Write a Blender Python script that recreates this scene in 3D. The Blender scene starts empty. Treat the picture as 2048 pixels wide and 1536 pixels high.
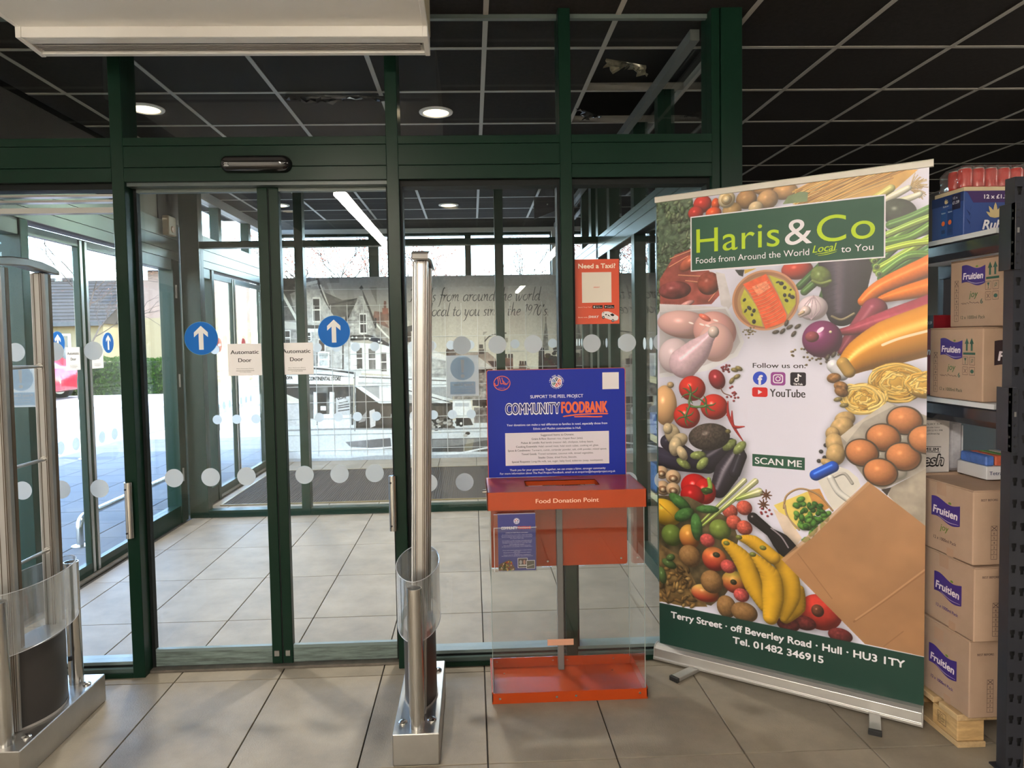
import bpy, bmesh, math, random
import numpy as np
from mathutils import Vector, Matrix

random.seed(7)
RNG = np.random.default_rng(11)
SC = bpy.context.scene
COL = SC.collection

# ------------------------------------------------------------------ camera
cam_d = bpy.data.cameras.new('camera')
cam = bpy.data.objects.new('camera', cam_d)
COL.objects.link(cam)
SC.camera = cam
EYE = 1.5
def cam_axes(yaw, pitch, roll):
    cy, sy, cp, sp = math.cos(yaw), math.sin(yaw), math.cos(pitch), math.sin(pitch)
    f = Vector((sy*cp, cy*cp, sp)); r = Vector((cy, -sy, 0)); u = r.cross(f)
    c, s = math.cos(roll), math.sin(roll)
    return r*c + u*s, u*c - r*s, f
cr_, cu_, cf_ = cam_axes(0.036, -0.0461, -0.0183)
m = Matrix.Identity(4)
for i in range(3):
    m[i][0] = cr_[i]; m[i][1] = cu_[i]; m[i][2] = -cf_[i]
m[2][3] = EYE
cam.matrix_world = m
cam_d.sensor_width = 36.0
cam_d.lens = 1375.0/2048*36
cam_d.shift_x = 29.5/2048
cam_d.shift_y = -24.7/2048
cam_d.clip_start = 0.05
cam_d.clip_end = 400

# ------------------------------------------------------------------ world, sun, exposure
SC.view_settings.view_transform = 'Standard'
SC.view_settings.look = 'None'
SC.view_settings.exposure = 0.65
SC.view_settings.gamma = 1.0
SC.view_settings.use_curve_mapping = False
SC.cycles.transparent_max_bounces = 40
SC.cycles.max_bounces = 10
SC.cycles.diffuse_bounces = 5
SC.cycles.glossy_bounces = 5
SC.cycles.caustics_reflective = False
SC.cycles.caustics_refractive = False
SC.cycles.sample_clamp_indirect = 6.0
W = bpy.data.worlds.new('world'); SC.world = W; W.use_nodes = True
nt = W.node_tree
sky = nt.nodes.new('ShaderNodeTexSky'); sky.sky_type = 'NISHITA'
SUN_EL, SUN_AZ = math.radians(50), math.radians(108)      # azimuth measured from +Y towards +X
sky.sun_disc = False; sky.sun_elevation = SUN_EL; sky.sun_rotation = SUN_AZ
sky.air_density = 1.0; sky.dust_density = 0.6; sky.ozone_density = 1.2
bg = nt.nodes['Background']; bg.inputs['Strength'].default_value = 1.95
nt.links.new(sky.outputs[0], bg.inputs['Color'])
sun_d = bpy.data.lights.new('sun', 'SUN'); sun_d.energy = 7.0; sun_d.angle = math.radians(0.6)
sun_d.color = (1.0, 0.94, 0.84)
sun = bpy.data.objects.new('sun', sun_d); COL.objects.link(sun)
sdir = Vector((math.sin(SUN_AZ)*math.cos(SUN_EL), math.cos(SUN_AZ)*math.cos(SUN_EL), math.sin(SUN_EL)))
sun.rotation_euler = sdir.to_track_quat('Z', 'Y').to_euler()

# store lighting: LED battens under the ceiling (their housings are built further down)
LED_LAMPS = [(-1.07, -2.6, 6.4), (1.2, -4.4, 3.0), (2.75, -1.6, 2.4), (4.1, 2.4, 1.8)]
LED_Z = 2.75
LED_GLOW = 46.0

# ------------------------------------------------------------------ helpers: colour, materials
def lin(c):
    return tuple((x/12.92 if x <= 0.04045 else ((x+0.055)/1.055)**2.4) for x in c)
def rgb(r, g, b):
    return lin((r/255, g/255, b/255))
MATS = {}
def mat(name, col, rough=0.5, metal=0.0, spec=0.5, noise=0.0, scale=8.0, bump=0.0, bscale=60.0, rnd=0.0, emit=None, stretch=None, coat=0.0):
    """principled material; noise mottles the colour, rnd varies it from object to object"""
    if name in MATS: return MATS[name]
    M = bpy.data.materials.new(name); M.use_nodes = True
    t = M.node_tree; b = t.nodes['Principled BSDF']
    b.inputs['Base Color'].default_value = (*col, 1)
    b.inputs['Roughness'].default_value = rough; b.inputs['Metallic'].default_value = metal
    b.inputs['Specular IOR Level'].default_value = spec
    if coat: b.inputs['Coat Weight'].default_value = coat
    if emit:
        b.inputs['Emission Color'].default_value = (*emit[0], 1); b.inputs['Emission Strength'].default_value = emit[1]
    if noise or bump or rnd:
        tc = t.nodes.new('ShaderNodeTexCoord'); mp = t.nodes.new('ShaderNodeMapping')
        t.links.new(tc.outputs['Object'], mp.inputs['Vector'])
        if stretch: mp.inputs['Scale'].default_value = stretch
        src = None
        if noise:
            n = t.nodes.new('ShaderNodeTexNoise'); n.inputs['Scale'].default_value = scale; n.inputs['Detail'].default_value = 6
            n.inputs['Roughness'].default_value = 0.62
            t.links.new(mp.outputs[0], n.inputs['Vector'])
            r = t.nodes.new('ShaderNodeMapRange'); r.inputs['From Min'].default_value = 0.25; r.inputs['From Max'].default_value = 0.75
            r.inputs['To Min'].default_value = 1-noise; r.inputs['To Max'].default_value = 1+noise
            t.links.new(n.outputs['Fac'], r.inputs['Value']); src = r.outputs[0]
        if rnd:
            oi = t.nodes.new('ShaderNodeObjectInfo'); r2 = t.nodes.new('ShaderNodeMapRange')
            r2.inputs['To Min'].default_value = 1-rnd; r2.inputs['To Max'].default_value = 1+rnd
            t.links.new(oi.outputs['Random'], r2.inputs['Value'])
            if src is not None:
                mm = t.nodes.new('ShaderNodeMath'); mm.operation = 'MULTIPLY'
                t.links.new(src, mm.inputs[0]); t.links.new(r2.outputs[0], mm.inputs[1]); src = mm.outputs[0]
            else: src = r2.outputs[0]
            # shift the noise per object as well
            va = t.nodes.new('ShaderNodeVectorMath'); va.operation = 'SCALE'
            cb = t.nodes.new('ShaderNodeCombineXYZ'); t.links.new(oi.outputs['Random'], cb.inputs[0]); t.links.new(oi.outputs['Random'], cb.inputs[1])
            t.links.new(cb.outputs[0], va.inputs[0]); va.inputs['Scale'].default_value = 37.0
            t.links.new(va.outputs[0], mp.inputs['Location'])
        if src is not None:
            vm = t.nodes.new('ShaderNodeVectorMath'); vm.operation = 'SCALE'; vm.inputs[0].default_value = col
            t.links.new(src, vm.inputs['Scale']); t.links.new(vm.outputs[0], b.inputs['Base Color'])
        if bump:
            n2 = t.nodes.new('ShaderNodeTexNoise'); n2.inputs['Scale'].default_value = bscale; n2.inputs['Detail'].default_value = 4
            t.links.new(mp.outputs[0], n2.inputs['Vector'])
            bp = t.nodes.new('ShaderNodeBump'); bp.inputs['Strength'].default_value = bump; bp.inputs['Distance'].default_value = 0.004
            t.links.new(n2.outputs['Fac'], bp.inputs['Height']); t.links.new(bp.outputs[0], b.inputs['Normal'])
    MATS[name] = M
    return M
def ink(r, g, b, rough=0.45):
    return mat('ink_%02x%02x%02x' % (r, g, b), rgb(r, g, b), rough, spec=0.3)
def glass_mat(name, tint=(0.972, 0.985, 0.98), base=0.022, power=5.0, top=0.9, rough=0.0, haze=0.0):
    """clear sheet: transparent, with a mirror reflection that grows towards grazing angles"""
    if name in MATS: return MATS[name]
    M = bpy.data.materials.new(name); M.use_nodes = True
    t = M.node_tree; t.nodes.clear()
    out = t.nodes.new('ShaderNodeOutputMaterial'); mx = t.nodes.new('ShaderNodeMixShader')
    tr = t.nodes.new('ShaderNodeBsdfTransparent'); tr.inputs[0].default_value = (*tint, 1)
    gl = t.nodes.new('ShaderNodeBsdfGlossy'); gl.inputs['Roughness'].default_value = rough
    gl.inputs['Color'].default_value = (1, 1, 1, 1)
    lw = t.nodes.new('ShaderNodeLayerWeight'); lw.inputs['Blend'].default_value = 0.5
    pw = t.nodes.new('ShaderNodeMath'); pw.operation = 'POWER'; pw.inputs[1].default_value = power
    t.links.new(lw.outputs['Facing'], pw.inputs[0])
    ma = t.nodes.new('ShaderNodeMath'); ma.operation = 'MULTIPLY_ADD'; ma.inputs[1].default_value = top; ma.inputs[2].default_value = base
    t.links.new(pw.outputs[0], ma.inputs[0])
    t.links.new(ma.outputs[0], mx.inputs[0]); t.links.new(tr.outputs[0], mx.inputs[1]); t.links.new(gl.outputs[0], mx.inputs[2])
    fin = mx.outputs[0]
    if haze:
        m2 = t.nodes.new('ShaderNodeMixShader'); m2.inputs[0].default_value = haze
        df = t.nodes.new('ShaderNodeBsdfDiffuse'); df.inputs[0].default_value = (0.8, 0.8, 0.8, 1)
        t.links.new(fin, m2.inputs[1]); t.links.new(df.outputs[0], m2.inputs[2]); fin = m2.outputs[0]
    t.links.new(fin, out.inputs[0])
    MATS[name] = M
    return M
def film_mat(name, col, clear=0.15, transl=0.5):
    """frosted film: part see-through, part scattering to both sides"""
    if name in MATS: return MATS[name]
    M = bpy.data.materials.new(name); M.use_nodes = True
    t = M.node_tree; t.nodes.clear()
    out = t.nodes.new('ShaderNodeOutputMaterial')
    tr = t.nodes.new('ShaderNodeBsdfTransparent'); df = t.nodes.new('ShaderNodeBsdfDiffuse'); tl = t.nodes.new('ShaderNodeBsdfTranslucent')
    df.inputs[0].default_value = (*col, 1); tl.inputs[0].default_value = (*col, 1)
    a = t.nodes.new('ShaderNodeMixShader'); a.inputs[0].default_value = transl
    t.links.new(df.outputs[0], a.inputs[1]); t.links.new(tl.outputs[0], a.inputs[2])
    b = t.nodes.new('ShaderNodeMixShader'); b.inputs[0].default_value = clear
    t.links.new(a.outputs[0], b.inputs[1]); t.links.new(tr.outputs[0], b.inputs[2]); t.links.new(b.outputs[0], out.inputs[0])
    MATS[name] = M
    return M
def image_mat(name, arr, rough=0.45, spec=0.4):
    """arr: H x W x 3 in display values, row 0 at the top; painted in this script"""
    h, w = arr.shape[:2]
    im = bpy.data.images.new(name, w, h, alpha=False)
    px = np.ones((h, w, 4), np.float32); px[:, :, :3] = np.clip(arr[::-1], 0, 1)
    im.pixels.foreach_set(px.ravel()); im.update(); im.pack()
    M = bpy.data.materials.new(name); M.use_nodes = True
    t = M.node_tree; b = t.nodes['Principled BSDF']
    b.inputs['Roughness'].default_value = rough; b.inputs['Specular IOR Level'].default_value = spec
    ti = t.nodes.new('ShaderNodeTexImage'); ti.image = im; ti.extension = 'EXTEND'
    t.links.new(ti.outputs[0], b.inputs['Base Color'])
    MATS[name] = M
    return M

# ------------------------------------------------------------------ helpers: objects
def tag(o, label=None, cat=None, group=None, kind=None):
    if label: o['label'] = label
    if cat: o['category'] = cat
    if group: o['group'] = group
    if kind: o['kind'] = kind
    return o
def thing(name, loc, label, cat, group=None, rz=0.0, kind=None):
    o = bpy.data.objects.new(name, None); COL.objects.link(o)
    o.location = loc; o.rotation_euler = (0, 0, rz); o.empty_display_size = 0.05
    return tag(o, label, cat, group, kind)
def struct(name, loc=(0, 0, 0)):
    o = bpy.data.objects.new(name, None); COL.objects.link(o); o.location = loc; o['kind'] = 'structure'
    return o
def world_off(p):
    """translation of a chain of parents (parents without rotation)"""
    v = Vector((0, 0, 0))
    while p is not None: v += p.location; p = p.parent
    return v
def link(name, me, material, parent=None, local=False):
    o = bpy.data.objects.new(name, me); COL.objects.link(o)
    if material is not None and not me.materials: me.materials.append(material)
    if parent is not None:
        o.parent = parent
        if not local: o.location = -world_off(parent)
    return o
class MB:
    """collects simple solids and links them as one mesh object, in world coordinates unless local=True"""
    def __init__(s): s.v = []; s.f = []
    def add(s, vs, fs):
        n = len(s.v); s.v.extend([tuple(p) for p in vs]); s.f.extend([tuple(i+n for i in f) for f in fs]); return s
    def box(s, x0, x1, y0, y1, z0, z1):
        vs = [(x, y, z) for z in (z0, z1) for y in (y0, y1) for x in (x0, x1)]
        return s.add(vs, [(0, 2, 3, 1), (4, 5, 7, 6), (0, 1, 5, 4), (2, 6, 7, 3), (0, 4, 6, 2), (1, 3, 7, 5)])
    def obox(s, c, ax, ay, az, hx, hy, hz):
        c, ax, ay, az = Vector(c), Vector(ax).normalized(), Vector(ay).normalized(), Vector(az).normalized()
        vs = [c + ax*hx*i + ay*hy*j + az*hz*k for k in (-1, 1) for j in (-1, 1) for i in (-1, 1)]
        return s.add(vs, [(0, 2, 3, 1), (4, 5, 7, 6), (0, 1, 5, 4), (2, 6, 7, 3), (0, 4, 6, 2), (1, 3, 7, 5)])
    def prism(s, poly, axis, a, b):
        """poly: list of 2-D points; extruded from a to b along axis 'x','y','z'"""
        def P(p, q):
            return {'x': (q, p[0], p[1]), 'y': (p[0], q, p[1]), 'z': (p[0], p[1], q)}[axis]
        n = len(poly)
        vs = [P(p, a) for p in poly] + [P(p, b) for p in poly]
        fs = [tuple(range(n))[::-1], tuple(range(n, 2*n))] + [(i, (i+1) % n, n+(i+1) % n, n+i) for i in range(n)]
        return s.add(vs, fs)
    def cyl(s, p0, p1, r0, r1=None, n=16, caps=True):
        r1 = r0 if r1 is None else r1
        p0, p1 = Vector(p0), Vector(p1); d = (p1-p0).normalized()
        a = d.orthogonal().normalized(); b = d.cross(a)
        vs = []
        for p, r in ((p0, r0), (p1, r1)):
            vs += [p + (a*math.cos(2*math.pi*i/n) + b*math.sin(2*math.pi*i/n))*r for i in range(n)]
        fs = [(i, (i+1) % n, n+(i+1) % n, n+i) for i in range(n)]
        if caps: fs += [tuple(range(n))[::-1], tuple(range(n, 2*n))]
        return s.add(vs, fs)
    def tube(s, pts, r, n=10, caps=True):
        pts = [Vector(p) for p in pts]; rs = r if isinstance(r, (list, tuple)) else [r]*len(pts)
        vs = []; a = None
        for i, p in enumerate(pts):
            d = (pts[min(i+1, len(pts)-1)] - pts[max(i-1, 0)]).normalized()
            if a is None: a = d.orthogonal().normalized()
            a = (a - d*a.dot(d)).normalized(); b = d.cross(a)
            vs += [p + (a*math.cos(2*math.pi*k/n) + b*math.sin(2*math.pi*k/n))*rs[i] for k in range(n)]
        fs = []
        for i in range(len(pts)-1):
            fs += [(i*n+k, i*n+(k+1) % n, (i+1)*n+(k+1) % n, (i+1)*n+k) for k in range(n)]
        if caps: fs += [tuple(range(n))[::-1], tuple(range((len(pts)-1)*n, len(pts)*n))]
        return s.add(vs, fs)
    def lathe(s, c, prof, n=20):
        """prof: (radius, z) list, round the vertical axis at c"""
        vs = [(c[0]+r*math.cos(2*math.pi*k/n), c[1]+r*math.sin(2*math.pi*k/n), c[2]+z) for r, z in prof for k in range(n)]
        fs = [(i*n+k, i*n+(k+1) % n, (i+1)*n+(k+1) % n, (i+1)*n+k) for i in range(len(prof)-1) for k in range(n)]
        fs += [tuple(range(n))[::-1], tuple(range((len(prof)-1)*n, len(prof)*n))]
        return s.add(vs, fs)
    def mesh(s, name, bevel=0.0, smooth=False, seg=1):
        me = bpy.data.meshes.new(name); me.from_pydata([tuple(p) for p in s.v], [], s.f); me.validate()
        bm = bmesh.new(); bm.from_mesh(me)
        bmesh.ops.recalc_face_normals(bm, faces=bm.faces)
        if bevel:
            es = [e for e in bm.edges if len(e.link_faces) == 2 and e.calc_face_angle(0) > 0.6]
            bmesh.ops.bevel(bm, geom=es, offset=bevel, segments=seg, profile=0.5, affect='EDGES', clamp_overlap=True)
        if smooth:
            for f in bm.faces: f.smooth = True
            for e in bm.edges:
                if len(e.link_faces) == 2 and e.calc_face_angle(0) > 0.6: e.smooth = False
        bm.to_mesh(me); bm.free(); me.update()
        return me
    def build(s, name, material, parent=None, bevel=0.0, smooth=False, local=False, seg=1):
        return link(name, s.mesh(name, bevel, smooth, seg), material, parent, local)
def dup(root, off, label=None, group=None):
    """copy of a thing with its parts and sub-parts, shifted by off"""
    r = root.copy(); COL.objects.link(r); r.location = root.location + Vector(off)
    if label: r['label'] = label
    if group: r['group'] = group
    for ch in list(root.children):
        c = ch.copy(); COL.objects.link(c); c.parent = r
        for g in list(ch.children):
            d = g.copy(); COL.objects.link(d); d.parent = c
    return r

# ------------------------------------------------------------------ helpers: flat print (text and shapes lying on a surface)
_TXT = {}
def glyphs(body, shear=0.0, offset=0.0, space=1.0):
    k = (body, shear, offset, space)
    if k in _TXT: return _TXT[k]
    cu = bpy.data.curves.new('lettering', 'FONT'); cu.body = body; cu.size = 1.0; cu.shear = shear; cu.offset = offset
    cu.space_character = space; cu.resolution_u = 6; cu.fill_mode = 'FRONT'
    o = bpy.data.objects.new('lettering', cu)
    COL.objects.link(o)
    dg = bpy.context.evaluated_depsgraph_get(); me = bpy.data.meshes.new_from_object(o.evaluated_get(dg))
    vs = np.array([v.co[:2] for v in me.vertices]) if len(me.vertices) else np.zeros((1, 2))
    fs = [tuple(p.vertices) for p in me.polygons]
    bpy.data.objects.remove(o); bpy.data.curves.remove(cu); bpy.data.meshes.remove(me)
    _TXT[k] = (vs, fs)
    return _TXT[k]
class Flat:
    """flat print on a plane: origin O, axes eu, ev (metres), normal n; layers stacked 0.5 mm apart"""
    STEP = 0.0005
    def __init__(s, O, eu, ev, lift=0.0006, warp=None):
        s.O, s.eu, s.ev = Vector(O), Vector(eu).normalized(), Vector(ev).normalized()
        s.n = s.eu.cross(s.ev).normalized(); s.lift = lift; s.parts = {}; s.warp = warp
    def put(s, uv, faces, material, layer=0, name='print'):
        us, vs_ = [p[0] for p in uv], [p[1] for p in uv]
        big = name == 'print' and (max(us)-min(us))*(max(vs_)-min(vs_)) > 2.5e-4
        key = (len(s.parts), 'shape') if big else (material.name, name)
        mb = s.parts.setdefault(key, (material, MB()))[1]
        h = s.lift + layer*s.STEP
        pts = []
        for u, v in uv:
            if s.warp: u, v = s.warp(u, v)
            pts.append(s.O + s.eu*u + s.ev*v + s.n*h)
        mb.add(pts, faces)
        return s
    def poly(s, uv, material, layer=0): return s.put(uv, [tuple(range(len(uv)))], material, layer)
    def rect(s, u0, v0, u1, v1, material, layer=0): return s.poly([(u0, v0), (u1, v0), (u1, v1), (u0, v1)], material, layer)
    def disc(s, u, v, r, material, layer=0, n=28, ry=None):
        ry = ry or r
        return s.poly([(u+r*math.cos(2*math.pi*i/n), v+ry*math.sin(2*math.pi*i/n)) for i in range(n)], material, layer)
    def ring(s, u, v, r, w, material, layer=0, n=32, ry=None):
        ry = ry or r
        pts = [(u+(r-k*w)*math.cos(2*math.pi*i/n), v+(ry-k*w)*math.sin(2*math.pi*i/n)) for k in (0, 1) for i in range(n)]
        return s.put(pts, [(i, (i+1) % n, n+(i+1) % n, n+i) for i in range(n)], material, layer)
    def line(s, pts, w, material, layer=0):
        """flat stroke; w one width or one per point"""
        ws = list(np.interp(np.linspace(0, 1, len(pts)), np.linspace(0, 1, len(w)), w)) if isinstance(w, (list, tuple)) else [w]*len(pts)
        P = [Vector((p[0], p[1])) for p in pts]; out = []
        for i, p in enumerate(P):
            d = P[min(i+1, len(P)-1)] - P[max(i-1, 0)]
            d = d.normalized() if d.length else Vector((1, 0)); q = Vector((-d.y, d.x))*ws[i]/2
            out += [tuple(p+q), tuple(p-q)]
        return s.put(out, [(2*i, 2*i+1, 2*i+3, 2*i+2) for i in range(len(P)-1)], material, layer)
    def text(s, body, u, v, w, h, material, layer=0, align='l', shear=0.0, offset=0.0, space=1.0, rot=0.0, mirror=False, maxw=None):
        """w: width to fill (None keeps the letter shape), h: capital height; (u, v): left (or centre/right) end of the baseline"""
        vs, fs = glyphs(body, shear, 0.0, space)
        x0, x1 = vs[:, 0].min(), vs[:, 0].max(); sy = h/0.729; r = offset*sy        # offset: extra boldness, made by stamping shifted copies
        sx = ((w-2*r)/max(x1-x0, 1e-6)) if w else sy
        X = (vs[:, 0]-x0)*sx+r; Y = vs[:, 1]*sy; wid = (x1-x0)*sx+2*r
        X = X - {'l': 0, 'c': wid/2, 'r': wid}[align]
        if mirror: X = -X
        c, sn = math.cos(rot), math.sin(rot)
        sh = [(0, 0)] if not r else [(-r, 0), (r, 0)] if offset < 0.025 else [(0, 0)]+[(r*math.cos(k*math.pi/4), r*math.sin(k*math.pi/4)) for k in range(8)]
        for k, (dx, dy) in enumerate(sh):
            s.put([(u + (a+dx)*c - (b+dy)*sn, v + (a+dx)*sn + (b+dy)*c) for a, b in zip(X, Y)], fs, material, layer+0.03*k, 'lettering')
        return s
    def build(s, parent, name='lettering', local=False):
        out = []
        for k, (m_, mb) in s.parts.items():
            me = bpy.data.meshes.new(name); me.from_pydata([tuple(p) for p in mb.v], [], mb.f); me.update()
            nm = name if k[1] == 'shape' else ('lettering' if k[1] == 'lettering' else name if name != 'lettering' else 'print')
            o = link(nm if not (k[1] == 'shape' and name == 'lettering') else 'printed_shape', me, m_, parent, local)
            if k[1] != 'shape': o['kind'] = 'stuff'
            out.append(o)
        return out
def spline(pts, n=8):
    """Catmull-Rom through the points"""
    P = [np.array(p, float) for p in pts]; out = []
    for i in range(len(P)-1):
        p0, p1, p2, p3 = P[max(i-1, 0)], P[i], P[i+1], P[min(i+2, len(P)-1)]
        for k in range(n):
            t = k/n
            out.append(tuple(0.5*((2*p1)+(p2-p0)*t+(2*p0-5*p1+4*p2-p3)*t*t+(3*p1-p0-3*p2+p3)*t**3)))
    out.append(tuple(P[-1]))
    return out
def textured_quad(name, corners, material, parent, local=False, thick=0.0):
    """corners: bottom-left, bottom-right, top-right, top-left; uv 0..1; thick: depth behind the face"""
    c = [Vector(p) for p in corners]; nrm = (c[1]-c[0]).cross(c[3]-c[0]).normalized()
    vs = [tuple(p) for p in c]; fs = [(0, 1, 2, 3)]
    if thick:
        vs += [tuple(p - nrm*thick) for p in c]; fs += [(7, 6, 5, 4), (0, 4, 5, 1), (1, 5, 6, 2), (2, 6, 7, 3), (3, 7, 4, 0)]
    me = bpy.data.meshes.new(name); me.from_pydata(vs, [], fs)
    uv = me.uv_layers.new(name='UVMap'); w = {0: (0, 0), 1: (1, 0), 2: (1, 1), 3: (0, 1)}
    for p in me.polygons:
        for li in p.loop_indices: uv.data[li].uv = w[me.loops[li].vertex_index % 4]
    me.update()
    return link(name, me, material, parent, local)

# ------------------------------------------------------------------ helpers: painting flat print
class Canvas:
    """a painted picture of w x h metres; (0, 0) is the lower left corner"""
    def __init__(s, w, h, ppm, col=(255, 255, 255)):
        s.w, s.h, s.k = w, h, ppm; s.W, s.H = int(w*ppm), int(h*ppm)
        s.a = np.empty((s.H, s.W, 3), np.float32); s.a[:] = np.array(col)/255
    def win(s, x0, x1, y0, y1):
        i0, i1 = max(0, int(x0*s.k)-1), min(s.W, int(x1*s.k)+2); j0, j1 = max(0, int((s.h-y1)*s.k)-1), min(s.H, int((s.h-y0)*s.k)+2)
        if i1 <= i0 or j1 <= j0: return None
        X, Y = np.meshgrid((np.arange(i0, i1)+.5)/s.k, s.h-(np.arange(j0, j1)+.5)/s.k)
        return (slice(j0, j1), slice(i0, i1)), X, Y
    def blend(s, sl, al, col):
        al = np.clip(al, 0, 1)[..., None]; s.a[sl] = s.a[sl]*(1-al) + np.asarray(col, np.float32)*al
    def noise(s, X, Y, f, seed=0, oct=3):
        o = np.zeros_like(X); a = 1.0; tot = 0
        for k in range(oct):
            r = np.random.default_rng(seed*7+k).random((64, 64)); x, y = X*f, Y*f
            i, j = np.floor(x).astype(int), np.floor(y).astype(int); u, v = x-i, y-j
            u, v = u*u*(3-2*u), v*v*(3-2*v)
            g = lambda di, dj: r[(i+di) % 64, (j+dj) % 64]
            o += a*((g(0, 0)*(1-u)+g(1, 0)*u)*(1-v)+(g(0, 1)*(1-u)+g(1, 1)*u)*v); tot += a; a *= .5; f *= 2
        return o/tot
    def shade(s, col, nx, ny, nz, amb=.45, spec=.25, sh=24):
        L = np.array([-.38, .5, .78]); L /= np.linalg.norm(L)
        d = np.clip(nx*L[0]+ny*L[1]+nz*L[2], 0, 1); sp = np.clip(2*d*nz-L[2], 0, 1)**sh*spec
        return np.clip(np.asarray(col)/255*(amb+(1-amb)*1.15*d)[..., None] + sp[..., None], 0, 1)
    def shadow(s, x, y, rx, ry, a=.4, ang=0):
        r = max(rx, ry)*2; q = s.win(x-r, x+r, y-r, y+r)
        if q is None: return
        sl, X, Y = q; c, sn = math.cos(ang), math.sin(ang); u, v = ((X-x)*c+(Y-y)*sn)/rx, (-(X-x)*sn+(Y-y)*c)/ry
        s.a[sl] *= (1-a*np.exp(-(u*u+v*v)**1.5))[..., None]
    def ell(s, x, y, rx, ry, col, ang=0, amb=.45, spec=.25, sh=24, tex=0, tf=60, flat=False, drop=.35, soft=1.0, pinch=0, seed=1, col2=None):
        """shaded ellipsoid; ang degrees; tex mottles; pinch makes it egg shaped; col2 fades in from the top"""
        an = math.radians(ang)
        if drop: s.shadow(x+rx*.12, y-ry*.2, rx*1.12, ry*1.12, drop, an)
        r = max(rx, ry)*1.25; q = s.win(x-r, x+r, y-r, y+r)
        if q is None: return
        sl, X, Y = q; c, sn = math.cos(an), math.sin(an); u, v = ((X-x)*c+(Y-y)*sn)/rx, (-(X-x)*sn+(Y-y)*c)/ry
        if pinch: v = v*(1+pinch*u)
        rr = np.sqrt(u*u+v*v); al = np.clip((1-rr)*min(rx, ry)*s.k/soft+.5, 0, 1)
        C = np.asarray(col, float)
        if flat: cc = np.broadcast_to(C/255, X.shape+(3,))
        else:
            nz = np.sqrt(np.clip(1-rr*rr, 0.0, 1)); nx, ny = u*c-v*sn, u*sn+v*c
            cc = s.shade(C, nx, ny, nz, amb, spec, sh)
            if col2 is not None:
                t = np.clip(.5+v*.7, 0, 1)[..., None]; cc = cc*(1-t) + s.shade(np.asarray(col2, float), nx, ny, nz, amb, spec, sh)*t
        if tex: cc = cc*(1+tex*(s.noise(X, Y, tf, seed)-.5)*2)[..., None]
        s.blend(sl, al, cc)
    def stroke(s, pts, w, col, amb=.45, spec=.2, sh=20, flat=False, drop=0, tex=0, tf=80, seed=2, stripes=0, col2=None):
        """rounded stroke; w one diameter or one per point; stripes: lengthwise streaks; col2: colour at the far end"""
        P = np.array(spline(pts, 6) if len(pts) > 2 else pts, float); n = len(P)
        ws = np.interp(np.linspace(0, 1, n), np.linspace(0, 1, len(w)), w) if isinstance(w, (list, tuple)) else np.full(n, w)
        if drop:
            for i in range(0, n, 3): s.shadow(P[i, 0]+ws[i]*.1, P[i, 1]-ws[i]*.2, ws[i]*.65, ws[i]*.65, drop*.35)
        m_ = ws.max(); q = s.win(P[:, 0].min()-m_, P[:, 0].max()+m_, P[:, 1].min()-m_, P[:, 1].max()+m_)
        if q is None: return
        sl, X, Y = q
        best = np.full(X.shape, 9.0); off = np.zeros(X.shape); nx = np.zeros(X.shape); ny = np.zeros(X.shape); tt = np.zeros(X.shape); wid = np.full(X.shape, 1e-4)
        for i in range(n-1):
            a, b = P[i], P[i+1]; d = b-a; L2 = d@d+1e-12; t = np.clip(((X-a[0])*d[0]+(Y-a[1])*d[1])/L2, 0, 1)
            px_, py_ = X-(a[0]+d[0]*t), Y-(a[1]+d[1]*t); w_ = (ws[i]*(1-t)+ws[i+1]*t)/2+1e-6
            dist = np.hypot(px_, py_)/w_; k = dist < best
            best[k] = dist[k]; nx[k] = (px_/w_)[k]; ny[k] = (py_/w_)[k]; wid[k] = w_[k]; tt[k] = ((i+t)/(n-1))[k]
            side = (px_*-d[1]+py_*d[0])/math.sqrt(L2)/w_; off[k] = side[k]
        al = np.clip((1-best)*wid*s.k+.5, 0, 1)
        C = np.asarray(col, float)
        if flat: cc = np.broadcast_to(C/255, X.shape+(3,)).copy()
        else:
            nz = np.sqrt(np.clip(1-nx*nx-ny*ny, 0, 1)); cc = s.shade(C, nx, ny, nz, amb, spec, sh)
            if col2 is not None:
                cc = cc*(1-tt[..., None]) + s.shade(np.asarray(col2, float), nx, ny, nz, amb, spec, sh)*tt[..., None]
        if stripes: cc = cc*(1+.16*np.sin(off*stripes))[..., None]
        if tex: cc = cc*(1+tex*(s.noise(X, Y, tf, seed)-.5)*2)[..., None]
        s.blend(sl, al, cc)
    def poly(s, pts, col, tex=0, tf=30, seed=3, al=1.0, grad=None, blur=0.0):
        """filled polygon; grad: (x, y, amount) brightness change across it in display units per metre"""
        P = np.array(pts, float); q = s.win(P[:, 0].min(), P[:, 0].max(), P[:, 1].min(), P[:, 1].max())
        if q is None: return
        sl, X, Y = q; cov = np.zeros(X.shape); e = .25/s.k
        for dx, dy in ((-e, -e), (e, -e), (-e, e), (e, e)):
            x, y = X+dx, Y+dy; ins = np.zeros(X.shape, bool); j = len(P)-1
            for i in range(len(P)):
                (xi, yi), (xj, yj) = P[i], P[j]
                if yi != yj: ins ^= ((yi > y) != (yj > y)) & (x < (xj-xi)*(y-yi)/(yj-yi)+xi)
                j = i
            cov += ins*.25
        cc = np.broadcast_to(np.asarray(col, float)/255, X.shape+(3,)).copy()
        if grad is not None: cc = cc*(1+(X-X.mean())*grad[0]+(Y-Y.mean())*grad[1])[..., None]
        if tex: cc = cc*(1+tex*(s.noise(X, Y, tf, seed)-.5)*2)[..., None]
        s.blend(sl, cov*al, cc)
    def rect(s, x0, y0, x1, y1, col, **k): s.poly([(x0, y0), (x1, y0), (x1, y1), (x0, y1)], col, **k)

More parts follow.
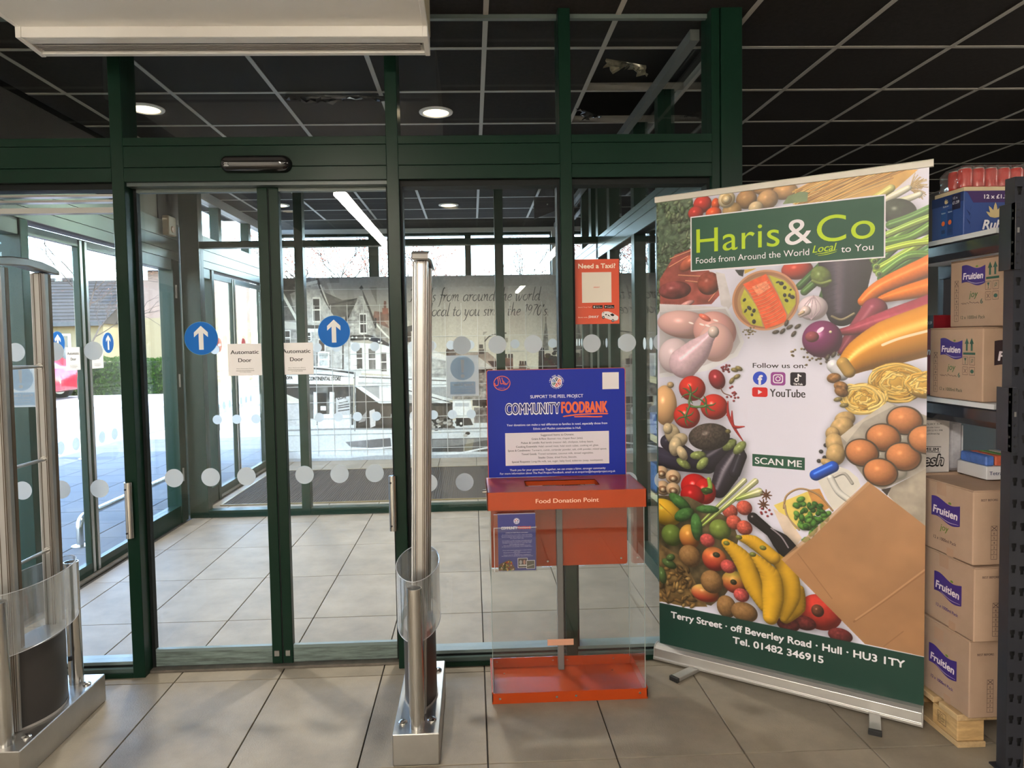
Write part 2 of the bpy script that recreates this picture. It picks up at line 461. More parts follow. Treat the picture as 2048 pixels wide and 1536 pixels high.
# ================================================================== materials of the place
GREEN = mat('green_powder_coat', (0.0046, 0.0205, 0.0122), 0.30, spec=0.17, noise=0.06, scale=5)
GREEN_D = mat('dark_gasket', (0.005, 0.007, 0.007), 0.55, spec=0.2)
ALU = mat('anodised_aluminium', (0.40, 0.395, 0.385), 0.30, 0.9, noise=0.05, scale=30, stretch=(8, 8, 0.4))
STEEL = mat('polished_steel', (0.56, 0.55, 0.53), 0.2, 1.0, noise=0.06, scale=14)
STEEL_B = mat('brushed_steel', (0.50, 0.49, 0.47), 0.33, 1.0, noise=0.10, scale=9)
GLASS = glass_mat('clear_glass')
ACRYL = glass_mat('acrylic', (0.97, 0.975, 0.97), 0.03, 5.0, 0.8)
ACRYL_E = mat('acrylic_edge', (0.30, 0.36, 0.34), 0.15)
PVC = glass_mat('clear_polycarbonate', (0.90, 0.915, 0.92), 0.05, 2.2, 0.75, 0.05, haze=0.10)
DOT = film_mat('frosted_film', (0.63, 0.67, 0.70), 0.10, 0.45)
TILE = mat('floor_tile', (0.215, 0.184, 0.143), 0.50, spec=0.38, noise=0.24, scale=4.5, bump=0.25, bscale=160, rnd=0.05)
GROUT = mat('grout', (0.035, 0.03, 0.026), 0.9)
CTILE = mat('black_ceiling_tile', (0.0185, 0.016, 0.0145), 0.9, spec=0.2, noise=0.25, scale=40, bump=0.2, bscale=220, rnd=0.1)
CGRID = mat('ceiling_grid', (0.35, 0.33, 0.295), 0.42, spec=0.5)
BLACK = mat('matt_black', (0.012, 0.012, 0.013), 0.55)
GLOSSB = mat('gloss_black', (0.010, 0.009, 0.010), 0.12, spec=0.6)
WHITE = mat('white_casing', (0.80, 0.78, 0.75), 0.45, noise=0.03, scale=3)
LAMP = mat('lamp_diffuser', (0.9, 0.85, 0.75), 0.5, emit=((1.0, 0.80, 0.50), 2.6))
LEDMAT = mat('led_diffuser', (0.9, 0.85, 0.75), 0.5, emit=((1.0, 0.925, 0.83), LED_GLOW))
LEDMAT2 = mat('led_diffuser_aisle', (0.9, 0.85, 0.75), 0.5, emit=((1.0, 0.90, 0.75), LED_GLOW*2.2))

# ================================================================== floor and ceiling
floor = struct('floor')
MB().box(-2.62, 5.0, -6.0, 9.0, -0.2, -0.0105).build('screed', GROUT, floor)
_cache = {}
def cached(key, fn):
    if key not in _cache: _cache[key] = fn()
    return _cache[key]
def clip_rects(xs, ys, X0, X1, Y0, Y1):
    for i in range(len(xs)-1):
        for j in range(len(ys)-1):
            a, b, c, d = max(xs[i], X0), min(xs[i+1], X1), max(ys[j], Y0), min(ys[j+1], Y1)
            if b-a > 0.04 and d-c > 0.04: yield a, b, c, d
TX = [0.0275+0.462*i for i in range(-6, 12)]
TY = [3.051+0.679*j for j in range(-4, 10)]
def lay_tiles(X0, X1, Y0, Y1):
    for a, b, c, d in clip_rects(TX, TY, X0, X1, Y0, Y1):
        w, l = round(b-a, 3), round(d-c, 3); g = 0.0027
        def mk():
            return MB().box(g-w/2, w/2-g, g-l/2, l/2-g, -0.012, 0).mesh('tile', bevel=0.0012)
        o = link('tile', cached(('t', w, l), mk), TILE, floor, local=True)
        o.location = ((a+b)/2, (c+d)/2, random.uniform(-0.0004, 0.0))
lay_tiles(-2.46, 2.9, 0.2, 8.78)
BOUNCEF = mat('bounce_floor', (0.45, 0.41, 0.35), 0.5)  # pale unseen floor, added to bounce light up at the doors
MB().box(-2.62, 4.9, -6.0, 0.19, -0.0104, -0.0005).build('bounce_floor', BOUNCEF, floor); MB().box(2.91, 4.9, 0.2, 8.3, -0.0104, -0.0005).build('bounce_floor', BOUNCEF, floor)

ceiling = struct('ceiling')
CZ = 2.96
CX = [1.891+0.6*i for i in range(-8, 6)]
CY = [3.5195+0.6*j for j in range(-6, 9)]
HOLES = {(-3, 0): 'void'}                 # tile missing over the right of the lobby
tile_me = MB().box(-0.292, 0.292, -0.292, 0.292, 0.004, 0.022).mesh('ceiling_tile', bevel=0.002)
for i in range(len(CX)-1):
    for j in range(len(CY)-1):
        if (i, j) in ((6, 6), (6, 7)) : continue
        o = link('ceiling_tile', tile_me, CTILE, ceiling, local=True)
        o.location = (CX[i]+0.3, CY[j]+0.3, CZ)
for x in CX:
    MB().box(x-0.012, x+0.012, CY[0], CY[-1], CZ, CZ+0.004).box(x-0.002, x+0.002, CY[0], CY[-1], CZ+0.004, CZ+0.05).build('grid_bar', CGRID, ceiling)
for y in CY:
    MB().box(CX[0], CX[-1], y-0.012, y+0.012, CZ+0.0005, CZ+0.0045).box(CX[0], CX[-1], y-0.002, y+0.002, CZ+0.0045, CZ+0.05).build('grid_bar', CGRID, ceiling)
MB().box(-2.62, 5.0, -6.0, 9.2, 3.22, 3.4).build('roof_slab', BLACK, ceiling)

# store walls that close the room (outside the view, or dark behind the lobby glass)
STOREW = mat('store_wall', (0.78, 0.77, 0.75), 0.7, noise=0.06)  # unseen walls, set near and pale to bounce light forward
DARKW = mat('dark_wall', (0.020, 0.019, 0.019), 0.7, noise=0.1)
MB().box(-2.72, -2.60, -6.0, 3.104, 0, 3.22).build('store_wall', STOREW, struct('wall_left'))
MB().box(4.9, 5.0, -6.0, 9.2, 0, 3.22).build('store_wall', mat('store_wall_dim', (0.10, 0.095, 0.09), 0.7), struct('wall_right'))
MB().box(-2.62, 4.9, -6.1, -6.0, 0, 3.22).build('store_wall', STOREW, struct('wall_back'))
MB().box(1.26, 4.9, 8.3, 8.4, 0, 3.22).build('store_wall', DARKW, struct('wall_front'))

def dots(parent, X=None, Y=None, cs=(), zs=(), r=0.042):
    """round frosted markers on a pane: at fixed Y along x (cs), or at fixed X along y"""
    for z in zs:
        for c in cs:
            n = 28; mb = MB()
            for k in (0, 1):
                for i in range(n):
                    a, b = r*math.cos(2*math.pi*i/n), r*math.sin(2*math.pi*i/n)
                    if Y is not None: mb.v.append((a, -0.0006*k, b))
                    else: mb.v.append((0.0006*k, a, b))
            mb.f = [tuple(range(n)), tuple(range(n, 2*n))[::-1]] + [(i, (i+1) % n, n+(i+1) % n, n+i) for i in range(n)]
            me = cached(('dot', Y is not None, r), lambda: mb.mesh('dot'))
            o = link('dot', me, DOT, parent, local=True)
            p = Vector((c, Y, z)) if Y is not None else Vector((X, c, z))
            o.location = p - world_off(parent)

# ================================================================== inner glazed screen (between store and lobby)
YF, YB = 3.105, 3.245
scr = struct('window_1', (0, YF, 0))
MUL = [(-1.562, -1.508), (-0.364, -0.311), (0.410, 0.463)]
for a, b in MUL:
    MB().box(a, b, YF, YB, 0, 2.985).build('mullion', GREEN, scr, bevel=0.002)
MB().box(1.098, 1.136, YF, YB, 0, 2.985).build('mullion', GREEN, scr, bevel=0.002)
MB().box(1.139, 1.236, YF-0.006, YB+0.05, 0, 2.985).build('corner_post', GREEN, scr, bevel=0.002)
bays = [(-2.60, -1.562), (-1.508, -0.364), (-0.311, 0.410), (0.463, 1.098)]
for k, (a, b) in enumerate(bays):
    # transom: three boards with open joints in front of a core
    t = MB().box(a, b, YF+0.012, YB, 2.222, 2.412).build('transom', GREEN_D, scr)
    for z0, z1 in ((2.222, 2.2815), (2.2840, 2.3745), (2.3770, 2.412)):
        MB().box(a, b, YF, YF+0.011, z0, z1).build('board', GREEN, t, bevel=0.0012)
    MB().box(a, b, YF+0.02, YB, 2.965, 2.99).build('head_rail', GREEN, scr)
    p = MB().box(a, b, 3.170, 3.176, 2.412, 2.965).build('pane', GLASS, scr)
    MB().box(a, b, 3.160, 3.186, 2.945, 2.965).build('glazing_bead', mat('grey_bead', (0.09, 0.115, 0.105), 0.4), scr)
for k in (0, 2, 3):
    a, b = bays[k]
    # low rail with its stepped bead, thin upright beads
    MB().box(a, b, YF, YB, 0.0, 0.022).build('bottom_rail', GREEN, scr, bevel=0.002)
    MB().box(a, b, YF+0.008, YB, 0.022, 0.040).build('bottom_rail', mat('rail_face', (0.055, 0.085, 0.08), 0.3), scr)
    MB().box(a, b, YF+0.030, YB-0.02, 0.040, 0.047).build('gasket', GREEN_D, scr)
    MB().box(a, b, YF+0.036, YB-0.03, 0.047, 0.062).build('glazing_bead', mat('grey_rail', (0.16, 0.21, 0.21), 0.3), scr)
    MB().box(a, b, YF+0.03, YB-0.03, 2.196, 2.222).build('top_rail', GREEN_D, scr)
    pane = MB().box(a+0.006, b-0.006, 3.178, 3.184, 0.062, 2.198).build('pane', GLASS, scr)
    for x0, x1 in ((a, a+0.012), (b-0.012, b)):
        MB().box(x0, x1, YF+0.03, YB-0.03, 0.062, 2.196).build('glazing_bead', GREEN_D, scr)
    if k == 0:
        dots(pane, Y=3.177, cs=(-2.22, -2.056, -1.884, -1.712), zs=(1.484, 0.855))
        for z0, z1, c in ((2.170, 2.180, ALU), (2.146, 2.156, ALU), (2.098, 2.122, mat('pale_track', (0.42, 0.42, 0.40), 0.35))):
            MB().box(a, b, YF+0.05, YB-0.05, z0, z1).build('track', c, scr)
    elif k == 2:
        dots(pane, Y=3.177, cs=(-0.215, -0.047, 0.117, 0.283), zs=(1.478, 0.842))
    else:
        dots(pane, Y=3.177, cs=(0.556, 0.721, 0.886, 1.04), zs=(1.476, 0.828))

# sliding door in the second bay
SCUFF = mat('scuffed_rail', (0.12, 0.16, 0.15), 0.42, noise=0.75, scale=7, stretch=(1.2, 1, 14))
door = struct('door_1', (-0.93, 3.2, 0))
MB().box(-1.508, -0.364, YF+0.02, YB, 2.206, 2.222).build('head_rail', mat('rail_under', (0.05, 0.07, 0.07), 0.35), door)
for (x0, x1, ms, dx) in ((-1.508, -0.912, (-0.958, -0.912), (-1.382, -1.216, -1.053)), (-0.906, -0.364, (-0.906, -0.862), (-0.787, -0.626, -0.464))):
    leaf = MB().box(ms[0], ms[1], 3.175, 3.215, 0.012, 2.206).build('leaf', GREEN, door, bevel=0.002)
    outer = (x0, x0+0.014) if ms[0] > x0+0.1 else (x1-0.014, x1)
    MB().box(*outer, 3.180, 3.212, 0.012, 2.206).build('outer_stile', GREEN_D, leaf)
    g0, g1 = (outer[1], ms[0]) if ms[0] > x0+0.1 else (ms[1], outer[0])
    MB().box(g0, g1, 3.182, 3.212, 0.014, 0.080).build('bottom_rail', SCUFF, leaf, bevel=0.002)
    MB().box(g0, g1, 3.184, 3.206, 0.080, 0.094).build('glazing_bead', mat('grey_rail', (0.16, 0.21, 0.21), 0.3), leaf)
    MB().box(g0, g1, 3.180, 3.212, 2.190, 2.206).build('top_rail', mat('grey_bead', (0.09, 0.115, 0.105), 0.4), leaf)
    MB().box(g0, g1, 3.192, 3.198, 0.094, 2.190).build('pane', GLASS, leaf)
    dots(leaf, Y=3.191, cs=dx, zs=(0.892,), r=0.0425)
    MB().box(ms[0]+0.012, ms[1]-0.012, 3.168, 3.176, 0.05, 0.075).build('floor_guide', ALU, leaf)
MB().box(-0.9115, -0.9065, 3.18, 3.21, 0.012, 2.206).build('brush_seal', GREEN_D, door)
MB().box(-1.508, -0.364, 3.15, 3.25, 0.0, 0.010).build('threshold', mat('threshold_strip', (0.20, 0.18, 0.16), 0.4, 0.6, noise=0.3, scale=20), door)
for x in (-1.539, -0.371):
    mb = MB().cyl((x, 3.086, 0.648), (x, 3.086, 0.898), 0.0165, n=20)
    h = mb.build('handle', STEEL, door, smooth=True)
    for z in (0.672, 0.868):
        MB().cyl((x-0.006, 3.068, z), (x-0.006, 3.071, z), 0.0045, n=10).build('screw', BLACK, h)
        MB().cyl((x, 3.086, z), (x, 3.108, z), 0.008, n=10).build('stand_off', STEEL, h)
# opening-sensor pod on the transom
pod = thing('motion_sensor', (-0.931, YF, 2.29), 'black rounded door sensor pod on the green beam above the sliding doors', 'sensor')
mb = MB(); N = 28; prof = []
for k in range(9):                      # stadium cross-sections swelling out from the beam
    t = k/8; d = 0.052*math.sin(t*math.pi/2); s_ = math.cos(t*math.pi/2)**0.55 if k < 8 else 0.02
    for i in range(N):
        a = 2*math.pi*i/N; cx = 0.118*(1 if math.cos(a) > 0 else -1) if abs(math.cos(a)) > 1e-6 else 0
        mb.v.append((-0.931+cx*(0.9+0.1*s_)+0.037*math.cos(a)*s_, YF-0.0015-d, 2.29+0.037*math.sin(a)*s_))
for k in range(8):
    mb.f += [(k*N+i, k*N+(i+1) % N, (k+1)*N+(i+1) % N, (k+1)*N+i) for i in range(N)]
mb.f += [tuple(range(N)), tuple(range(8*N, 9*N))]
mb.build('pod_casing', GLOSSB, pod, smooth=True)
fl_ = Flat((-1.056, YF-0.046, 2.272), (1, 0, 0), (0, 0, 1), 0.009)
fl_.ring(0.006, 0.011, 0.0055, 0.0016, ink(190, 190, 195), n=16); fl_.ring(0.013, 0.011, 0.0055, 0.0016, ink(190, 190, 195), n=16)
fl_.rect(-0.001, 0.0, 0.020, 0.003, ink(190, 190, 195)); fl_.build(pod, 'emblem')

# ================================================================== left glazed wall of the lobby (towards the car park)
XL = -2.48
lw = struct('window_2', (XL, 4.5, 0))
for y0, y1 in ((3.11, 3.30), (3.92, 3.99), (5.86, 5.985), (5.245, 5.335), (6.13, 6.24), (6.72, 6.78), (8.46, 8.56)):
    MB().box(XL-0.12, XL, y0, y1, 0, 2.22).build('post', GREEN, lw, bevel=0.002)
HEAD_LIT = mat('header_green_lit', (0.055, 0.085, 0.075), 0.36, noise=0.05)  # same green coat, made paler to carry its sheen of skylight
for (y0, y1) in ((3.25, 5.99), (6.13, 8.75)):
    h = MB().box(XL-0.12, XL-0.012, y0, y1, 2.222, 2.52).build('header', GREEN_D, lw)
    for z0, z1 in ((2.222, 2.288), (2.291, 2.386), (2.389, 2.52)):
        MB().box(XL-0.012, XL, y0, y1, z0, z1).build('board', HEAD_LIT, h, bevel=0.0012)
MB().box(XL-0.10, XL-0.03, 5.25, 5.68, 2.53, 2.95).build('fascia_panel', mat('grey_panel', (0.20, 0.20, 0.19), 0.6), lw)
MB().box(XL-0.10, XL-0.03, 3.05, 5.25, 2.53, 2.95).build('dark_panel', mat('black_panel', (0.004, 0.004, 0.004), 0.9, spec=0.1), lw)
for y0, y1 in ((6.13, 6.22), (6.98, 7.06), (7.9, 7.98), (8.66, 8.74)):
    MB().box(XL-0.10, XL-0.01, y0, y1, 2.52, 2.86).build('upper_post', GREEN, lw)
MB().box(XL-0.10, XL-0.01, 6.13, 8.75, 2.86, 2.95).build('head_rail', mat('pale_track', (0.42, 0.42, 0.40), 0.35), lw)
MB().box(XL-0.07, XL-0.064, 6.22, 8.66, 2.52, 2.86).build('pane', GLASS, lw)
MB().box(XL-0.13, XL-0.02, 5.68, 6.13, 2.53, 2.95).build('blank_panel', BLACK, lw)
for y0, y1 in ((3.30, 3.92), (5.335, 5.86), (6.24, 6.72), (8.56, 8.75)):
    MB().box(XL-0.10, XL-0.01, y0, y1, 0, 0.145).build('bottom_rail', GREEN, lw, bevel=0.002)
    MB().box(XL-0.10, XL-0.01, y0, y1, 2.13, 2.222).build('top_rail', HEAD_LIT, lw, bevel=0.002)
    MB().box(XL-0.06, XL-0.053, y0, y1, 0.145, 2.13).build('pane', GLASS, lw)
for z in (0.35, 1.15, 1.9):
    MB().cyl((XL+0.004, 5.90, z), (XL+0.004, 5.90, z+0.11), 0.009, n=10).build('hinge', ALU, lw)
dl = []
for num, (yc, h0, h1) in enumerate(((4.610, 3.99, 5.245), (7.45, 6.78, 8.46))):
    d2 = struct('door_%d' % (num+2), (XL, yc, 0))
    for sgn, (y0, y1) in ((-1, (h0, yc-0.004)), (1, (yc+0.004, h1))):
        me0, me1 = (y1-0.05, y1) if sgn < 0 else (y0, y0+0.05)
        leaf = MB().box(XL-0.085, XL-0.045, me0, me1, 0.012, 2.20).build('leaf', GREEN, d2, bevel=0.002)
        e0, e1 = (y0, y0+0.035) if sgn < 0 else (y1-0.035, y1)
        MB().box(XL-0.085, XL-0.045, e0, e1, 0.012, 2.20).build('outer_stile', GREEN, leaf)
        g0, g1 = (e1, me0) if sgn < 0 else (me1, e0)
        MB().box(XL-0.085, XL-0.045, g0, g1, 0.012, 0.085).build('bottom_rail', GREEN, leaf)
        MB().box(XL-0.085, XL-0.045, g0, g1, 2.15, 2.20).build('top_rail', HEAD_LIT, leaf)
        MB().box(XL-0.068, XL-0.062, g0, g1, 0.085, 2.15).build('pane', GLASS, leaf)
        edge = me1 if sgn < 0 else me0
        MB().box(XL-0.044, XL-0.040, me0+0.012, me1-0.012, 0.02, 2.19).build('edge_strip', ALU, leaf)
        dots(leaf, X=XL-0.061, cs=[g0+0.11+0.165*i for i in range(3)], zs=(0.885,), r=0.04)
        dl.append((num, sgn, g0, g1))
        hy = e1+0.02 if sgn < 0 else e0-0.02
        MB().cyl((XL-0.03, hy, 0.66), (XL-0.03, hy, 0.90), 0.014, n=14).build('handle', STEEL, leaf, smooth=True)
    MB().box(XL-0.11, XL-0.01, h0, h1, 0.0, 0.010).build('threshold', mat('threshold_strip', (0.2, 0.18, 0.16), 0.4), d2)

# ================================================================== second glazed screen and right glazed wall of the lobby
sc2 = struct('window_3', (0, 6.0, 0))
for a, b in ((-2.475, -2.315), (-1.51, -1.437), (0.213, 0.288), (1.115, 1.215)):
    MB().box(a, b, 6.0, 6.1, 0, 2.95).build('mullion', GREEN, sc2, bevel=0.002)
for a, b in ((-2.315, -1.51), (-1.437, 0.213), (0.288, 1.115)):
    MB().box(a, b, 6.005, 6.095, 2.332, 2.386).build('transom', GREEN, sc2, bevel=0.002)
    MB().box(a, b, 6.0, 6.1, 0, 0.062).build('bottom_rail', GREEN, sc2, bevel=0.002)
    MB().box(a, b, 6.01, 6.09, 2.93, 2.95).build('head_rail', GREEN, sc2)
    MB().box(a, b, 6.04, 6.046, 2.386, 2.93).build('pane', GLASS, sc2)
    pane = MB().box(a, b, 6.04, 6.046, 0.062, 2.332).build('pane', GLASS, sc2)
    n = int((b-a)/0.166)
    dots(pane, Y=6.039, cs=[a+0.09+0.166*i for i in range(n)], zs=(1.462, 0.852), r=0.0405)
XR = 1.115
rw = struct('window_4', (XR, 4.5, 0))
h = MB().box(XR+0.012, XR+0.10, 3.29, 8.75, 2.202, 2.384).build('header', GREEN_D, rw)
MB().box(XR-0.05, XR-0.005, 3.30, 8.75, 2.905, 2.957).build('ceiling_channel', mat('grey_channel', (0.13, 0.14, 0.135), 0.4), rw)
RHEAD_LIT = mat('right_header_green_lit', (0.045, 0.080, 0.075), 0.30, noise=0.05)  # green coat again, its lit sheen put into the colour
for z0, z1 in ((2.202, 2.283), (2.286, 2.343), (2.346, 2.384)):
    MB().box(XR, XR+0.012, 3.29, 8.75, z0, z1).build('board', RHEAD_LIT, h, bevel=0.001)
for y0, y1 in ((4.06, 4.13), (4.67, 4.76), (5.50, 5.60), (6.33, 6.46), (6.86, 6.93), (7.9, 8.0)):
    MB().box(XR, XR+0.10, y0, y1, 0, 2.202).build('post', GREEN, rw, bevel=0.002)
    MB().box(XR, XR+0.10, y0, y1, 2.384, 2.95).build('upper_post', GREEN, rw)
ys = [3.29, 4.06, 4.13, 4.67, 4.76, 5.50, 5.60, 6.33, 6.46, 6.86, 6.93, 7.9, 8.0, 8.75]
for k in range(0, len(ys), 2):
    y0, y1 = ys[k], ys[k+1]
    MB().box(XR+0.005, XR+0.09, y0, y1, 0, 0.09).build('bottom_rail', GREEN, rw, bevel=0.002)
    p = MB().box(XR+0.04, XR+0.046, y0, y1, 0.09, 2.202).build('pane', GLASS, rw)
    MB().box(XR+0.04, XR+0.046, y0, y1, 2.384, 2.95).build('pane', GLASS, rw)
    dots(p, X=XR+0.038, cs=[y0+0.1+0.166*i for i in range(max(1, int((y1-y0)/0.166)))], zs=(1.458,), r=0.04)

# ================================================================== far wall: clerestory above the printed mural
wf = struct('wall_far', (0, 8.79, 0))
MB().box(-2.6, 1.26, 8.79, 8.95, 0, 2.30).build('mural_wall', mat('grey_wall', (0.4, 0.39, 0.37), 0.7), wf)
w5 = struct('window_5', (0, 8.8, 0))
PALE = mat('pale_frame', (0.50, 0.49, 0.45), 0.5)
MB().box(-2.6, 1.26, 8.78, 8.95, 2.872, 2.925).build('pelmet', PALE, w5)
MB().box(-2.6, 1.26, 8.80, 8.95, 2.925, 3.22).build('head_panel', BLACK, w5)
for a, b in ((-2.45, -2.37), (-1.285, -1.16), (-0.067, 0.012), (1.02, 1.10)):
    MB().box(a, b, 8.82, 8.92, 2.30, 2.872).build('mullion', GREEN, w5)
for a, b in ((-2.37, -1.285), (-1.16, -0.067), (0.012, 1.02)):
    MB().box(a, b, 8.83, 8.91, 2.838, 2.872).build('head_rail', GREEN, w5)
    MB().box(a, b, 8.865, 8.871, 2.30, 2.838).build('pane', GLASS, w5)
MB().box(1.035, 1.09, 8.74, 8.82, 2.31, 2.872).build('side_casing', PALE, w5)
MB().box(-2.46, -2.40, 8.74, 8.82, 2.31, 2.872).build('side_casing', PALE, w5)

# ================================================================== air curtain over the doors
ac = thing('air_curtain', (-0.95, 2.7, 2.70), 'long white air curtain unit hanging above the sliding doors', 'air curtain')
AX0, AX1 = -1.735, -0.150
MB().box(AX0+0.012, AX1-0.012, 2.10, 2.80, 2.742, 2.93).build('casing', WHITE, ac, bevel=0.004)
nz = MB().box(AX0+0.02, AX1-0.02, 2.775, 2.796, 2.700, 2.742).box(AX0+0.02, AX1-0.02, 2.905, 2.932, 2.690, 2.80).box(AX0+0.02, AX1-0.02, 2.79, 2.93, 2.76, 2.93)
nz.box(AX0+0.02, AX1-0.02, 2.796, 2.838, 2.701, 2.712)
nz.build('outlet_frame', WHITE, ac, bevel=0.002)
MB().box(AX0+0.03, AX1-0.03, 2.838, 2.905, 2.722, 2.724).build('outlet_shadow', mat('outlet_shade', (0.05, 0.05, 0.05), 0.7), ac)  # dark sheet painted as the shade behind the louvres
for k in range(5):
    y = 2.846+0.0125*k
    MB().obox(((AX0+AX1)/2, y, 2.6995), (1, 0, 0), (0, 1, -0.3), (0, 0.3, 1), (AX1-AX0)/2-0.035, 0.0014, 0.0022).build('louvre', mat('grey_louvre', (0.34, 0.33, 0.32), 0.4), ac)
for x in (AX0, AX1-0.02):
    MB().prism([(2.10, 2.738), (2.77, 2.738), (2.77, 2.698), (2.934, 2.688), (2.934, 2.93), (2.10, 2.93)], 'x', x, x+0.02).build('end_cap', WHITE, ac, bevel=0.002)
MB().box(AX1+0.0005, AX1+0.004, 2.3, 2.90, 2.75, 2.925).build('side_sheet', mat('cream_sheet', (0.42, 0.38, 0.27), 0.5), ac)
for x in (-1.3, -0.5):
    MB().cyl((x, 2.5, 2.93), (x, 2.5, 3.1), 0.006, n=8).build('hanger_rod', ALU, ac)

# ================================================================== ceiling lights
for x, y, where in ((-1.973, 4.371, 'over the lobby, left one behind the upper glass'), (-0.200, 4.470, 'over the lobby, right one behind the upper glass'),
                    (-0.222, 7.480, 'over the entrance mat, right one by the mural'), (-1.999, 7.386, 'over the entrance mat, left one near the door edge')):
    t = thing('downlight', (x, y, CZ), 'round warm recessed downlight %s' % where, 'ceiling light', 'recessed downlights')
    mb = MB(); mb.lathe((x, y, CZ), [(0.080, 0.003), (0.108, 0.0), (0.106, -0.006), (0.084, -0.010), (0.080, -0.004)], 32)
    mb.f = mb.f[:-2]
    mb.build('bezel', WHITE, t, smooth=True)
    MB().cyl((x, y, CZ-0.005), (x, y, CZ+0.002), 0.081, n=32).build('diffuser', LAMP, t)
    d = bpy.data.lights.new('downlight_lamp', 'SPOT'); d.energy = 190; d.color = (1.0, 0.92, 0.80); d.spot_size = math.radians(140); d.spot_blend = 0.9; d.shadow_soft_size = 0.07
    o = bpy.data.objects.new('downlight_lamp', d); COL.objects.link(o); o.location = (x, y, CZ-0.03)
for k, (lx, ly, ll) in enumerate(LED_LAMPS):
    t = thing('led_batten', (lx, ly, LED_Z), 'long LED batten hung below the black store ceiling, %s' % ('over the aisle behind the doors', 'far back in the shop', 'right of the aisle', 'beyond the rack')[k], 'ceiling light', 'store LED battens')
    MB().box(lx-0.055, lx+0.055, ly-ll/2-0.02, ly+ll/2+0.02, LED_Z, LED_Z+0.05).build('housing', WHITE, t, bevel=0.004)
    MB().prism([(lx-0.05, LED_Z), (lx-0.05, LED_Z-0.03), (lx-0.03, LED_Z-0.05), (lx+0.03, LED_Z-0.05), (lx+0.05, LED_Z-0.03), (lx+0.05, LED_Z)], 'y', ly-ll/2, ly+ll/2).build('diffuser', LEDMAT2 if k == 0 else LEDMAT, t)
    for s in (-0.5, 0.5):
        MB().cyl((lx, ly+s*ll*0.8, LED_Z+0.05), (lx, ly+s*ll*0.8, CZ+0.002), 0.004, n=8).build('hanger_wire', ALU, t)

# torn lining and loose insulation hanging from the lobby ceiling
FOIL = mat('black_plastic_lining', (0.05, 0.05, 0.055), 0.18, spec=0.8)
FOILW = mat('crumpled_foil', (0.30, 0.27, 0.20), 0.28, 0.6, noise=0.4, scale=30)
def rag(name, p0, p1, drop, seed, n=22, m_=5, jag=0.02):
    """a crumpled strip hanging along p0-p1"""
    r = random.Random(seed); mb = MB(); p0, p1 = Vector(p0), Vector(p1)
    side = (p1-p0).normalized().cross(Vector((0, 0, 1)))
    for i in range(n+1):
        t = i/n; hang = drop*(0.35+0.65*abs(math.sin(t*math.pi*1.2+seed)))*(0.7+0.5*r.random())
        for k in range(m_+1):
            s_ = k/m_
            mb.v.append(p0.lerp(p1, t) + Vector((0, 0, -hang*s_)) + side*(r.uniform(-jag, jag)*s_*1.6 + 0.02*math.sin(9*t+seed)*s_) + (p1-p0)*r.uniform(-.012, .012))
    w = m_+1
    mb.f = [(i*w+k, i*w+k+1, (i+1)*w+k+1, (i+1)*w+k) for i in range(n) for k in range(m_)]
    return mb
t = rag('lining', (-1.06, 4.13, 2.957), (-0.42, 4.17, 2.957), 0.055, 1).build('torn_lining', FOIL, None, smooth=True)
tag(t, 'torn shiny black lining sagging from the lobby ceiling above the sliding doors', 'plastic sheet', kind='thing')
t = rag('foil', (0.74, 3.68, 2.975), (0.98, 3.80, 2.985), 0.06, 4, n=14).build('loose_foil', FOILW, None, smooth=True)
tag(t, 'crumpled foil poking out of the gap of a missing ceiling tile', 'foil', kind='thing')
t = rag('foil', (0.69, 4.42, 2.97), (0.86, 4.60, 2.975), 0.05, 6, n=14).build('loose_foil', FOIL, None, smooth=True)
tag(t, 'shiny scrap of lining hanging at the second open ceiling tile', 'plastic sheet', kind='thing')
ht = thing('dislodged_ceiling_tile', (0.78, 7.0, 2.93), 'dark ceiling tile tipped down at the right end of the entrance ceiling', 'ceiling tile')
MB().add([(0.655, 7.0, 2.935), (0.93, 7.0, 2.935), (0.93, 7.0, 2.815), (0.655, 7.0, 2.715), (0.655, 7.018, 2.935), (0.93, 7.018, 2.935), (0.93, 7.018, 2.815), (0.655, 7.018, 2.715)],
         [(0, 1, 2, 3), (7, 6, 5, 4), (0, 4, 5, 1), (1, 5, 6, 2), (2, 6, 7, 3), (3, 7, 4, 0)]).build('tile_board', mat('purple_black', (0.018, 0.013, 0.022), 0.6), ht)
MB().cyl((0.79, 6.995, 2.86), (0.79, 7.0, 2.86), 0.008, n=10).build('fixing', ALU, ht)
bx_ = thing('wall_sensor', (XL+0.05, 5.75, 2.44), 'small beige sensor box high on the left lobby wall', 'sensor')
MB().box(XL+0.001, XL+0.055, 5.69, 5.83, 2.40, 2.555).build('box_casing', mat('beige_plastic', (0.32, 0.27, 0.20), 0.5), bx_, bevel=0.006)
MB().cyl((XL+0.055, 5.76, 2.45), (XL+0.062, 5.76, 2.45), 0.028, n=16).build('lens', mat('amber_lens', (0.35, 0.2, 0.12), 0.3), bx_)

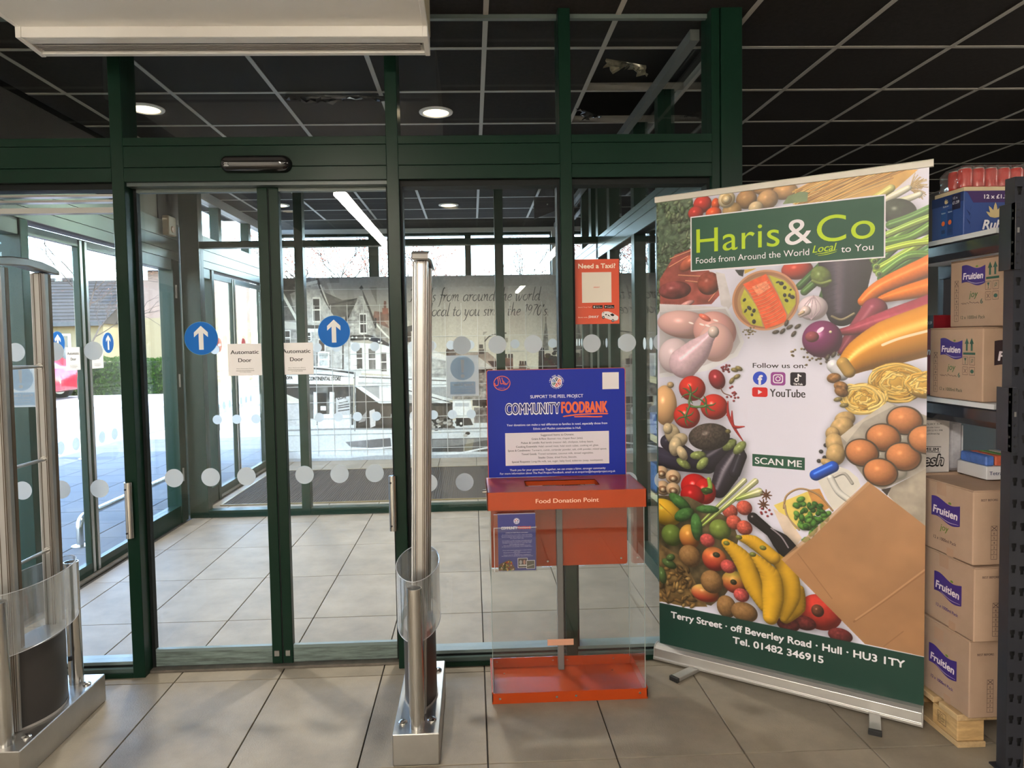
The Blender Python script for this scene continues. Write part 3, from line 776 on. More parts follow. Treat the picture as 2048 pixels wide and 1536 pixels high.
# ================================================================== stickers and notices on the glass
PAPER = mat('notice_paper', rgb(246, 244, 247), 0.5, spec=0.3)
BLUE = mat('sticker_blue', rgb(6, 100, 188), 0.5, spec=0.2)
WINK = ink(238, 238, 238)
TXT = ink(28, 30, 36)
def disc_mb(c, eu, ev, r, th, n=48):
    c, eu, ev = Vector(c), Vector(eu), Vector(ev); nn = eu.cross(ev); mb = MB()
    for k in (0, 1):
        for i in range(n): mb.v.append(c + eu*r*math.cos(2*math.pi*i/n) + ev*r*math.sin(2*math.pi*i/n) - nn*th*k)
    mb.f = [tuple(range(n)), tuple(range(n, 2*n))[::-1]] + [(i, n+i, n+(i+1) % n, (i+1) % n) for i in range(n)]
    return mb
def arrow_sticker(c, eu, r, label):
    ev = Vector((0, 0, 1)); t = thing('arrow_sticker', c, label, 'sticker', 'blue arrow stickers')
    disc_mb(c, eu, ev, r, 0.0008).build('disc', BLUE, t)
    f = Flat(c, eu, ev)
    s = r/0.076
    f.ring(0, 0, r, 0.0012*s, ink(110, 165, 205))
    f.poly([(-0.011*s, -0.052*s), (0.010*s, -0.052*s), (0.010*s, 0.024*s), (0.031*s, 0.005*s), (0.031*s, 0.027*s), (0, 0.057*s), (-0.032*s, 0.027*s), (-0.032*s, 0.005*s), (-0.011*s, 0.024*s)], WINK)
    f.build(t, 'arrow')
    return t
def door_notice(c, eu, label, w=0.152, h=0.146):
    eu = Vector(eu); ev = Vector((0, 0, 1)); t = thing('door_notice', c, label, 'notice', 'automatic door notices')
    n = eu.cross(ev); mb = MB()
    mb.obox(Vector(c)-n*0.0004, eu, ev, n, w/2, h/2, 0.0004); mb.build('sheet', PAPER, t)
    f = Flat(c, eu, ev)
    f.text('Automatic', 0, 0.026, 0.128, 0.0185, TXT, align='c', offset=0.018)
    f.text('Door', 0, -0.011, 0.060, 0.0185, TXT, align='c', offset=0.018)
    f.text('Hero Automatic Doors', 0, -0.043, 0.078, 0.0038, TXT, align='c')
    f.text('www.heroautomaticdoors.co.uk', 0, -0.0505, 0.082, 0.0030, TXT, align='c'); f.rect(-0.041, -0.0525, 0.041, -0.0518, TXT)
    f.text('Tel: 01482 000000', 0, -0.0585, 0.052, 0.0030, TXT, align='c')
    f.build(t)
    return t
X1 = (1, 0, 0)
arrow_sticker((-1.234, 3.1885, 1.532), X1, 0.076, 'blue circle with white up arrow on the left sliding door leaf')
arrow_sticker((-0.632, 3.1885, 1.552), X1, 0.0735, 'blue circle with white up arrow on the right sliding door leaf')
door_notice((-1.0405, 3.1885, 1.431), X1, 'white Automatic Door notice on the left sliding leaf beside the meeting stile')
door_notice((-0.806, 3.1885, 1.431), X1, 'white Automatic Door notice on the right sliding leaf beside the meeting stile')
Y1 = (0, 1, 0)
XS = XL-0.059
arrow_sticker((XS, 4.319, 1.530), Y1, 0.072, 'blue arrow circle on the near leaf of the side door to the car park')
arrow_sticker((XS, 4.905, 1.530), Y1, 0.072, 'blue arrow circle on the far leaf of the side door to the car park')
door_notice((XS, 4.475, 1.430), Y1, 'Automatic Door notice on the near leaf of the side door to the car park')
door_notice((XS, 4.755, 1.430), Y1, 'Automatic Door notice on the far leaf of the side door to the car park')
# red stop circles on the further side door
for y, lab in ((7.02, 'near'), (7.75, 'far')):
    t = thing('stop_sticker', (XL-0.059, y, 1.50), 'red round sticker on the %s leaf of the side door beyond the second screen' % lab, 'sticker', 'red door stickers')
    disc_mb((XL-0.059, y, 1.50), (0, 1, 0), (0, 0, 1), 0.07, 0.0008).build('disc', mat('sticker_red', rgb(170, 30, 35), 0.4), t)
    f = Flat((XL-0.059, y, 1.50), (0, 1, 0), (0, 0, 1)); f.rect(-0.045, -0.012, 0.045, 0.012, WINK); f.build(t, 'bar')
# keep clear notices, stuck on from the lobby side: seen from the back, so the words read reversed
PALEB = film_mat('notice_back', (0.66, 0.70, 0.74), 0.10, 0.5); PALE1 = film_mat('notice_back_blue', (0.46, 0.62, 0.78), 0.05, 0.5)
PALE2 = film_mat('notice_back_white', (0.70, 0.74, 0.78), 0.05, 0.5)
for x, z, lab in ((-0.046, 1.338, 'on the pane right of the sliding doors'), (-2.04, 1.33, 'on the pane left of the sliding doors')):
    t = thing('keep_clear_notice', (x, 3.1865, z), 'pale reversed Keep Clear notice %s' % lab, 'notice', 'keep clear notices')
    MB().box(x-0.074, x+0.074, 3.1850, 3.1856, z-0.095, z+0.094).build('sheet', PALEB, t)
    f = Flat((x, 3.1774, z), X1, (0, 0, 1), 0.0)
    f.disc(0, 0.035, 0.056, PALE1, 0, 40)
    f.poly([(-0.0085, 0.074), (0.0085, 0.074), (0.0045, 0.014), (-0.0045, 0.014)], PALE2, 1); f.disc(0, -0.002, 0.0088, PALE2, 1)
    f.rect(-0.058, -0.086, 0.058, -0.028, PALE1, 0)
    f.text('Keep Clear', 0, -0.047, 0.098, 0.013, PALE2, 1, align='c', mirror=True, offset=0.01)
    f.text('Automatic door', 0, -0.062, 0.08, 0.005, PALE2, 1, align='c', mirror=True)
    f.text('opens outwards', 0, -0.073, 0.08, 0.005, PALE2, 1, align='c', mirror=True)
    f.build(t, 'print')
# taxi poster
PX, PZ, PW, PH = 0.4765, 1.5655, 0.2095, 0.2985
tp = thing('taxi_poster', (PX+PW/2, 3.176, PZ), 'orange Need a Taxi? poster on the pane above the blue donation board', 'poster')
MB().box(PX, PX+PW, 3.1752, 3.1760, PZ, PZ+PH).build('sheet', mat('poster_orange', rgb(206, 72, 34), 0.4, noise=0.03), tp)
f = Flat((PX, 3.1752, PZ), X1, (0, 0, 1)); CREAM = ink(240, 224, 205); BLK = ink(16, 14, 16)
f.text('Need a Taxi?', PW/2+0.002, 0.2575, 0.173, 0.0215, CREAM, align='c', offset=0.03)
f.rect(0.0365, 0.0985, 0.1735, 0.2385, ink(226, 218, 206))
f.text('SWAY', 0.105, 0.166, 0.030, 0.0065, ink(206, 72, 34), 1, align='c', shear=0.25, offset=0.02)
f.text('Search "Sway Taxi"', 0.018, 0.0765, 0.061, 0.0042, CREAM)
for u, a, b in ((0.085, 'Download on the', 'App Store'), (0.139, 'GET IT ON', 'Google Play')):
    f.rect(u, 0.071, u+0.047, 0.0865, BLK); f.text(a, u+0.014, 0.0815, 0.020, 0.0020, WINK, 1); f.text(b, u+0.014, 0.0748, 0.030, 0.0042, WINK, 1, offset=0.01)
f.disc(0.0925, 0.0785, 0.0034, WINK, 1, 16, 0.004); f.poly([(0.0925, 0.0825), (0.0945, 0.0850), (0.0945, 0.0830)], WINK, 1)
f.poly([(0.1435, 0.0745), (0.1500, 0.0788), (0.1435, 0.0830)], WINK, 1)
f.text('Book with', 0.018, 0.029, 0.042, 0.0055, CREAM); f.text('SWAY', 0.064, 0.0275, 0.050, 0.0120, ink(245, 240, 235), shear=0.22, offset=0.02)
# little white car printed in the corner
CW, CG, CK = ink(228, 226, 226), ink(150, 150, 155), ink(20, 20, 22)
f.poly([(0.127, 0.045), (0.130, 0.053), (0.140, 0.0575), (0.158, 0.0570), (0.176, 0.0500), (0.190, 0.0415), (0.2035, 0.0335), (0.2045, 0.0235), (0.198, 0.0140), (0.186, 0.0110), (0.172, 0.0165), (0.145, 0.0260), (0.128, 0.0330)], CW, 1)
f.poly([(0.166, 0.0435), (0.177, 0.0480), (0.187, 0.0400), (0.180, 0.0340), (0.172, 0.0360)], CK, 2)
f.poly([(0.143, 0.0440), (0.149, 0.0465), (0.151, 0.0395), (0.143, 0.0400)], CK, 2); f.poly([(0.154, 0.0450), (0.157, 0.0420), (0.169, 0.0325), (0.156, 0.0370)], CK, 2)
f.poly([(0.130, 0.0490), (0.140, 0.0560), (0.137, 0.0500)], CK, 2)
f.disc(0.1345, 0.0300, 0.0062, CK, 2, 18, 0.0068); f.disc(0.1345, 0.0300, 0.004, CG, 3, 18); f.disc(0.1785, 0.0140, 0.0066, CK, 2, 18, 0.0072); f.disc(0.1785, 0.0140, 0.0043, CG, 3, 18)
f.poly([(0.172, 0.0165), (0.186, 0.0110), (0.198, 0.0140), (0.197, 0.017), (0.187, 0.0150)], CG, 2); f.text('TAXI', 0.146, 0.032, 0.012, 0.0028, CG, 2, rot=-0.35)
f.build(tp)

# ================================================================== security gates
ag = thing('security_gate', (-0.226, 2.65, 0), 'steel and aluminium anti-theft gate in the middle with a clear curved guard', 'security gate', 'anti-theft gates at the doors')
BX = -0.226
MB().box(BX-0.0825, BX+0.0825, 2.375, 2.930, 0.0, 0.115).build('base_box', STEEL_B, ag, bevel=0.003)
for y in (2.425, 2.862):
    mb = MB(); prof = [(0.0275, 0.115), (0.0275, 0.622), (0.0245, 0.622), (0.0245, 0.58)]
    n = 28
    for r, z in prof: mb.v += [(BX+0.002+r*math.cos(2*math.pi*k/n), y+r*math.sin(2*math.pi*k/n), z) for k in range(n)]
    for i in range(len(prof)-1): mb.f += [(i*n+k, i*n+(k+1) % n, (i+1)*n+(k+1) % n, (i+1)*n+k) for k in range(n)]
    b = mb.build('bollard', STEEL, ag, smooth=True)
    MB().cyl((BX+0.002, y, 0.57), (BX+0.002, y, 0.585), 0.0245, n=20).build('plug', mat('rust_inside', (0.06, 0.035, 0.02), 0.7), b)
for x, y in ((-0.052, 2.452), (0.052, 2.462), (0.055, 2.84), (-0.052, 2.85)):
    mb = MB(); mb.lathe((BX+x, y, 0.115), [(0.017, 0.0), (0.0165, 0.005), (0.011, 0.010), (0.003, 0.0115)], 18); mb.build('dome_nut', STEEL, ag, smooth=True)
for y0, y1 in ((2.492, 2.556), (2.742, 2.806)):
    up = MB().box(BX-0.018, BX+0.018, y0, y1, 0.115, 1.792).box(BX-0.027, BX+0.025, y0+0.008, y1-0.028, 0.115, 1.792).build('upright', ALU, ag, bevel=0.004)
    MB().box(BX+0.0182, BX+0.0215, y1-0.024, y1-0.006, 0.115, 1.79).build('brown_reflection', mat('brown_reflection', (0.16, 0.115, 0.075), 0.35, 0.7), up)  # brown reflection on the upright, put on as a coloured strip
    for gx in (-0.012, 0.009, 0.0155): MB().box(BX+gx, BX+gx+0.0025, y0-0.0008, y0+0.001, 0.116, 1.79).build('dark_reflection', mat('dark_reflection_tone', (0.10, 0.075, 0.055), 0.4, 0.6), up)  # dark stripes of reflection coloured onto the front face
    MB().box(BX-0.0305, BX-0.0272, y0+0.012, y1-0.034, 0.115, 1.79).build('pale_reflection', mat('pale_reflection', (0.75, 0.76, 0.80), 0.4), up)  # pale reflection down the side, put on as a coloured strip
for z in (0.708, 1.066, 1.430):
    r = MB().cyl((BX, 2.550, z), (BX, 2.748, z), 0.0065, n=12).build('rung', ALU, ag, smooth=True)
    for y in (2.556, 2.738): MB().cyl((BX, y, z), (BX, y+0.006, z), 0.0125, n=14).build('collar', STEEL, r, smooth=True)
cap = [(2.445, 1.788), (2.450, 1.812), (2.48, 1.822), (2.56, 1.832), (2.65, 1.836), (2.74, 1.832), (2.815, 1.820), (2.845, 1.808), (2.850, 1.790), (2.81, 1.792), (2.65, 1.806), (2.49, 1.794)]
MB().prism(cap, 'x', BX-0.030, BX+0.030).build('top_cap', mat('cap_grey', (0.36, 0.345, 0.33), 0.3, 0.8), ag, bevel=0.004)
# dark curved foot cover between the uprights and the clear guard round the bollards
def lens(half, y0, y1, n=20, p=1.0):
    ym, hy = (y0+y1)/2, (y1-y0)/2
    return [(half*(1-abs(-1+2*i/n)**2)**p, ym+hy*(-1+2*i/n)) for i in range(n+1)]
L = lens(0.062, 2.50, 2.80)
ring = [(BX+x, y) for x, y in L] + [(BX-x, y) for x, y in L[::-1]]
mb = MB(); n = len(ring)
for z in (0.115, 0.405): mb.v += [(x, y, z) for x, y in ring]
mb.f = [(i, (i+1) % n, n+(i+1) % n, n+i) for i in range(n)]
fc = mb.build('foot_cover', mat('dark_cover', (0.035, 0.032, 0.031), 0.42), ag, smooth=True)
MB().prism(ring, 'z', 0.4045, 0.410).build('cover_lid', mat('grey_lid', (0.30, 0.30, 0.31), 0.4), fc)
MB().prism([(BX+(x-BX)*1.05, y) for x, y in ring], 'z', 0.115, 0.123).build('cover_foot', mat('grey_foot', (0.35, 0.33, 0.31), 0.4), fc)
MB().cyl((BX+0.020, 2.782, 0.25), (BX+0.031, 2.79, 0.25), 0.010, n=14).build('cover_lock', BLACK, fc)
L = lens(0.082, 2.412, 2.875, 28, 0.62)
band = [(BX+x, y) for x, y in L] + [(BX-x, y) for x, y in L[::-1]][1:-1]
mb = MB(); n = len(band)
for (sc_, z) in ((1, 0.425), (1, 0.645), (0.965, 0.645), (0.965, 0.425)):
    mb.v += [(BX+(x-BX)*sc_, 2.6435+(y-2.6435)*(1-(1-sc_)*0.3), z) for x, y in band]
for i in range(3): mb.f += [(i*n+k, i*n+(k+1) % n, (i+1)*n+(k+1) % n, (i+1)*n+k) for k in range(n)]
gd = mb.build('clear_guard', PVC, ag, smooth=True)
mb = MB(); mb.tube([(x, y, 0.646) for x, y in band]+[(band[0][0], band[0][1], 0.646)], 0.0016, n=6); mb.build('guard_edge', mat('guard_edge', (0.42, 0.43, 0.46), 0.2), gd)
mb = MB(); mb.tube([(x, y, 0.424) for x, y in band]+[(band[0][0], band[0][1], 0.424)], 0.0013, n=6); mb.build('guard_edge', mat('guard_edge', (0.42, 0.43, 0.46), 0.2), gd)
left_gate = dup(ag, (-1.441, -0.012, 0), 'steel and aluminium anti-theft gate at the left edge with three rungs showing')
def lean(o, k, sh):
    for c in list(o.children):
        if c.name.split('.')[0] in ('upright', 'rung', 'top_cap'):
            for q in [c]+list(c.children):
                q.data = q.data.copy()
                for v in q.data.vertices: v.co.x += sh + (v.co.z-0.115)*k
lean(ag, 0.026, 0.004); lean(left_gate, 0.006, -0.018)

# ================================================================== food donation stand
ORANGE = mat('orange_paint', rgb(162, 58, 11), 0.30, spec=0.5, noise=0.03, scale=4)
SX0, SX1, SY0, SY1 = 0.054, 0.701, 2.768, 3.068
ds = thing('food_donation_stand', ((SX0+SX1)/2, 2.92, 0), 'orange food donation stand with clear bin and blue foodbank board', 'donation stand')
tr = MB().box(SX0, SX1, SY0, SY1, 0.0, 0.010).box(SX0, SX1, SY0, SY0+0.004, 0.010, 0.044).box(SX0, SX1, SY1-0.004, SY1, 0.010, 0.052)
tr.box(SX0, SX0+0.004, SY0, SY1, 0.010, 0.050).box(SX1-0.004, SX1, SY0, SY1, 0.010, 0.050)
tray = tr.build('base_tray', ORANGE, ds)
for x, z in ((0.086, 0.022), (0.322, 0.022), (0.402, 0.024), (0.668, 0.026)):
    MB().cyl((x, SY0-0.002, z), (x, SY0, z), 0.0048, n=12).build('screw', STEEL, tray)
for x, y, z in ((0.115, 3.0, 0.0105), (0.60, 3.0, 0.0105)):
    MB().cyl((x, y, z), (x, y, z+0.003), 0.004, n=10).build('screw', STEEL, tray)
for x in (0.34, 0.405, 0.618, 0.085):
    MB().cyl((x, SY1-0.0065, 0.036), (x, SY1-0.004, 0.036), 0.0042, n=10).build('screw', STEEL, tray)
# clear walls
def sheet(x0, x1, y0, y1, z0, z1):
    p = MB().box(x0, x1, y0, y1, z0, z1).build('clear_panel', ACRYL, ds)
    return p
fp = sheet(SX0+0.006, SX1-0.006, SY0+0.005, SY0+0.009, 0.012, 0.812)
sheet(SX0+0.005, SX0+0.009, SY0+0.010, SY1-0.010, 0.012, 0.812); sheet(SX1-0.009, SX1-0.005, SY0+0.010, SY1-0.010, 0.012, 0.812)
bp_ = sheet(SX0+0.010, SX1-0.010, SY1-0.009, SY1-0.005, 0.055, 0.47)
for x, y in ((SX0+0.0045, SY0+0.005), (SX1-0.0095, SY0+0.005), (SX1-0.0095, SY1-0.0105)):
    MB().box(x, x+0.0022, y, y+0.004, 0.046, 0.812).build('panel_edge', ACRYL_E, fp)
# lid with a posting slot
Z0, Z1 = 0.808, 0.882
s0, s1, t0, t1 = 0.216, 0.527, 2.862, 2.976
lid = MB()
for a, b, c, d in ((SX0-0.005, SX1, 2.760, t0), (SX0-0.005, SX1, t1, 3.066), (SX0-0.005, s0, t0, t1), (s1, SX1, t0, t1)):
    lid.box(a, b, c, d, Z1-0.003, Z1)
lid.box(SX0-0.005, SX1, 2.758, 2.761, Z0, Z1).box(SX0-0.005, SX0-0.002, 2.758, 3.066, Z0, Z1).box(SX1-0.003, SX1, 2.758, 3.066, Z0, Z1)
for a, b, c, d in ((s0, s1, t0-0.002, t0), (s0, s1, t1, t1+0.002), (s0-0.002, s0, t0, t1), (s1, s1+0.002, t0, t1)):
    lid.box(a, b, c, d, Z1-0.022, Z1)
lid_o = lid.build('lid', ORANGE, ds)
f = Flat((SX0-0.005, 2.758, Z0), X1, (0, 0, 1))
f.text('Food Donation Point', 0.326, 0.0265, 0.258, 0.0185, ink(240, 205, 185), align='c', offset=0.012); f.build(lid_o)
MB().cyl((SX0-0.022, 2.90, 0.856), (SX0-0.004, 2.90, 0.856), 0.0085, n=14).build('lid_lock', STEEL, lid_o, smooth=True)
# orange back panel, blue header board
HB0, HB1, HZ0, HZ1 = 0.064, 0.681, 0.884, 1.364
BOARD = mat('board_orange_edge', rgb(200, 78, 40), 0.4)
def rr(x0, x1, z0, z1, r, bottom=False):
    pts = []
    for cx, cz, a0 in ((x1-r, z1-r, 0), (x0+r, z1-r, 90)):
        pts += [(cx+r*math.cos(math.radians(a0+a)), cz+r*math.sin(math.radians(a0+a))) for a in range(0, 91, 15)]
    if bottom:
        for cx, cz, a0 in ((x0+r, z0+r, 180), (x1-r, z0+r, 270)):
            pts += [(cx+r*math.cos(math.radians(a0+a)), cz+r*math.sin(math.radians(a0+a))) for a in range(0, 91, 15)]
    else: pts += [(x0, z0), (x1, z0)]
    return pts
bk = MB().prism(rr(HB0-0.002, HB1+0.002, 0.478, 0.806, 0.012, True), 'y', 3.046, 3.052).build('back_panel', ORANGE, ds)
for x, z in ((0.322, 0.50), (0.372, 0.50), (0.655, 0.505)):
    MB().cyl((x, 3.043, z), (x, 3.046, z), 0.0045, n=12).build('screw', STEEL, bk)
hb = MB().prism(rr(HB0-0.003, HB1+0.003, HZ0, HZ1+0.002, 0.010), 'y', 3.055, 3.0615).build('header_board', BOARD, ds)
MB().prism(rr(HB0, HB1, HZ0, HZ1, 0.009), 'y', 3.0535, 3.0548).build('blue_sheet', mat('board_blue', rgb(22, 42, 150), 0.45, spec=0.25), hb)
f = Flat((HB0, 3.0535, HZ0), X1, (0, 0, 1), 0.0004)
OR, WH, NV = ink(226, 104, 62), ink(240, 238, 244), ink(44, 44, 112)
# halal roundel
f.ring(0.066, 0.423, 0.0375, 0.0032, OR, 0, 40, 0.033)
for st, w in ((spline([(0.095, 0.431), (0.091, 0.421), (0.080, 0.422), (0.073, 0.432), (0.069, 0.432)], 6), 0.0032), (spline([(0.094, 0.424), (0.086, 0.417), (0.078, 0.418), (0.071, 0.421)], 6), 0.0032),
              ([(0.0725, 0.421), (0.066, 0.448)], 0.0034), ([(0.060, 0.420), (0.0690, 0.421)], 0.0034), ([(0.061, 0.420), (0.0555, 0.448)], 0.0034),
              (spline([(0.0475, 0.448), (0.0505, 0.425), (0.046, 0.414), (0.037, 0.414), (0.034, 0.424)], 6), 0.0034)):
    f.line(st, w, OR)
f.text('HALAL', 0.066, 0.3985, 0.030, 0.0052, OR, align='c', space=1.3)
# round project emblem with six raised-arm figures
f.disc(0.310, 0.423, 0.0245, WH, 0, 40)
for k, c in enumerate(((40, 40, 60), (226, 120, 50), (170, 40, 60), (214, 70, 40), (40, 90, 60), (60, 110, 170))):
    a = math.pi/2 - k*math.pi/3; c_ = ink(*c)
    P = lambda r, da: (0.310+r*math.cos(a+da), 0.423+r*math.sin(a+da))
    f.poly([P(0.002, 0), P(0.0205, 0.42), P(0.0222, 0.30), P(0.0110, 0), P(0.0222, -0.30), P(0.0205, -0.42)], c_, 1); f.disc(*P(0.0185, 0), 0.0031, c_, 1, 14)
def arc_text(s, r, a0, a1, h, top=True):
    for i, ch in enumerate(s):
        if ch == ' ': continue
        a = a0 + (a1-a0)*i/(len(s)-1); rot = a-math.pi/2 if top else a+math.pi/2
        rad = r if top else r+h
        f.text(ch, 0.310+rad*math.cos(a), 0.423+rad*math.sin(a), None, h, WH, 1, align='c', rot=rot, offset=0.02)
arc_text('THE PEEL PROJECT', 0.0265, math.radians(168), math.radians(12), 0.0070)
arc_text('a community for the community', 0.0262, math.radians(200), math.radians(340), 0.0040, False)
for s in (-1, 1): f.disc(0.310+s*0.0305, 0.423, 0.0014, WH, 1, 10)
# blank white card where the code square was printed
f.rect(0.516, 0.387, 0.590, 0.462, ink(226, 220, 224))
f.text('SUPPORT THE PEEL PROJECT', 0.310, 0.3530, 0.237, 0.0145, WH, align='c', offset=0.006)
f.text('COMMUNITY', 0.078, 0.283, 0.247, 0.0505, WH, 0, offset=0.050, space=1.06)
f.text('COMMUNITY', 0.0800, 0.2855, 0.243, 0.0465, NV, 1, offset=0.016, space=1.06)
f.text('FOODBANK', 0.329, 0.285, 0.210, 0.0500, OR, 0, offset=0.034, space=1.06)
f.line(spline([(0.336, 0.268), (0.40, 0.275), (0.48, 0.278), (0.541, 0.277)], 8), [0.001]+[0.006]*22+[0.003], OR)
f.line(spline([(0.386, 0.266), (0.44, 0.266), (0.48, 0.264), (0.514, 0.2645)], 8), [0.001]+[0.0055]*22+[0.003], OR)
f.text('Your donations can make a real difference to families in need, especially those from', 0.310, 0.2300, 0.452, 0.0100, WH, align='c', offset=0.006)
f.text('Ethnic and Muslim communities in Hull.', 0.310, 0.2115, 0.214, 0.0100, WH, align='c', offset=0.006)
f.rect(0.076, 0.052, 0.543, 0.199, ink(218, 212, 222))
DK = ink(52, 52, 72)
rows = [('Suggested Items to Donate:', '', 0.150), ('Grains & Rice:', ' Basmati rice, chapati flour (atta).', 0.232), ('Pulses & Lentils:', ' Red lentils (masoor dal), chickpeas, kidney beans.', 0.326),
        ('Cooking Essentials:', ' Halal canned meat, halal stock cubes, cooking oil, ghee.', 0.372), ('Spices & Condiments:', ' Turmeric, cumin, coriander powder, salt, chilli powder, mixed spices.', 0.446),
        ('Tinned Goods:', ' Tinned tomatoes, coconut milk, tinned vegetables.', 0.324), ('Snacks:', ' Dates, dried fruits, biscuits.', 0.174), ('Special Requests:', ' Long-life milk, tea, sugar, baby food, toiletries (soap, toothpaste).', 0.412)]
for i, (a, b, wd) in enumerate(rows):
    v = 0.1830-0.0169*i; na, nb = len(a), len(b); wa = wd*na*1.04/(na*1.04+nb) if nb else wd
    f.text(a, 0.310-wd/2, v, wa, 0.0092, DK, 1, offset=0.012)
    if nb: f.text(b.strip(), 0.310-wd/2+wa+0.005, v, wd-wa-0.005, 0.0088, DK, 1)
f.text('Thank you for your generosity. Together, we can create a fairer, stronger community', 0.310, 0.0275, 0.432, 0.0095, WH, align='c', offset=0.004)
f.text('For more information about The Peel Project Foodbank, email us at enquiries@thepeelproject.org.uk', 0.310, 0.0125, 0.520, 0.0095, WH, align='c', offset=0.004)
f.build(hb)
MB().box(0.360, 0.387, 3.020, 3.044, 0.010, 0.86).build('grey_pole', mat('grey_pole', (0.17, 0.165, 0.165), 0.45), ds, bevel=0.002)
MB().box(0.312, 0.430, 3.0185, 3.0195, 0.124, 0.152).build('peach_label', mat('peach_label', rgb(226, 168, 140), 0.6), ds)
# leaflet holder on the front and the leaflets in it
lh = MB().box(0.073, 0.246, 2.7405, 2.7425, 0.562, 0.742).box(0.073, 0.246, 2.7660, 2.7680, 0.562, 0.790).box(0.073, 0.075, 2.7425, 2.766, 0.562, 0.742).box(0.244, 0.246, 2.7425, 2.766, 0.562, 0.742).box(0.073, 0.246, 2.7425, 2.766, 0.560, 0.562)
lho = lh.build('leaflet_holder', ACRYL, ds)
MB().box(0.0725, 0.0750, 2.7400, 2.7420, 0.562, 0.742).box(0.0725, 0.246, 2.7398, 2.7404, 0.7405, 0.7425).build('holder_edge', mat('holder_edge', (0.55, 0.52, 0.52), 0.2), lho)
lf = thing('foodbank_leaflet', (0.168, 2.75, 0.562), 'small blue foodbank leaflet in a clear holder on the donation stand', 'leaflet')
MB().box(0.090, 0.2425, 2.7490, 2.7640, 0.563, 0.794).build('sheets', mat('leaflet_blue', rgb(50, 52, 116), 0.4), lf)
MB().box(0.090, 0.2425, 2.7490, 2.7640, 0.7941, 0.7948).build('paper_edge', mat('paper_edge', rgb(190, 180, 196), 0.5), lf)
f = Flat((0.090, 2.7490, 0.563), X1, (0, 0, 1), 0.0004); LW = ink(206, 204, 222)
f.disc(0.076, 0.203, 0.010, LW, 0, 24); f.ring(0.076, 0.203, 0.0125, 0.0012, LW)
for k, c in enumerate(((60, 50, 60), (190, 110, 60), (150, 50, 60), (70, 100, 70), (70, 90, 140))):
    a = k*1.257+0.3; f.disc(0.076+0.0055*math.cos(a), 0.203+0.0055*math.sin(a), 0.0024, ink(*c), 1, 12)
f.text('COMMUNITY', 0.013, 0.170, 0.066, 0.0115, LW, offset=0.03); f.text('FOODBANK', 0.081, 0.170, 0.054, 0.0115, ink(204, 84, 66), offset=0.03)
f.text('A lifeline for Hull\'s diverse communities', 0.0765, 0.154, 0.091, 0.0036, LW, align='c', offset=0.02)
body = [(0.1465, 0.122, 'As a leading charity we have been supporting families'), (0.1415, 0.126, 'for years with food that respects faith and culture'), (0.1365, 0.124, 'and our foodbank offers halal parcels to households'), (0.1315, 0.056, 'who need a little help.'),
        (0.1225, 0.120, 'Our project is run by volunteers from every part of'), (0.1175, 0.120, 'the city and relies on the kindness of local people'), (0.1125, 0.118, 'and shops who give what they can, week after week.'), (0.1070, 0.060, 'Every single item counts.'), (0.1025, 0.110, 'You can leave tins and dry food at this point'), (0.0975, 0.124, 'or hand them to any member of our friendly team.'),
        (0.0825, 0.116, 'If you need support, please get in touch with us'), (0.0780, 0.026, 'any day.'), (0.0730, 0.112, 'All parcels are packed with care and respect'), (0.0685, 0.022, 'for you.'), (0.0635, 0.112, 'Thank you for helping your neighbours'), (0.0585, 0.128, 'We could not do it without your generous donations.')]
for v, wd, s in body: f.text(s, 0.0765, v, wd, 0.0026, LW, align='c')
f.rect(0.078, 0.010, 0.118, 0.051, ink(200, 196, 200)); f.rect(0.080, 0.012, 0.116, 0.049, ink(70, 62, 62), 1); f.rect(0.113, 0.006, 0.148, 0.041, ink(200, 196, 200), 2); f.rect(0.115, 0.008, 0.146, 0.039, ink(84, 82, 74), 3)
f.disc(0.09, 0.034, 0.006, ink(150, 150, 150), 2, 12, 0.009); f.disc(0.105, 0.034, 0.005, ink(160, 120, 110), 2, 12, 0.010); f.rect(0.083, 0.018, 0.113, 0.024, ink(180, 180, 180), 2); f.poly([(0.117, 0.015), (0.143, 0.022), (0.143, 0.025), (0.117, 0.019)], ink(150, 150, 145), 4)
r_ = random.Random(3)
f.poly([(0.001, 0.001), (0.064, 0.001), (0.068, 0.008), (0.046, 0.045), (0.030, 0.040), (0.001, 0.026)], ink(92, 70, 54), 0)
for k in range(60):
    u = r_.uniform(0.004, 0.060); v = r_.uniform(0.003, 0.008+0.034*(1-abs(u-0.042)/0.05))
    f.disc(u, v, r_.uniform(0.002, 0.0042), ink(*r_.choice(((170, 60, 40), (196, 150, 60), (90, 110, 60), (190, 170, 140), (110, 60, 60), (190, 186, 90)))), 1, 8)
f.build(lf)

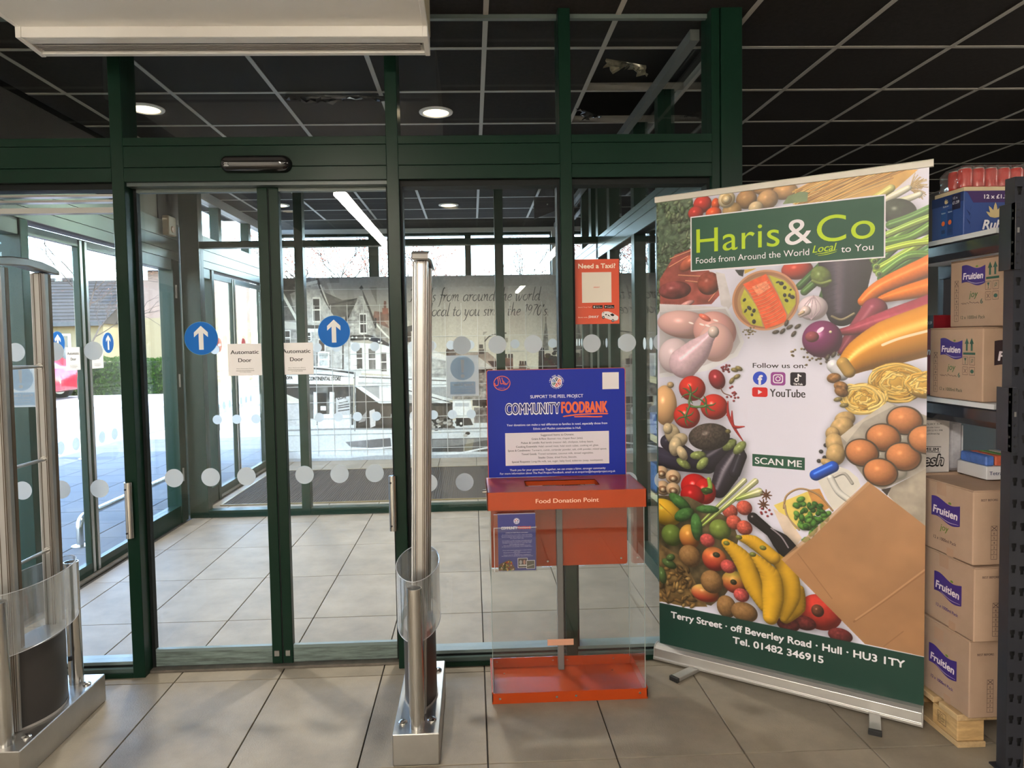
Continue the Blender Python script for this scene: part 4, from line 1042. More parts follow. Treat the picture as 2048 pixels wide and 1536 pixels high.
# ================================================================== roll-up banner
BA, BE = Vector((0.83, 3.093, 0)), Vector((0.80861, -0.58834, 0))
BN = Vector((-0.58834, -0.80861, 0))
BWID = 1.047
def paint_banner():
    C = Canvas(BWID, 2.11, 620, (224, 222, 242))
    E = C.ell; S = C.stroke; P = C.poly
    q = np.random.default_rng(5)
    # soft grey towards the edges, as in a studio picture
    # ---- top row
    P([(0, 2.12), (.165, 2.12), (.175, 2.0), (.155, 1.9), (.10, 1.80), (.055, 1.70), (.0, 1.60)], (96, 112, 90), tex=.35, tf=60)
    for k in range(260):                                     # herbs
        y = q.uniform(1.66, 2.10); x = q.uniform(-.02, .175)*min(1, (y-1.58)/.28)
        E(x, y, q.uniform(.008, .022), q.uniform(.004, .010), q.choice([[70, 92, 62], [96, 116, 82], [54, 74, 52], [120, 134, 104]]), ang=q.uniform(0, 180), spec=.1, drop=.25)
    P([(0.0090, 2.1140), (0.0460, 2.0360), (0.1140, 1.9440), (0.0830, 1.8260), (0.0050, 1.6960)], (84, 104, 84), tex=.35, tf=40, al=.6)
    for k in range(70):
        x, y = q.uniform(0, .10), q.uniform(1.62, 1.92); E(x, y, .014, .006, q.choice([[84, 104, 78], [70, 90, 66], [110, 124, 100]]), ang=q.uniform(0, 180), drop=.2)
    E(*(0.2090, 2.0770), .040, .038, (196, 52, 42)); E(*(0.1790, 2.0420), .034, .030, (186, 48, 40)); E(*(0.2660, 2.0700), .018, .026, (222, 88, 40)); E(*(0.2570, 2.0330), .034, .026, (226, 84, 36))
    for p, rx, ry, c in (((0.4740, 2.1080), .052, .024, (176, 132, 84)), ((0.5470, 2.0870), .050, .034, (196, 150, 96)), ((0.3950, 2.0740), .043, .040, (172, 130, 84)), ((0.4800, 2.0630), .042, .040, (190, 148, 100)), ((0.3350, 2.0350), .040, .034, (196, 156, 100)), ((0.4330, 2.0350), .03, .026, (214, 190, 150))):
        E(*p, rx, ry, c, tex=.12, tf=50, spec=.12)
    E(*(0.3130, 2.0840), .036, .036, (228, 208, 168)); E(*(0.3130, 2.0840), .023, .023, (200, 170, 120), drop=0); E(*(0.3130, 2.0840), .015, .015, (226, 206, 166), drop=0)
    P([(0.5850, 2.0220), (0.5850, 2.0900), (0.7940, 2.1220), (1.0120, 2.1050), (0.9240, 2.0290), (0.6770, 2.0290)], (206, 160, 84), tex=.1)
    for k in range(230):                                     # spaghetti
        t = q.uniform(0, 1); x0, y0 = np.array((0.5750, 2.0260))+t*(np.array((0.7020, 2.0260))-np.array((0.5750, 2.0260))); a = q.normal(.56, .05); l = q.uniform(.22, .42)
        o = q.uniform(-.02, .06)
        S([(x0, y0+o), (x0+l*math.cos(a), y0+o+l*math.sin(a)*.62)], .0042, q.choice([[224, 176, 92], [196, 142, 66], [236, 198, 124], [168, 116, 52]]), spec=.1)
    P([(0.5390, 2.0360), (0.5590, 2.0660), (0.6060, 2.0780), (0.6350, 2.0720), (0.6320, 2.0350)], (112, 130, 86), tex=.15)
    for k in range(60):                                      # leek roots
        a = q.uniform(-.9, 1.3); p = np.array((0.9860, 2.0360)); d = np.array([math.cos(a), math.sin(a)])*q.uniform(.02, .06)
        S([tuple(p), tuple(p+d*.6+[0, .004]), tuple(p+d)], .0028, q.choice([[206, 176, 128], [180, 148, 100], [222, 196, 150]]), spec=0)
    S([(0.8700, 1.9900), (0.9240, 2.0140), (0.9810, 2.0410)], [.03, .030, .022], (226, 226, 196), col2=(236, 232, 214)); S([(0.8970, 1.9810), (0.9690, 1.9980), (1.0170, 2.0130)], [.03, .026, .02], (220, 224, 180), col2=(240, 238, 224)); S([(0.8510, 2.0070), (0.8920, 2.0280), (0.9240, 2.0470)], .03, (206, 190, 90), col2=(214, 206, 130))
    E(*(0.9490, 1.9570), .062, .048, (50, 58, 44), ang=-20, tex=.15, tf=90, spec=.35)
    # ---- spring onions, aubergine, carrots, sweet potatoes
    E(*(0.5940, 1.7650), .060, .040, (196, 62, 44)); E(*(0.7960, 1.8460), .13, .10, (54, 50, 56), spec=.1)
    for a_, b_, w_, c_ in (((0.6040, 1.6970), (0.6880, 1.7790), .03, (66, 104, 54)), ((0.6220, 1.6740), (0.7230, 1.7610), .03, (84, 124, 62)), ((0.6880, 1.6430), (0.7230, 1.7550), .028, (58, 92, 50))): S([a_, b_], w_, c_)
    S([(0.7720, 1.7840), (0.7670, 1.6990), (0.7600, 1.5860)], [.20, .17, .11], (62, 52, 68), spec=.3, sh=8, amb=.35, tex=.06)
    E(*(0.6830, 1.7310), .036, .045, (106, 124, 62), ang=30, tex=.2); S([(0.6530, 1.7160), (0.6830, 1.7040), (0.7180, 1.7120)], .012, (120, 136, 70)); S([(0.7240, 1.5710), (0.7590, 1.5570), (0.8020, 1.5790)], .010, (140, 126, 100))
    for a_, m_, b_, w_, c_ in (((0.8760, 1.7600), (0.9650, 1.8450), (1.0560, 1.8820), .030, (60, 104, 46)), ((0.8710, 1.7860), (0.9430, 1.8630), (1.0560, 1.9320), .034, (104, 144, 62)), ((0.8800, 1.7440), (0.9580, 1.7900), (1.0570, 1.8520), .030, (150, 178, 66)), ((0.8990, 1.7110), (0.9660, 1.7580), (1.0580, 1.8110), .036, (74, 118, 56)),
                               ((0.9250, 1.9110), (0.9870, 1.9290), (1.0560, 1.9570), .034, (84, 126, 60)), ((0.9160, 1.8760), (0.9880, 1.9040), (1.0560, 1.9270), .026, (148, 180, 84)), ((0.9140, 1.8450), (0.9880, 1.8580), (1.0560, 1.8970), .032, (96, 138, 52)), ((0.9150, 1.8190), (0.9880, 1.8330), (1.0570, 1.8370), .026, (176, 200, 70)), ((0.8950, 1.7270), (0.9800, 1.7880), (1.0580, 1.7860), .03, (100, 142, 60)), ((0.9170, 1.7050), (0.9660, 1.7220), (1.0580, 1.7710), .038, (70, 112, 54))):
        S([a_, m_, b_], w_, c_, spec=.25, stripes=9)
    for p in ((0.8780, 1.7560), (0.8870, 1.7280), (0.8710, 1.7790)): E(*p, .012, .012, (150, 180, 90), drop=0); E(*p, .007, .007, (70, 96, 50), drop=0)
    S([(0.8340, 1.6260), (0.9000, 1.6800), (1.0620, 1.7510)], [.040, .060, .082], (232, 118, 40), drop=1, tex=.05, tf=120); S([(0.8950, 1.6310), (0.9680, 1.6500), (1.0630, 1.6700)], [.026, .052, .074], (236, 122, 36), drop=1, tex=.05, tf=120)
    S([(0.7590, 1.4300), (0.8070, 1.4990), (0.8720, 1.5920)], [.03, .07, .09], (140, 56, 76), drop=1); S([(0.7240, 1.5050), (0.7970, 1.5150), (0.9000, 1.5440), (1.0640, 1.5850)], [.012, .04, .075, .12], (160, 58, 78), drop=1, tex=.08, tf=60)
    # ---- meat, chicken, pan
    P([(0.0130, 1.7630), (0.0830, 1.8680), (0.1640, 1.8910), (0.2420, 1.7780), (0.2770, 1.7400), (0.2850, 1.6810), (0.2470, 1.6410), (0.1190, 1.6410), (0.0140, 1.6450)], (150, 74, 66), tex=.28, tf=26)
    for a_, b_ in (((0.0630, 1.8520), (0.1570, 1.8800)), ((0.1010, 1.7760), (0.2290, 1.7610)), ((0.0580, 1.8150), (0.1450, 1.8570)), ((0.1330, 1.7490), (0.2420, 1.7310)), ((0.2350, 1.6540), (0.2820, 1.7100))): S([a_, b_], .006, (216, 140, 110), spec=.2)
    E(*(0.1570, 1.8320), .06, .028, (196, 100, 74), ang=35, drop=0, tex=.15); E(*(0.2350, 1.7310), .05, .05, (150, 70, 56), drop=0, tex=.25, tf=40); E(*(0.0820, 1.7100), .075, .04, (138, 66, 66), drop=0, tex=.25, tf=40); E(*(0.1380, 1.6460), .035, .012, (222, 160, 160), drop=0, ang=20)
    P([(0.2650, 1.7790), (0.3030, 1.7680), (0.3350, 1.6370), (0.3200, 1.6150), (0.2880, 1.6340)], (214, 208, 214), tex=.08); P([(0.0110, 1.6520), (0.1750, 1.6390), (0.3170, 1.6210), (0.3110, 1.6030), (0.0110, 1.6080)], (222, 216, 222), tex=.06)
    P([(0.0110, 1.6150), (0.3120, 1.6270), (0.3580, 1.5490), (0.3850, 1.4730), (0.3570, 1.4140), (0.2280, 1.3490), (0.0090, 1.3150)], (230, 230, 238)); P([(0.0110, 1.6150), (0.3060, 1.6180), (0.3450, 1.5490), (0.3690, 1.4730), (0.3400, 1.4260), (0.2160, 1.3730), (0.0090, 1.3340)], (206, 200, 208))
    E(*(0.1250, 1.5550), .125, .062, (222, 178, 176), ang=-8, spec=.2, amb=.6); E(*(0.2590, 1.5220), .095, .085, (220, 164, 160), ang=-25, spec=.25, amb=.6); E(*(0.2640, 1.4740), .075, .085, (224, 180, 178), drop=0, spec=.2, amb=.65); E(*(0.2170, 1.5830), .03, .012, (232, 120, 100), ang=-30, drop=0, spec=.4, amb=.6)
    for p in ((0.2040, 1.5530), (0.2640, 1.5690), (0.1560, 1.5610), (0.2290, 1.5470)): E(*p, .012, .004, (250, 240, 240), ang=-20, flat=True, drop=0)
    E(*(0.0800, 1.4150), .075, .080, (226, 204, 212), spec=.15, amb=.62); S([(0.1240, 1.3840), (0.1790, 1.4330), (0.2280, 1.4870), (0.2550, 1.5190)], [.14, .115, .055, .034], (222, 190, 204), spec=.2, amb=.6, tex=.06); E(*(0.2550, 1.5190), .024, .026, (226, 206, 200), drop=0)
    E(*(0.4690, 1.6470), .134, .126, (192, 138, 106), flat=True, drop=.3); E(*(0.4690, 1.6470), .126, .118, (150, 104, 76), flat=True, drop=0); E(*(0.4730, 1.6430), .116, .108, (170, 132, 92), flat=True, drop=0)
    P([(0.4850, 1.7500), (0.5470, 1.7230), (0.5870, 1.6760), (0.5890, 1.6260), (0.5600, 1.5830), (0.5170, 1.6800)], (176, 172, 60), tex=.12, tf=40); P([(0.3860, 1.6990), (0.3690, 1.6530), (0.3780, 1.5950), (0.4130, 1.5470), (0.4610, 1.5370), (0.4420, 1.6150)], (178, 172, 62), tex=.12, tf=40)
    P([(0.3800, 1.7190), (0.4740, 1.7560), (0.5200, 1.6660), (0.5540, 1.5830), (0.5520, 1.5550), (0.4710, 1.5270), (0.4470, 1.5980), (0.4130, 1.6740)], (222, 92, 52), tex=.1, tf=60)
    for t in np.linspace(.1, .95, 12):
        a_ = np.array((0.3910, 1.7100))*(1-t)+np.array((0.4740, 1.5370))*t; b_ = np.array((0.4740, 1.7450))*(1-t)+np.array((0.5490, 1.5720))*t; S([tuple(a_), tuple((a_+b_)/2+[.0, -.006]), tuple(b_)], .003, (240, 140, 96), spec=0)
    P([(0.4170, 1.7060), (0.4740, 1.7280), (0.4910, 1.6980), (0.4420, 1.6670)], (240, 164, 130), al=.6, tex=.3, tf=150)
    for p in ((0.5200, 1.7190), (0.5340, 1.7130), (0.5470, 1.6950), (0.5700, 1.6850), (0.5760, 1.6550), (0.5540, 1.6420), (0.5470, 1.6640), (0.4060, 1.6170), (0.4250, 1.6050), (0.4170, 1.5880), (0.3910, 1.6060), (0.3860, 1.6520), (0.4250, 1.5590), (0.5650, 1.6630)): E(*p, q.uniform(.004, .011), q.uniform(.003, .008), (44, 40, 40), ang=q.uniform(0, 180), drop=0)
    P([(0.3470, 1.7820), (0.3860, 1.7800), (0.3800, 1.7510), (0.3640, 1.7580)], (40, 38, 40)); P([(0.3860, 1.7800), (0.4360, 1.7820), (0.3860, 1.7620)], (196, 160, 70))
    E(*(0.6530, 1.6070), .056, .050, (226, 208, 218), spec=.15, amb=.55)
    for a in (-.9, -.5, -.1, .3, .7): S([(0.6560, 1.6560), ((0.6530, 1.6070)[0]+.045*math.sin(a), (0.6530, 1.6070)[1]), (0.6480, 1.5600)], .003, (206, 180, 196), spec=0)
    S([(0.6080, 1.5810), (0.6270, 1.5970)], [.022, .04], (226, 206, 206)); S([(0.6030, 1.5840), (0.6180, 1.5920)], .012, (196, 170, 140))
    for k in range(34): E(*(np.array((0.6590, 1.4190))+q.normal(0, .5, 2)*[.10, .045]), .0045, .004, q.choice([[110, 90, 60], [150, 126, 80], [90, 76, 60]]), drop=.15)
    E(*(0.6880, 1.4810), .074, .074, (122, 42, 96), spec=.4, sh=12)
    E(*(0.6510, 1.4910), .026, .022, (150, 70, 80), drop=0, spec=.1); E(*(0.6820, 1.5180), .016, .008, (236, 220, 240), ang=40, flat=True, drop=0); E(*(0.7190, 1.5090), .006, .006, (240, 220, 190), drop=0)
    for p in ((0.5120, 1.5130), (0.5390, 1.5160), (0.5660, 1.5320), (0.5540, 1.5490), (0.5970, 1.5340), (0.5820, 1.5040), (0.7140, 1.3890), (0.7310, 1.4190), (0.7090, 1.4080)): E(*p, .014, .0075, (84, 74, 66), ang=q.uniform(-10, 70), drop=.3)
    for k in range(26): E(*(np.array((0.4080, 1.5190))+q.normal(0, .012, 2)), .0035, .003, q.choice([[110, 96, 60], [140, 120, 90]]), drop=.1)
    # ---- juice bottle, pasta, walnuts
    S([(0.7830, 1.3760), (0.8350, 1.4190), (0.9280, 1.4650), (1.0690, 1.5140)], [.075, .13, .175, .19], (214, 142, 44), spec=.35, sh=14, amb=.5); S([(0.9010, 1.4550), (0.9590, 1.4800), (1.0600, 1.5090)], .010, (250, 226, 190), flat=True)
    S([(0.7310, 1.3740), (0.7610, 1.3410)], .052, (226, 226, 236)); S([(0.7640, 1.3850), (0.7860, 1.3500)], .046, (190, 150, 80), spec=.1)
    for c_, n_, r_ in (((0.9480, 1.3100), 46, .092), ((0.8370, 1.2460), 34, .072), ((1.0410, 1.3040), 14, .06)):
        E(*c_, r_*1.05, r_*.85, (206, 160, 74), drop=.3, spec=0)
        for k in range(n_):
            a0 = q.uniform(0, 6.28); rr_ = r_*q.uniform(.25, 1.0); pts = [(c_[0]+rr_*math.cos(a0+t)*1.1+q.normal(0, .004), c_[1]+rr_*math.sin(a0+t)*.82+q.normal(0, .004)) for t in np.linspace(0, q.uniform(1.4, 3.2), 6)]
            S(pts, q.uniform(.006, .010), q.choice([[236, 196, 104], [222, 174, 80], [244, 212, 130], [196, 146, 62]]), spec=.15, amb=.6)
    for p in ((0.7320, 1.3250), (0.7570, 1.2920), (0.7590, 1.2710)):
        E(*p, .026, .020, (150, 106, 64), ang=q.uniform(-40, 40), tex=.4, tf=90, spec=.1)
    for p in ((0.7470, 1.2400), (0.7690, 1.2170), (0.3450, 1.3540), (0.3630, 1.3600), (0.3540, 1.3250), (0.3330, 1.3070)): E(*p, .016, .009, (140, 124, 80), ang=q.uniform(-60, 60))
    for k in range(16): E(*(np.array((0.3080, 1.3600))+q.normal(0, .010, 2)), .005, .0045, (130, 40, 50), drop=.2)
    for k in range(12): E(*(np.array((0.3420, 1.2480))+q.normal(0, .5, 2)*[.02, .05]), .005, .0045, (150, 44, 54), drop=.2)
    # ---- tomatoes, chillies
    E(*(0.0340, 1.1890), .055, .092, (226, 178, 128), amb=.55); E(*(0.0600, 1.2830), .016, .014, (190, 160, 120), drop=.2)
    E(*(0.2690, 1.3120), .034, .045, (150, 34, 44), ang=25, spec=.5); S([(0.2840, 1.2760), (0.2980, 1.2530), (0.3250, 1.2430)], .004, (120, 70, 50))
    for p in ((0.1590, 1.2700), (0.2560, 1.1910), (0.1340, 1.1450)): E(*p, .060, .056, (204, 46, 34), spec=.55, sh=30)
    for c_ in ((0.1530, 1.2450), (0.2210, 1.1960), (0.1280, 1.1420)):
        for k in range(6):
            a = k*1.05+q.uniform(0, .6); S([c_, (c_[0]+.028*math.cos(a), c_[1]+.026*math.sin(a)), (c_[0]+.046*math.cos(a+.2), c_[1]+.044*math.sin(a+.2))], [.008, .007, .002], (74, 110, 62), spec=.1)
    S([(0.1530, 1.2450), (0.1480, 1.1930), (0.2030, 1.1890), (0.2210, 1.1960)], .010, (92, 128, 76)); S([(0.1480, 1.1930), (0.1280, 1.1420)], .009, (84, 120, 70))
    for pts in ([(0.3160, 1.2170), (0.3180, 1.1580), (0.3450, 1.1000), (0.3790, 1.0490)], [(0.3330, 1.1760), (0.3390, 1.1110), (0.3850, 1.1110)], [(0.3100, 1.1580), (0.3390, 1.1230)]): S(pts, [.004, .013, .012, .004], (176, 36, 34), spec=.4)
    # ---- aubergines, ginger, avocado, pepper, mushrooms
    S([(-0.0010, 0.9540), (0.0900, 0.9360), (0.2260, 0.9350)], .085, (50, 46, 66), spec=.3, drop=1); S([(0.0450, 1.0200), (0.1710, 0.9430)], .07, (44, 40, 58), spec=.2); S([(0.2380, 0.9600), (0.2980, 1.0070), (0.3270, 1.0330)], [.10, .08, .05], (48, 42, 58), spec=.3)
    S([(0.2740, 0.8240), (0.3100, 0.9060), (0.3560, 0.9940)], [.07, .105, .065], (46, 40, 52), spec=.5, sh=10, drop=1); S([(0.3440, 0.9090), (0.3700, 0.9830)], .05, (42, 38, 50), spec=.4)
    for p, a in (((0.3220, 1.0270), 40), ((0.3650, 1.0180), 50), ((0.1840, 0.9710), 10), ((0.1180, 0.9290), -30), ((0.2040, 0.9360), 50)): E(*p, .036, .019, (146, 160, 92), ang=a, tex=.2, tf=120, drop=.3)
    E(*(0.2330, 1.0570), .092, .060, (72, 62, 56), ang=10, tex=.35, tf=170, spec=.25); E(*(0.3160, 1.0860), .012, .010, (110, 100, 60), drop=0)
    for p, rx, ry, a in (((0.0680, 1.0590), .036, .05, 20), ((0.0990, 1.0330), .042, .03, 30), ((0.0810, 1.0040), .030, .045, -10), ((0.1120, 0.9750), .022, .035, 30), ((0.0460, 1.0830), .022, .026, 0)): E(*p, rx, ry, (206, 186, 150), ang=a, tex=.12, tf=70, spec=.1)
    for p, r_ in (((0.0150, 0.8790), .032), ((0.0210, 0.8070), .036), ((0.0700, 0.8620), .036), ((0.0700, 0.8050), .034)): E(*p, r_, r_*.95, (214, 182, 146), spec=.1); E(p[0], p[1]-.006, r_*.6, r_*.45, (150, 110, 80), drop=0); E(p[0], p[1]-.008, r_*.3, r_*.26, (222, 200, 170), drop=0)
    E(*(0.1710, 0.8250), .066, .062, (190, 26, 26), spec=.6, sh=26); E(*(0.2130, 0.8120), .050, .058, (196, 30, 28), spec=.5, drop=0); E(*(0.1580, 0.7870), .055, .05, (178, 22, 24), spec=.3, drop=0); S([(0.2170, 0.8120), (0.2380, 0.8320), (0.2320, 0.8690)], [.03, .022, .018], (146, 176, 80), spec=.3); E(*(0.2230, 0.8160), .026, .014, (60, 92, 40), drop=.2)
    P([(0, .27), (0, .77), (.14, .78), (.24, .74), (.33, .70), (.36, .62), (.34, .54), (.36, .46), (.30, .36), (.24, .30), (.17, .30), (.08, .29)], (92, 80, 56), tex=.4, tf=28)
    # ---- lemon, mint, limes, lychees, lemongrass
    E(*(0.0300, 0.6960), .080, .060, (232, 184, 52), ang=-15, spec=.2); S([(0.0040, 0.7310), (0.0880, 0.6660)], .004, (200, 150, 40))
    E(*(0.0620, 0.5930), .050, .050, (110, 134, 60), spec=.15, tex=.08); E(*(0.2800, 0.6490), .048, .046, (118, 138, 62), spec=.15, tex=.08); E(*(0.1440, 0.5980), .048, .056, (206, 120, 60), col2=(214, 160, 70))
    for p in ((0.3230, 0.7360), (0.3840, 0.7590), (0.3400, 0.6900), (0.3850, 0.6720)): E(*p, .033, .032, (206, 94, 76), tex=.22, tf=150, spec=.1)
    for a_, b_, w_ in (((0.2040, 0.6570), (0.4300, 0.8790), .024), ((0.1940, 0.6680), (0.3850, 0.8780), .020), ((0.3550, 0.7940), (0.4440, 0.8340), .034)): S([a_, b_], [w_*.5, w_, w_*1.1], (154, 178, 84), col2=(226, 226, 176), stripes=7, drop=1)
    for c_, l_, w_, a_ in (((0.1010, 0.7490), .060, .026, -35), ((0.1200, 0.6950), .050, .028, 30), ((0.1760, 0.6470), .026, .062, 5), ((0.2250, 0.7330), .052, .018, 5)): E(*c_, l_, w_, (70, 116, 58), ang=a_, tex=.2, tf=70, spec=.1)
    for c_ in ((0.4740, 0.8250), (0.4630, 0.7830)):
        for k in range(8):
            a = k*.785; S([c_, (c_[0]+.022*math.cos(a), c_[1]+.022*math.sin(a))], [.009, .004], (96, 58, 40), spec=.2)
    for k in range(7): E(*(np.array((0.4690, 0.7520))+q.normal(0, 1, 2)*[.02, .008]), .005, .0045, (150, 44, 50), drop=.2)
    for p in ((0.7030, 1.0530), (0.6860, 1.0260), (0.6990, 1.0030), (0.6780, 0.9870)): E(*p, .008, .008, (56, 52, 56), drop=.3)
    for p, rx, ry, a in (((0.7720, 1.1620), .038, .03, 20), ((0.7600, 1.1240), .05, .04, 60), ((0.7280, 1.1000), .026, .03, 0), ((0.7400, 1.0560), .036, .05, 20), ((0.7390, 1.0180), .035, .045, -10), ((0.7110, 0.9820), .028, .016, -20)): E(*p, rx, ry, (204, 170, 118), ang=a, tex=.12, tf=60, spec=.08)
    # ---- eggs in their carton
    P([(0.7570, 1.0930), (0.8080, 1.1430), (0.9200, 1.2360), (1.0630, 1.1820), (1.0650, 0.9970), (0.9050, 0.8950), (0.8570, 0.9140), (0.7700, 1.0370)], (168, 160, 152), tex=.14, tf=30); P([(0.7570, 1.0930), (0.8080, 1.1430), (0.9200, 1.2360), (0.9430, 1.2230), (0.8370, 1.1550), (0.7790, 1.0700)], (196, 188, 178), tex=.1)
    P([(1.0650, 1.0020), (0.9320, 0.9060), (0.9230, 0.8730), (1.0230, 0.7740), (1.0670, 0.7490)], (160, 150, 138), tex=.14, tf=30); P([(0.9000, 0.8940), (0.9340, 0.9060), (0.9200, 0.8720)], (60, 50, 46))
    for p in ((0.9710, 1.0940), (0.8990, 1.0250), (0.9560, 0.9660)): E(*p, .030, .028, (214, 206, 194), amb=.6, drop=.2)
    for p in ((0.9760, 1.1670), (0.9050, 1.0970), (0.8320, 1.0330), (0.9720, 1.0280), (0.8960, 0.9610), (1.0460, 1.0990)): E(*p, .061, .056, (74, 62, 54), flat=True, drop=0); E(*p, .056, .051, (206, 132, 84), ang=-10, spec=.12, tex=.04, tf=140, amb=.5)
    # ---- milk, cheese, bottle, bag
    P([(0.6680, 0.9200), (0.7410, 0.9740), (0.7850, 0.9610), (0.8190, 0.9320), (0.8290, 0.9000), (0.7710, 0.8230), (0.7310, 0.7900)], (222, 218, 212), tex=.03); S([(0.7210, 0.9220), (0.7490, 0.8700), (0.7860, 0.8410)], .026, (238, 236, 232)); S([(0.7360, 0.9290), (0.7710, 0.9440), (0.7990, 0.9080)], .012, (190, 184, 178)); S([(0.6660, 0.9280), (0.7290, 0.9680)], .045, (28, 84, 200), spec=.3)
    P([(0.5050, 0.7850), (0.6350, 0.8570), (0.6910, 0.8130), (0.6350, 0.7100), (0.5770, 0.6900)], (232, 208, 110), tex=.05); P([(0.6350, 0.8630), (0.6810, 0.8740), (0.7160, 0.7990), (0.6710, 0.7660)], (196, 140, 80), tex=.1)
    S([(0.5440, 0.7780), (0.5560, 0.8320), (0.6090, 0.8660), (0.6760, 0.8480), (0.7290, 0.7900)], .0075, (176, 140, 104), spec=.1); S([(0.5480, 0.7900), (0.5610, 0.7400), (0.6040, 0.6940)], .0075, (190, 160, 130), spec=.1)
    P([(0.5010, 0.7700), (0.5560, 0.7450), (0.6140, 0.6610), (0.5780, 0.5980), (0.5340, 0.6960)], (226, 206, 190), tex=.05)
    S([(0.4210, 0.7190), (0.4910, 0.6670), (0.5340, 0.6320), (0.5720, 0.5860)], [.048, .040, .075, .085], (30, 26, 28), spec=.6, sh=16, drop=1); S([(0.4940, 0.6850), (0.5340, 0.6550), (0.5620, 0.6130)], .006, (150, 140, 150), flat=True)
    for k in range(70):
        x, y = np.array((0.6560, 0.7410))+q.normal(0, 1, 2)*[.035, .038]; E(x, y, q.uniform(.010, .018), q.uniform(.007, .012), q.choice([[78, 132, 54], [100, 152, 66], [58, 104, 44]]), ang=q.uniform(0, 180), spec=.1, drop=.25)
    # ---- fruit in the lower left corner
    P([(0.0030, 0.5440), (0.1130, 0.4970), (0.2230, 0.2920), (0.1240, 0.2720), (0.0000, 0.2730)], (120, 96, 60), tex=.4, tf=30)
    for k in range(46):
        x, y = q.uniform(0, .16), q.uniform(.275, .45); E(x, y, q.uniform(.012, .026), q.uniform(.005, .010), q.choice([[150, 116, 66], [118, 90, 52], [176, 144, 90], [96, 74, 44]]), ang=q.uniform(0, 180), tex=.2, drop=.35, spec=.1)
    for c_, l_, w_, a_ in (((0.0480, 0.4580), .036, .02, -20), ((0.0150, 0.3980), .02, .04, 10), ((0.0550, 0.4880), .022, .016, 30)): E(*c_, l_, w_, (84, 110, 62), ang=a_)
    E(*(0.2120, 0.3520), .062, .040, (206, 70, 50), col2=(222, 180, 100)); E(*(0.2550, 0.5140), .055, .054, (196, 60, 48), col2=(216, 130, 70), tex=.15, tf=30); E(*(0.2640, 0.5340), .016, .012, (60, 60, 40), drop=0)
    E(*(0.3430, 0.4260), .056, .050, (206, 84, 56), col2=(214, 186, 84), tex=.12); E(*(0.3380, 0.4250), .014, .012, (64, 60, 40), drop=0)
    for p, rx, ry in (((0.1440, 0.5090), .050, .051), ((0.2430, 0.4090), .050, .052), ((0.3070, 0.3100), .042, .050), ((0.3830, 0.3010), .056, .044)): E(*p, rx, ry, (150, 112, 70), tex=.12, tf=120, spec=.05)
    for p in ((0.2240, 0.5930), (0.3150, 0.4910), (0.3710, 0.3740)): E(*p, .033, .030, (204, 88, 84), tex=.22, tf=150, spec=.08)
    E(*(0.6860, 0.3640), .080, .074, (196, 58, 48), spec=.15, tex=.12, tf=40); E(*(0.6750, 0.3680), .024, .026, (96, 56, 40), drop=0, tex=.4)
    for p in ((0.6250, 0.3060), (0.5620, 0.2860), (0.7590, 0.2840)): E(*p, .045, .030, (110, 44, 44), tex=.25, tf=120, spec=.05)
    for pts, w_ in (([(0.6090, 0.4460), (0.5990, 0.3690), (0.5510, 0.3010)], [.03, .06, .03]), ([(0.4800, 0.5870), (0.5560, 0.5120), (0.5720, 0.4100), (0.5430, 0.3050)], [.03, .078, .076, .03]), ([(0.3670, 0.6230), (0.4230, 0.6140), (0.5010, 0.5610)], [.02, .06, .06]), ([(0.3060, 0.5930), (0.3780, 0.5290), (0.4230, 0.4290), (0.4690, 0.3430)], [.04, .085, .085, .05]), ([(0.4230, 0.5570), (0.4910, 0.4770), (0.5010, 0.3850), (0.4910, 0.3000)], [.025, .085, .088, .06])):
        S(pts, w_, (226, 174, 46), spec=.12, amb=.5, drop=1, tex=.05, tf=30)
    for p in ((0.3080, 0.5930), (0.4190, 0.5610), (0.3610, 0.6270), (0.4610, 0.5960)): E(*p, .014, .010, (126, 130, 60), drop=0)
    # paper bag, painted darker for the weaker light near the floor
    P([(0.8540, 0.9220), (0.9000, 0.8860), (1.0230, 0.7900), (1.0540, 0.7650), (1.0560, 0.5940), (1.0580, 0.2680), (0.8470, 0.2700), (0.5340, 0.5590), (0.6510, 0.6650)], (164, 121, 86), tex=.09, tf=9, grad=(-.12, .10))
    P([(0.8540, 0.9220), (0.8620, 0.9140), (0.5480, 0.5480), (0.5340, 0.5590)], (190, 150, 114), al=.7)
    S([(0.8080, 0.3510), (0.9070, 0.4490), (1.0460, 0.5950)], .007, (140, 100, 70), flat=True); S([(0.8140, 0.3610), (0.9070, 0.4550), (1.0460, 0.6030)], .006, (178, 136, 102), flat=True); S([(0.5990, 0.5940), (0.7280, 0.4290)], .004, (150, 108, 76), flat=True); S([(0.9130, 0.2760), (0.9780, 0.3500)], .004, (142, 102, 72), flat=True)
    # footer, its green darkened for the light falling off below
    C.rect(-.01, 0, BWID+.01, .2655, (23, 56, 47))
    return C.a
bn = thing('rollup_banner', BA, 'tall roll-up banner printed with food and a green shop sign, standing before the store rack', 'banner')
bn.rotation_euler = (0, 0, math.atan2(BE.y, BE.x))
def bl(s, d, z): return (s, d, z)             # local: x along the banner, y away from the viewer
art = paint_banner()
ph = int(0.05*620)
textured_quad('printed_sheet', [bl(0.0, 0.03, 0.05), bl(BWID, 0.03, 0.05), bl(BWID, 0.03, 2.108), bl(0.0, 0.03, 2.108)], image_mat('banner_print', art[:art.shape[0]-ph], 0.38, 0.45), bn, True, 0.0012)
GREY_A = mat('satin_aluminium', (0.50, 0.49, 0.475), 0.36, 0.75)
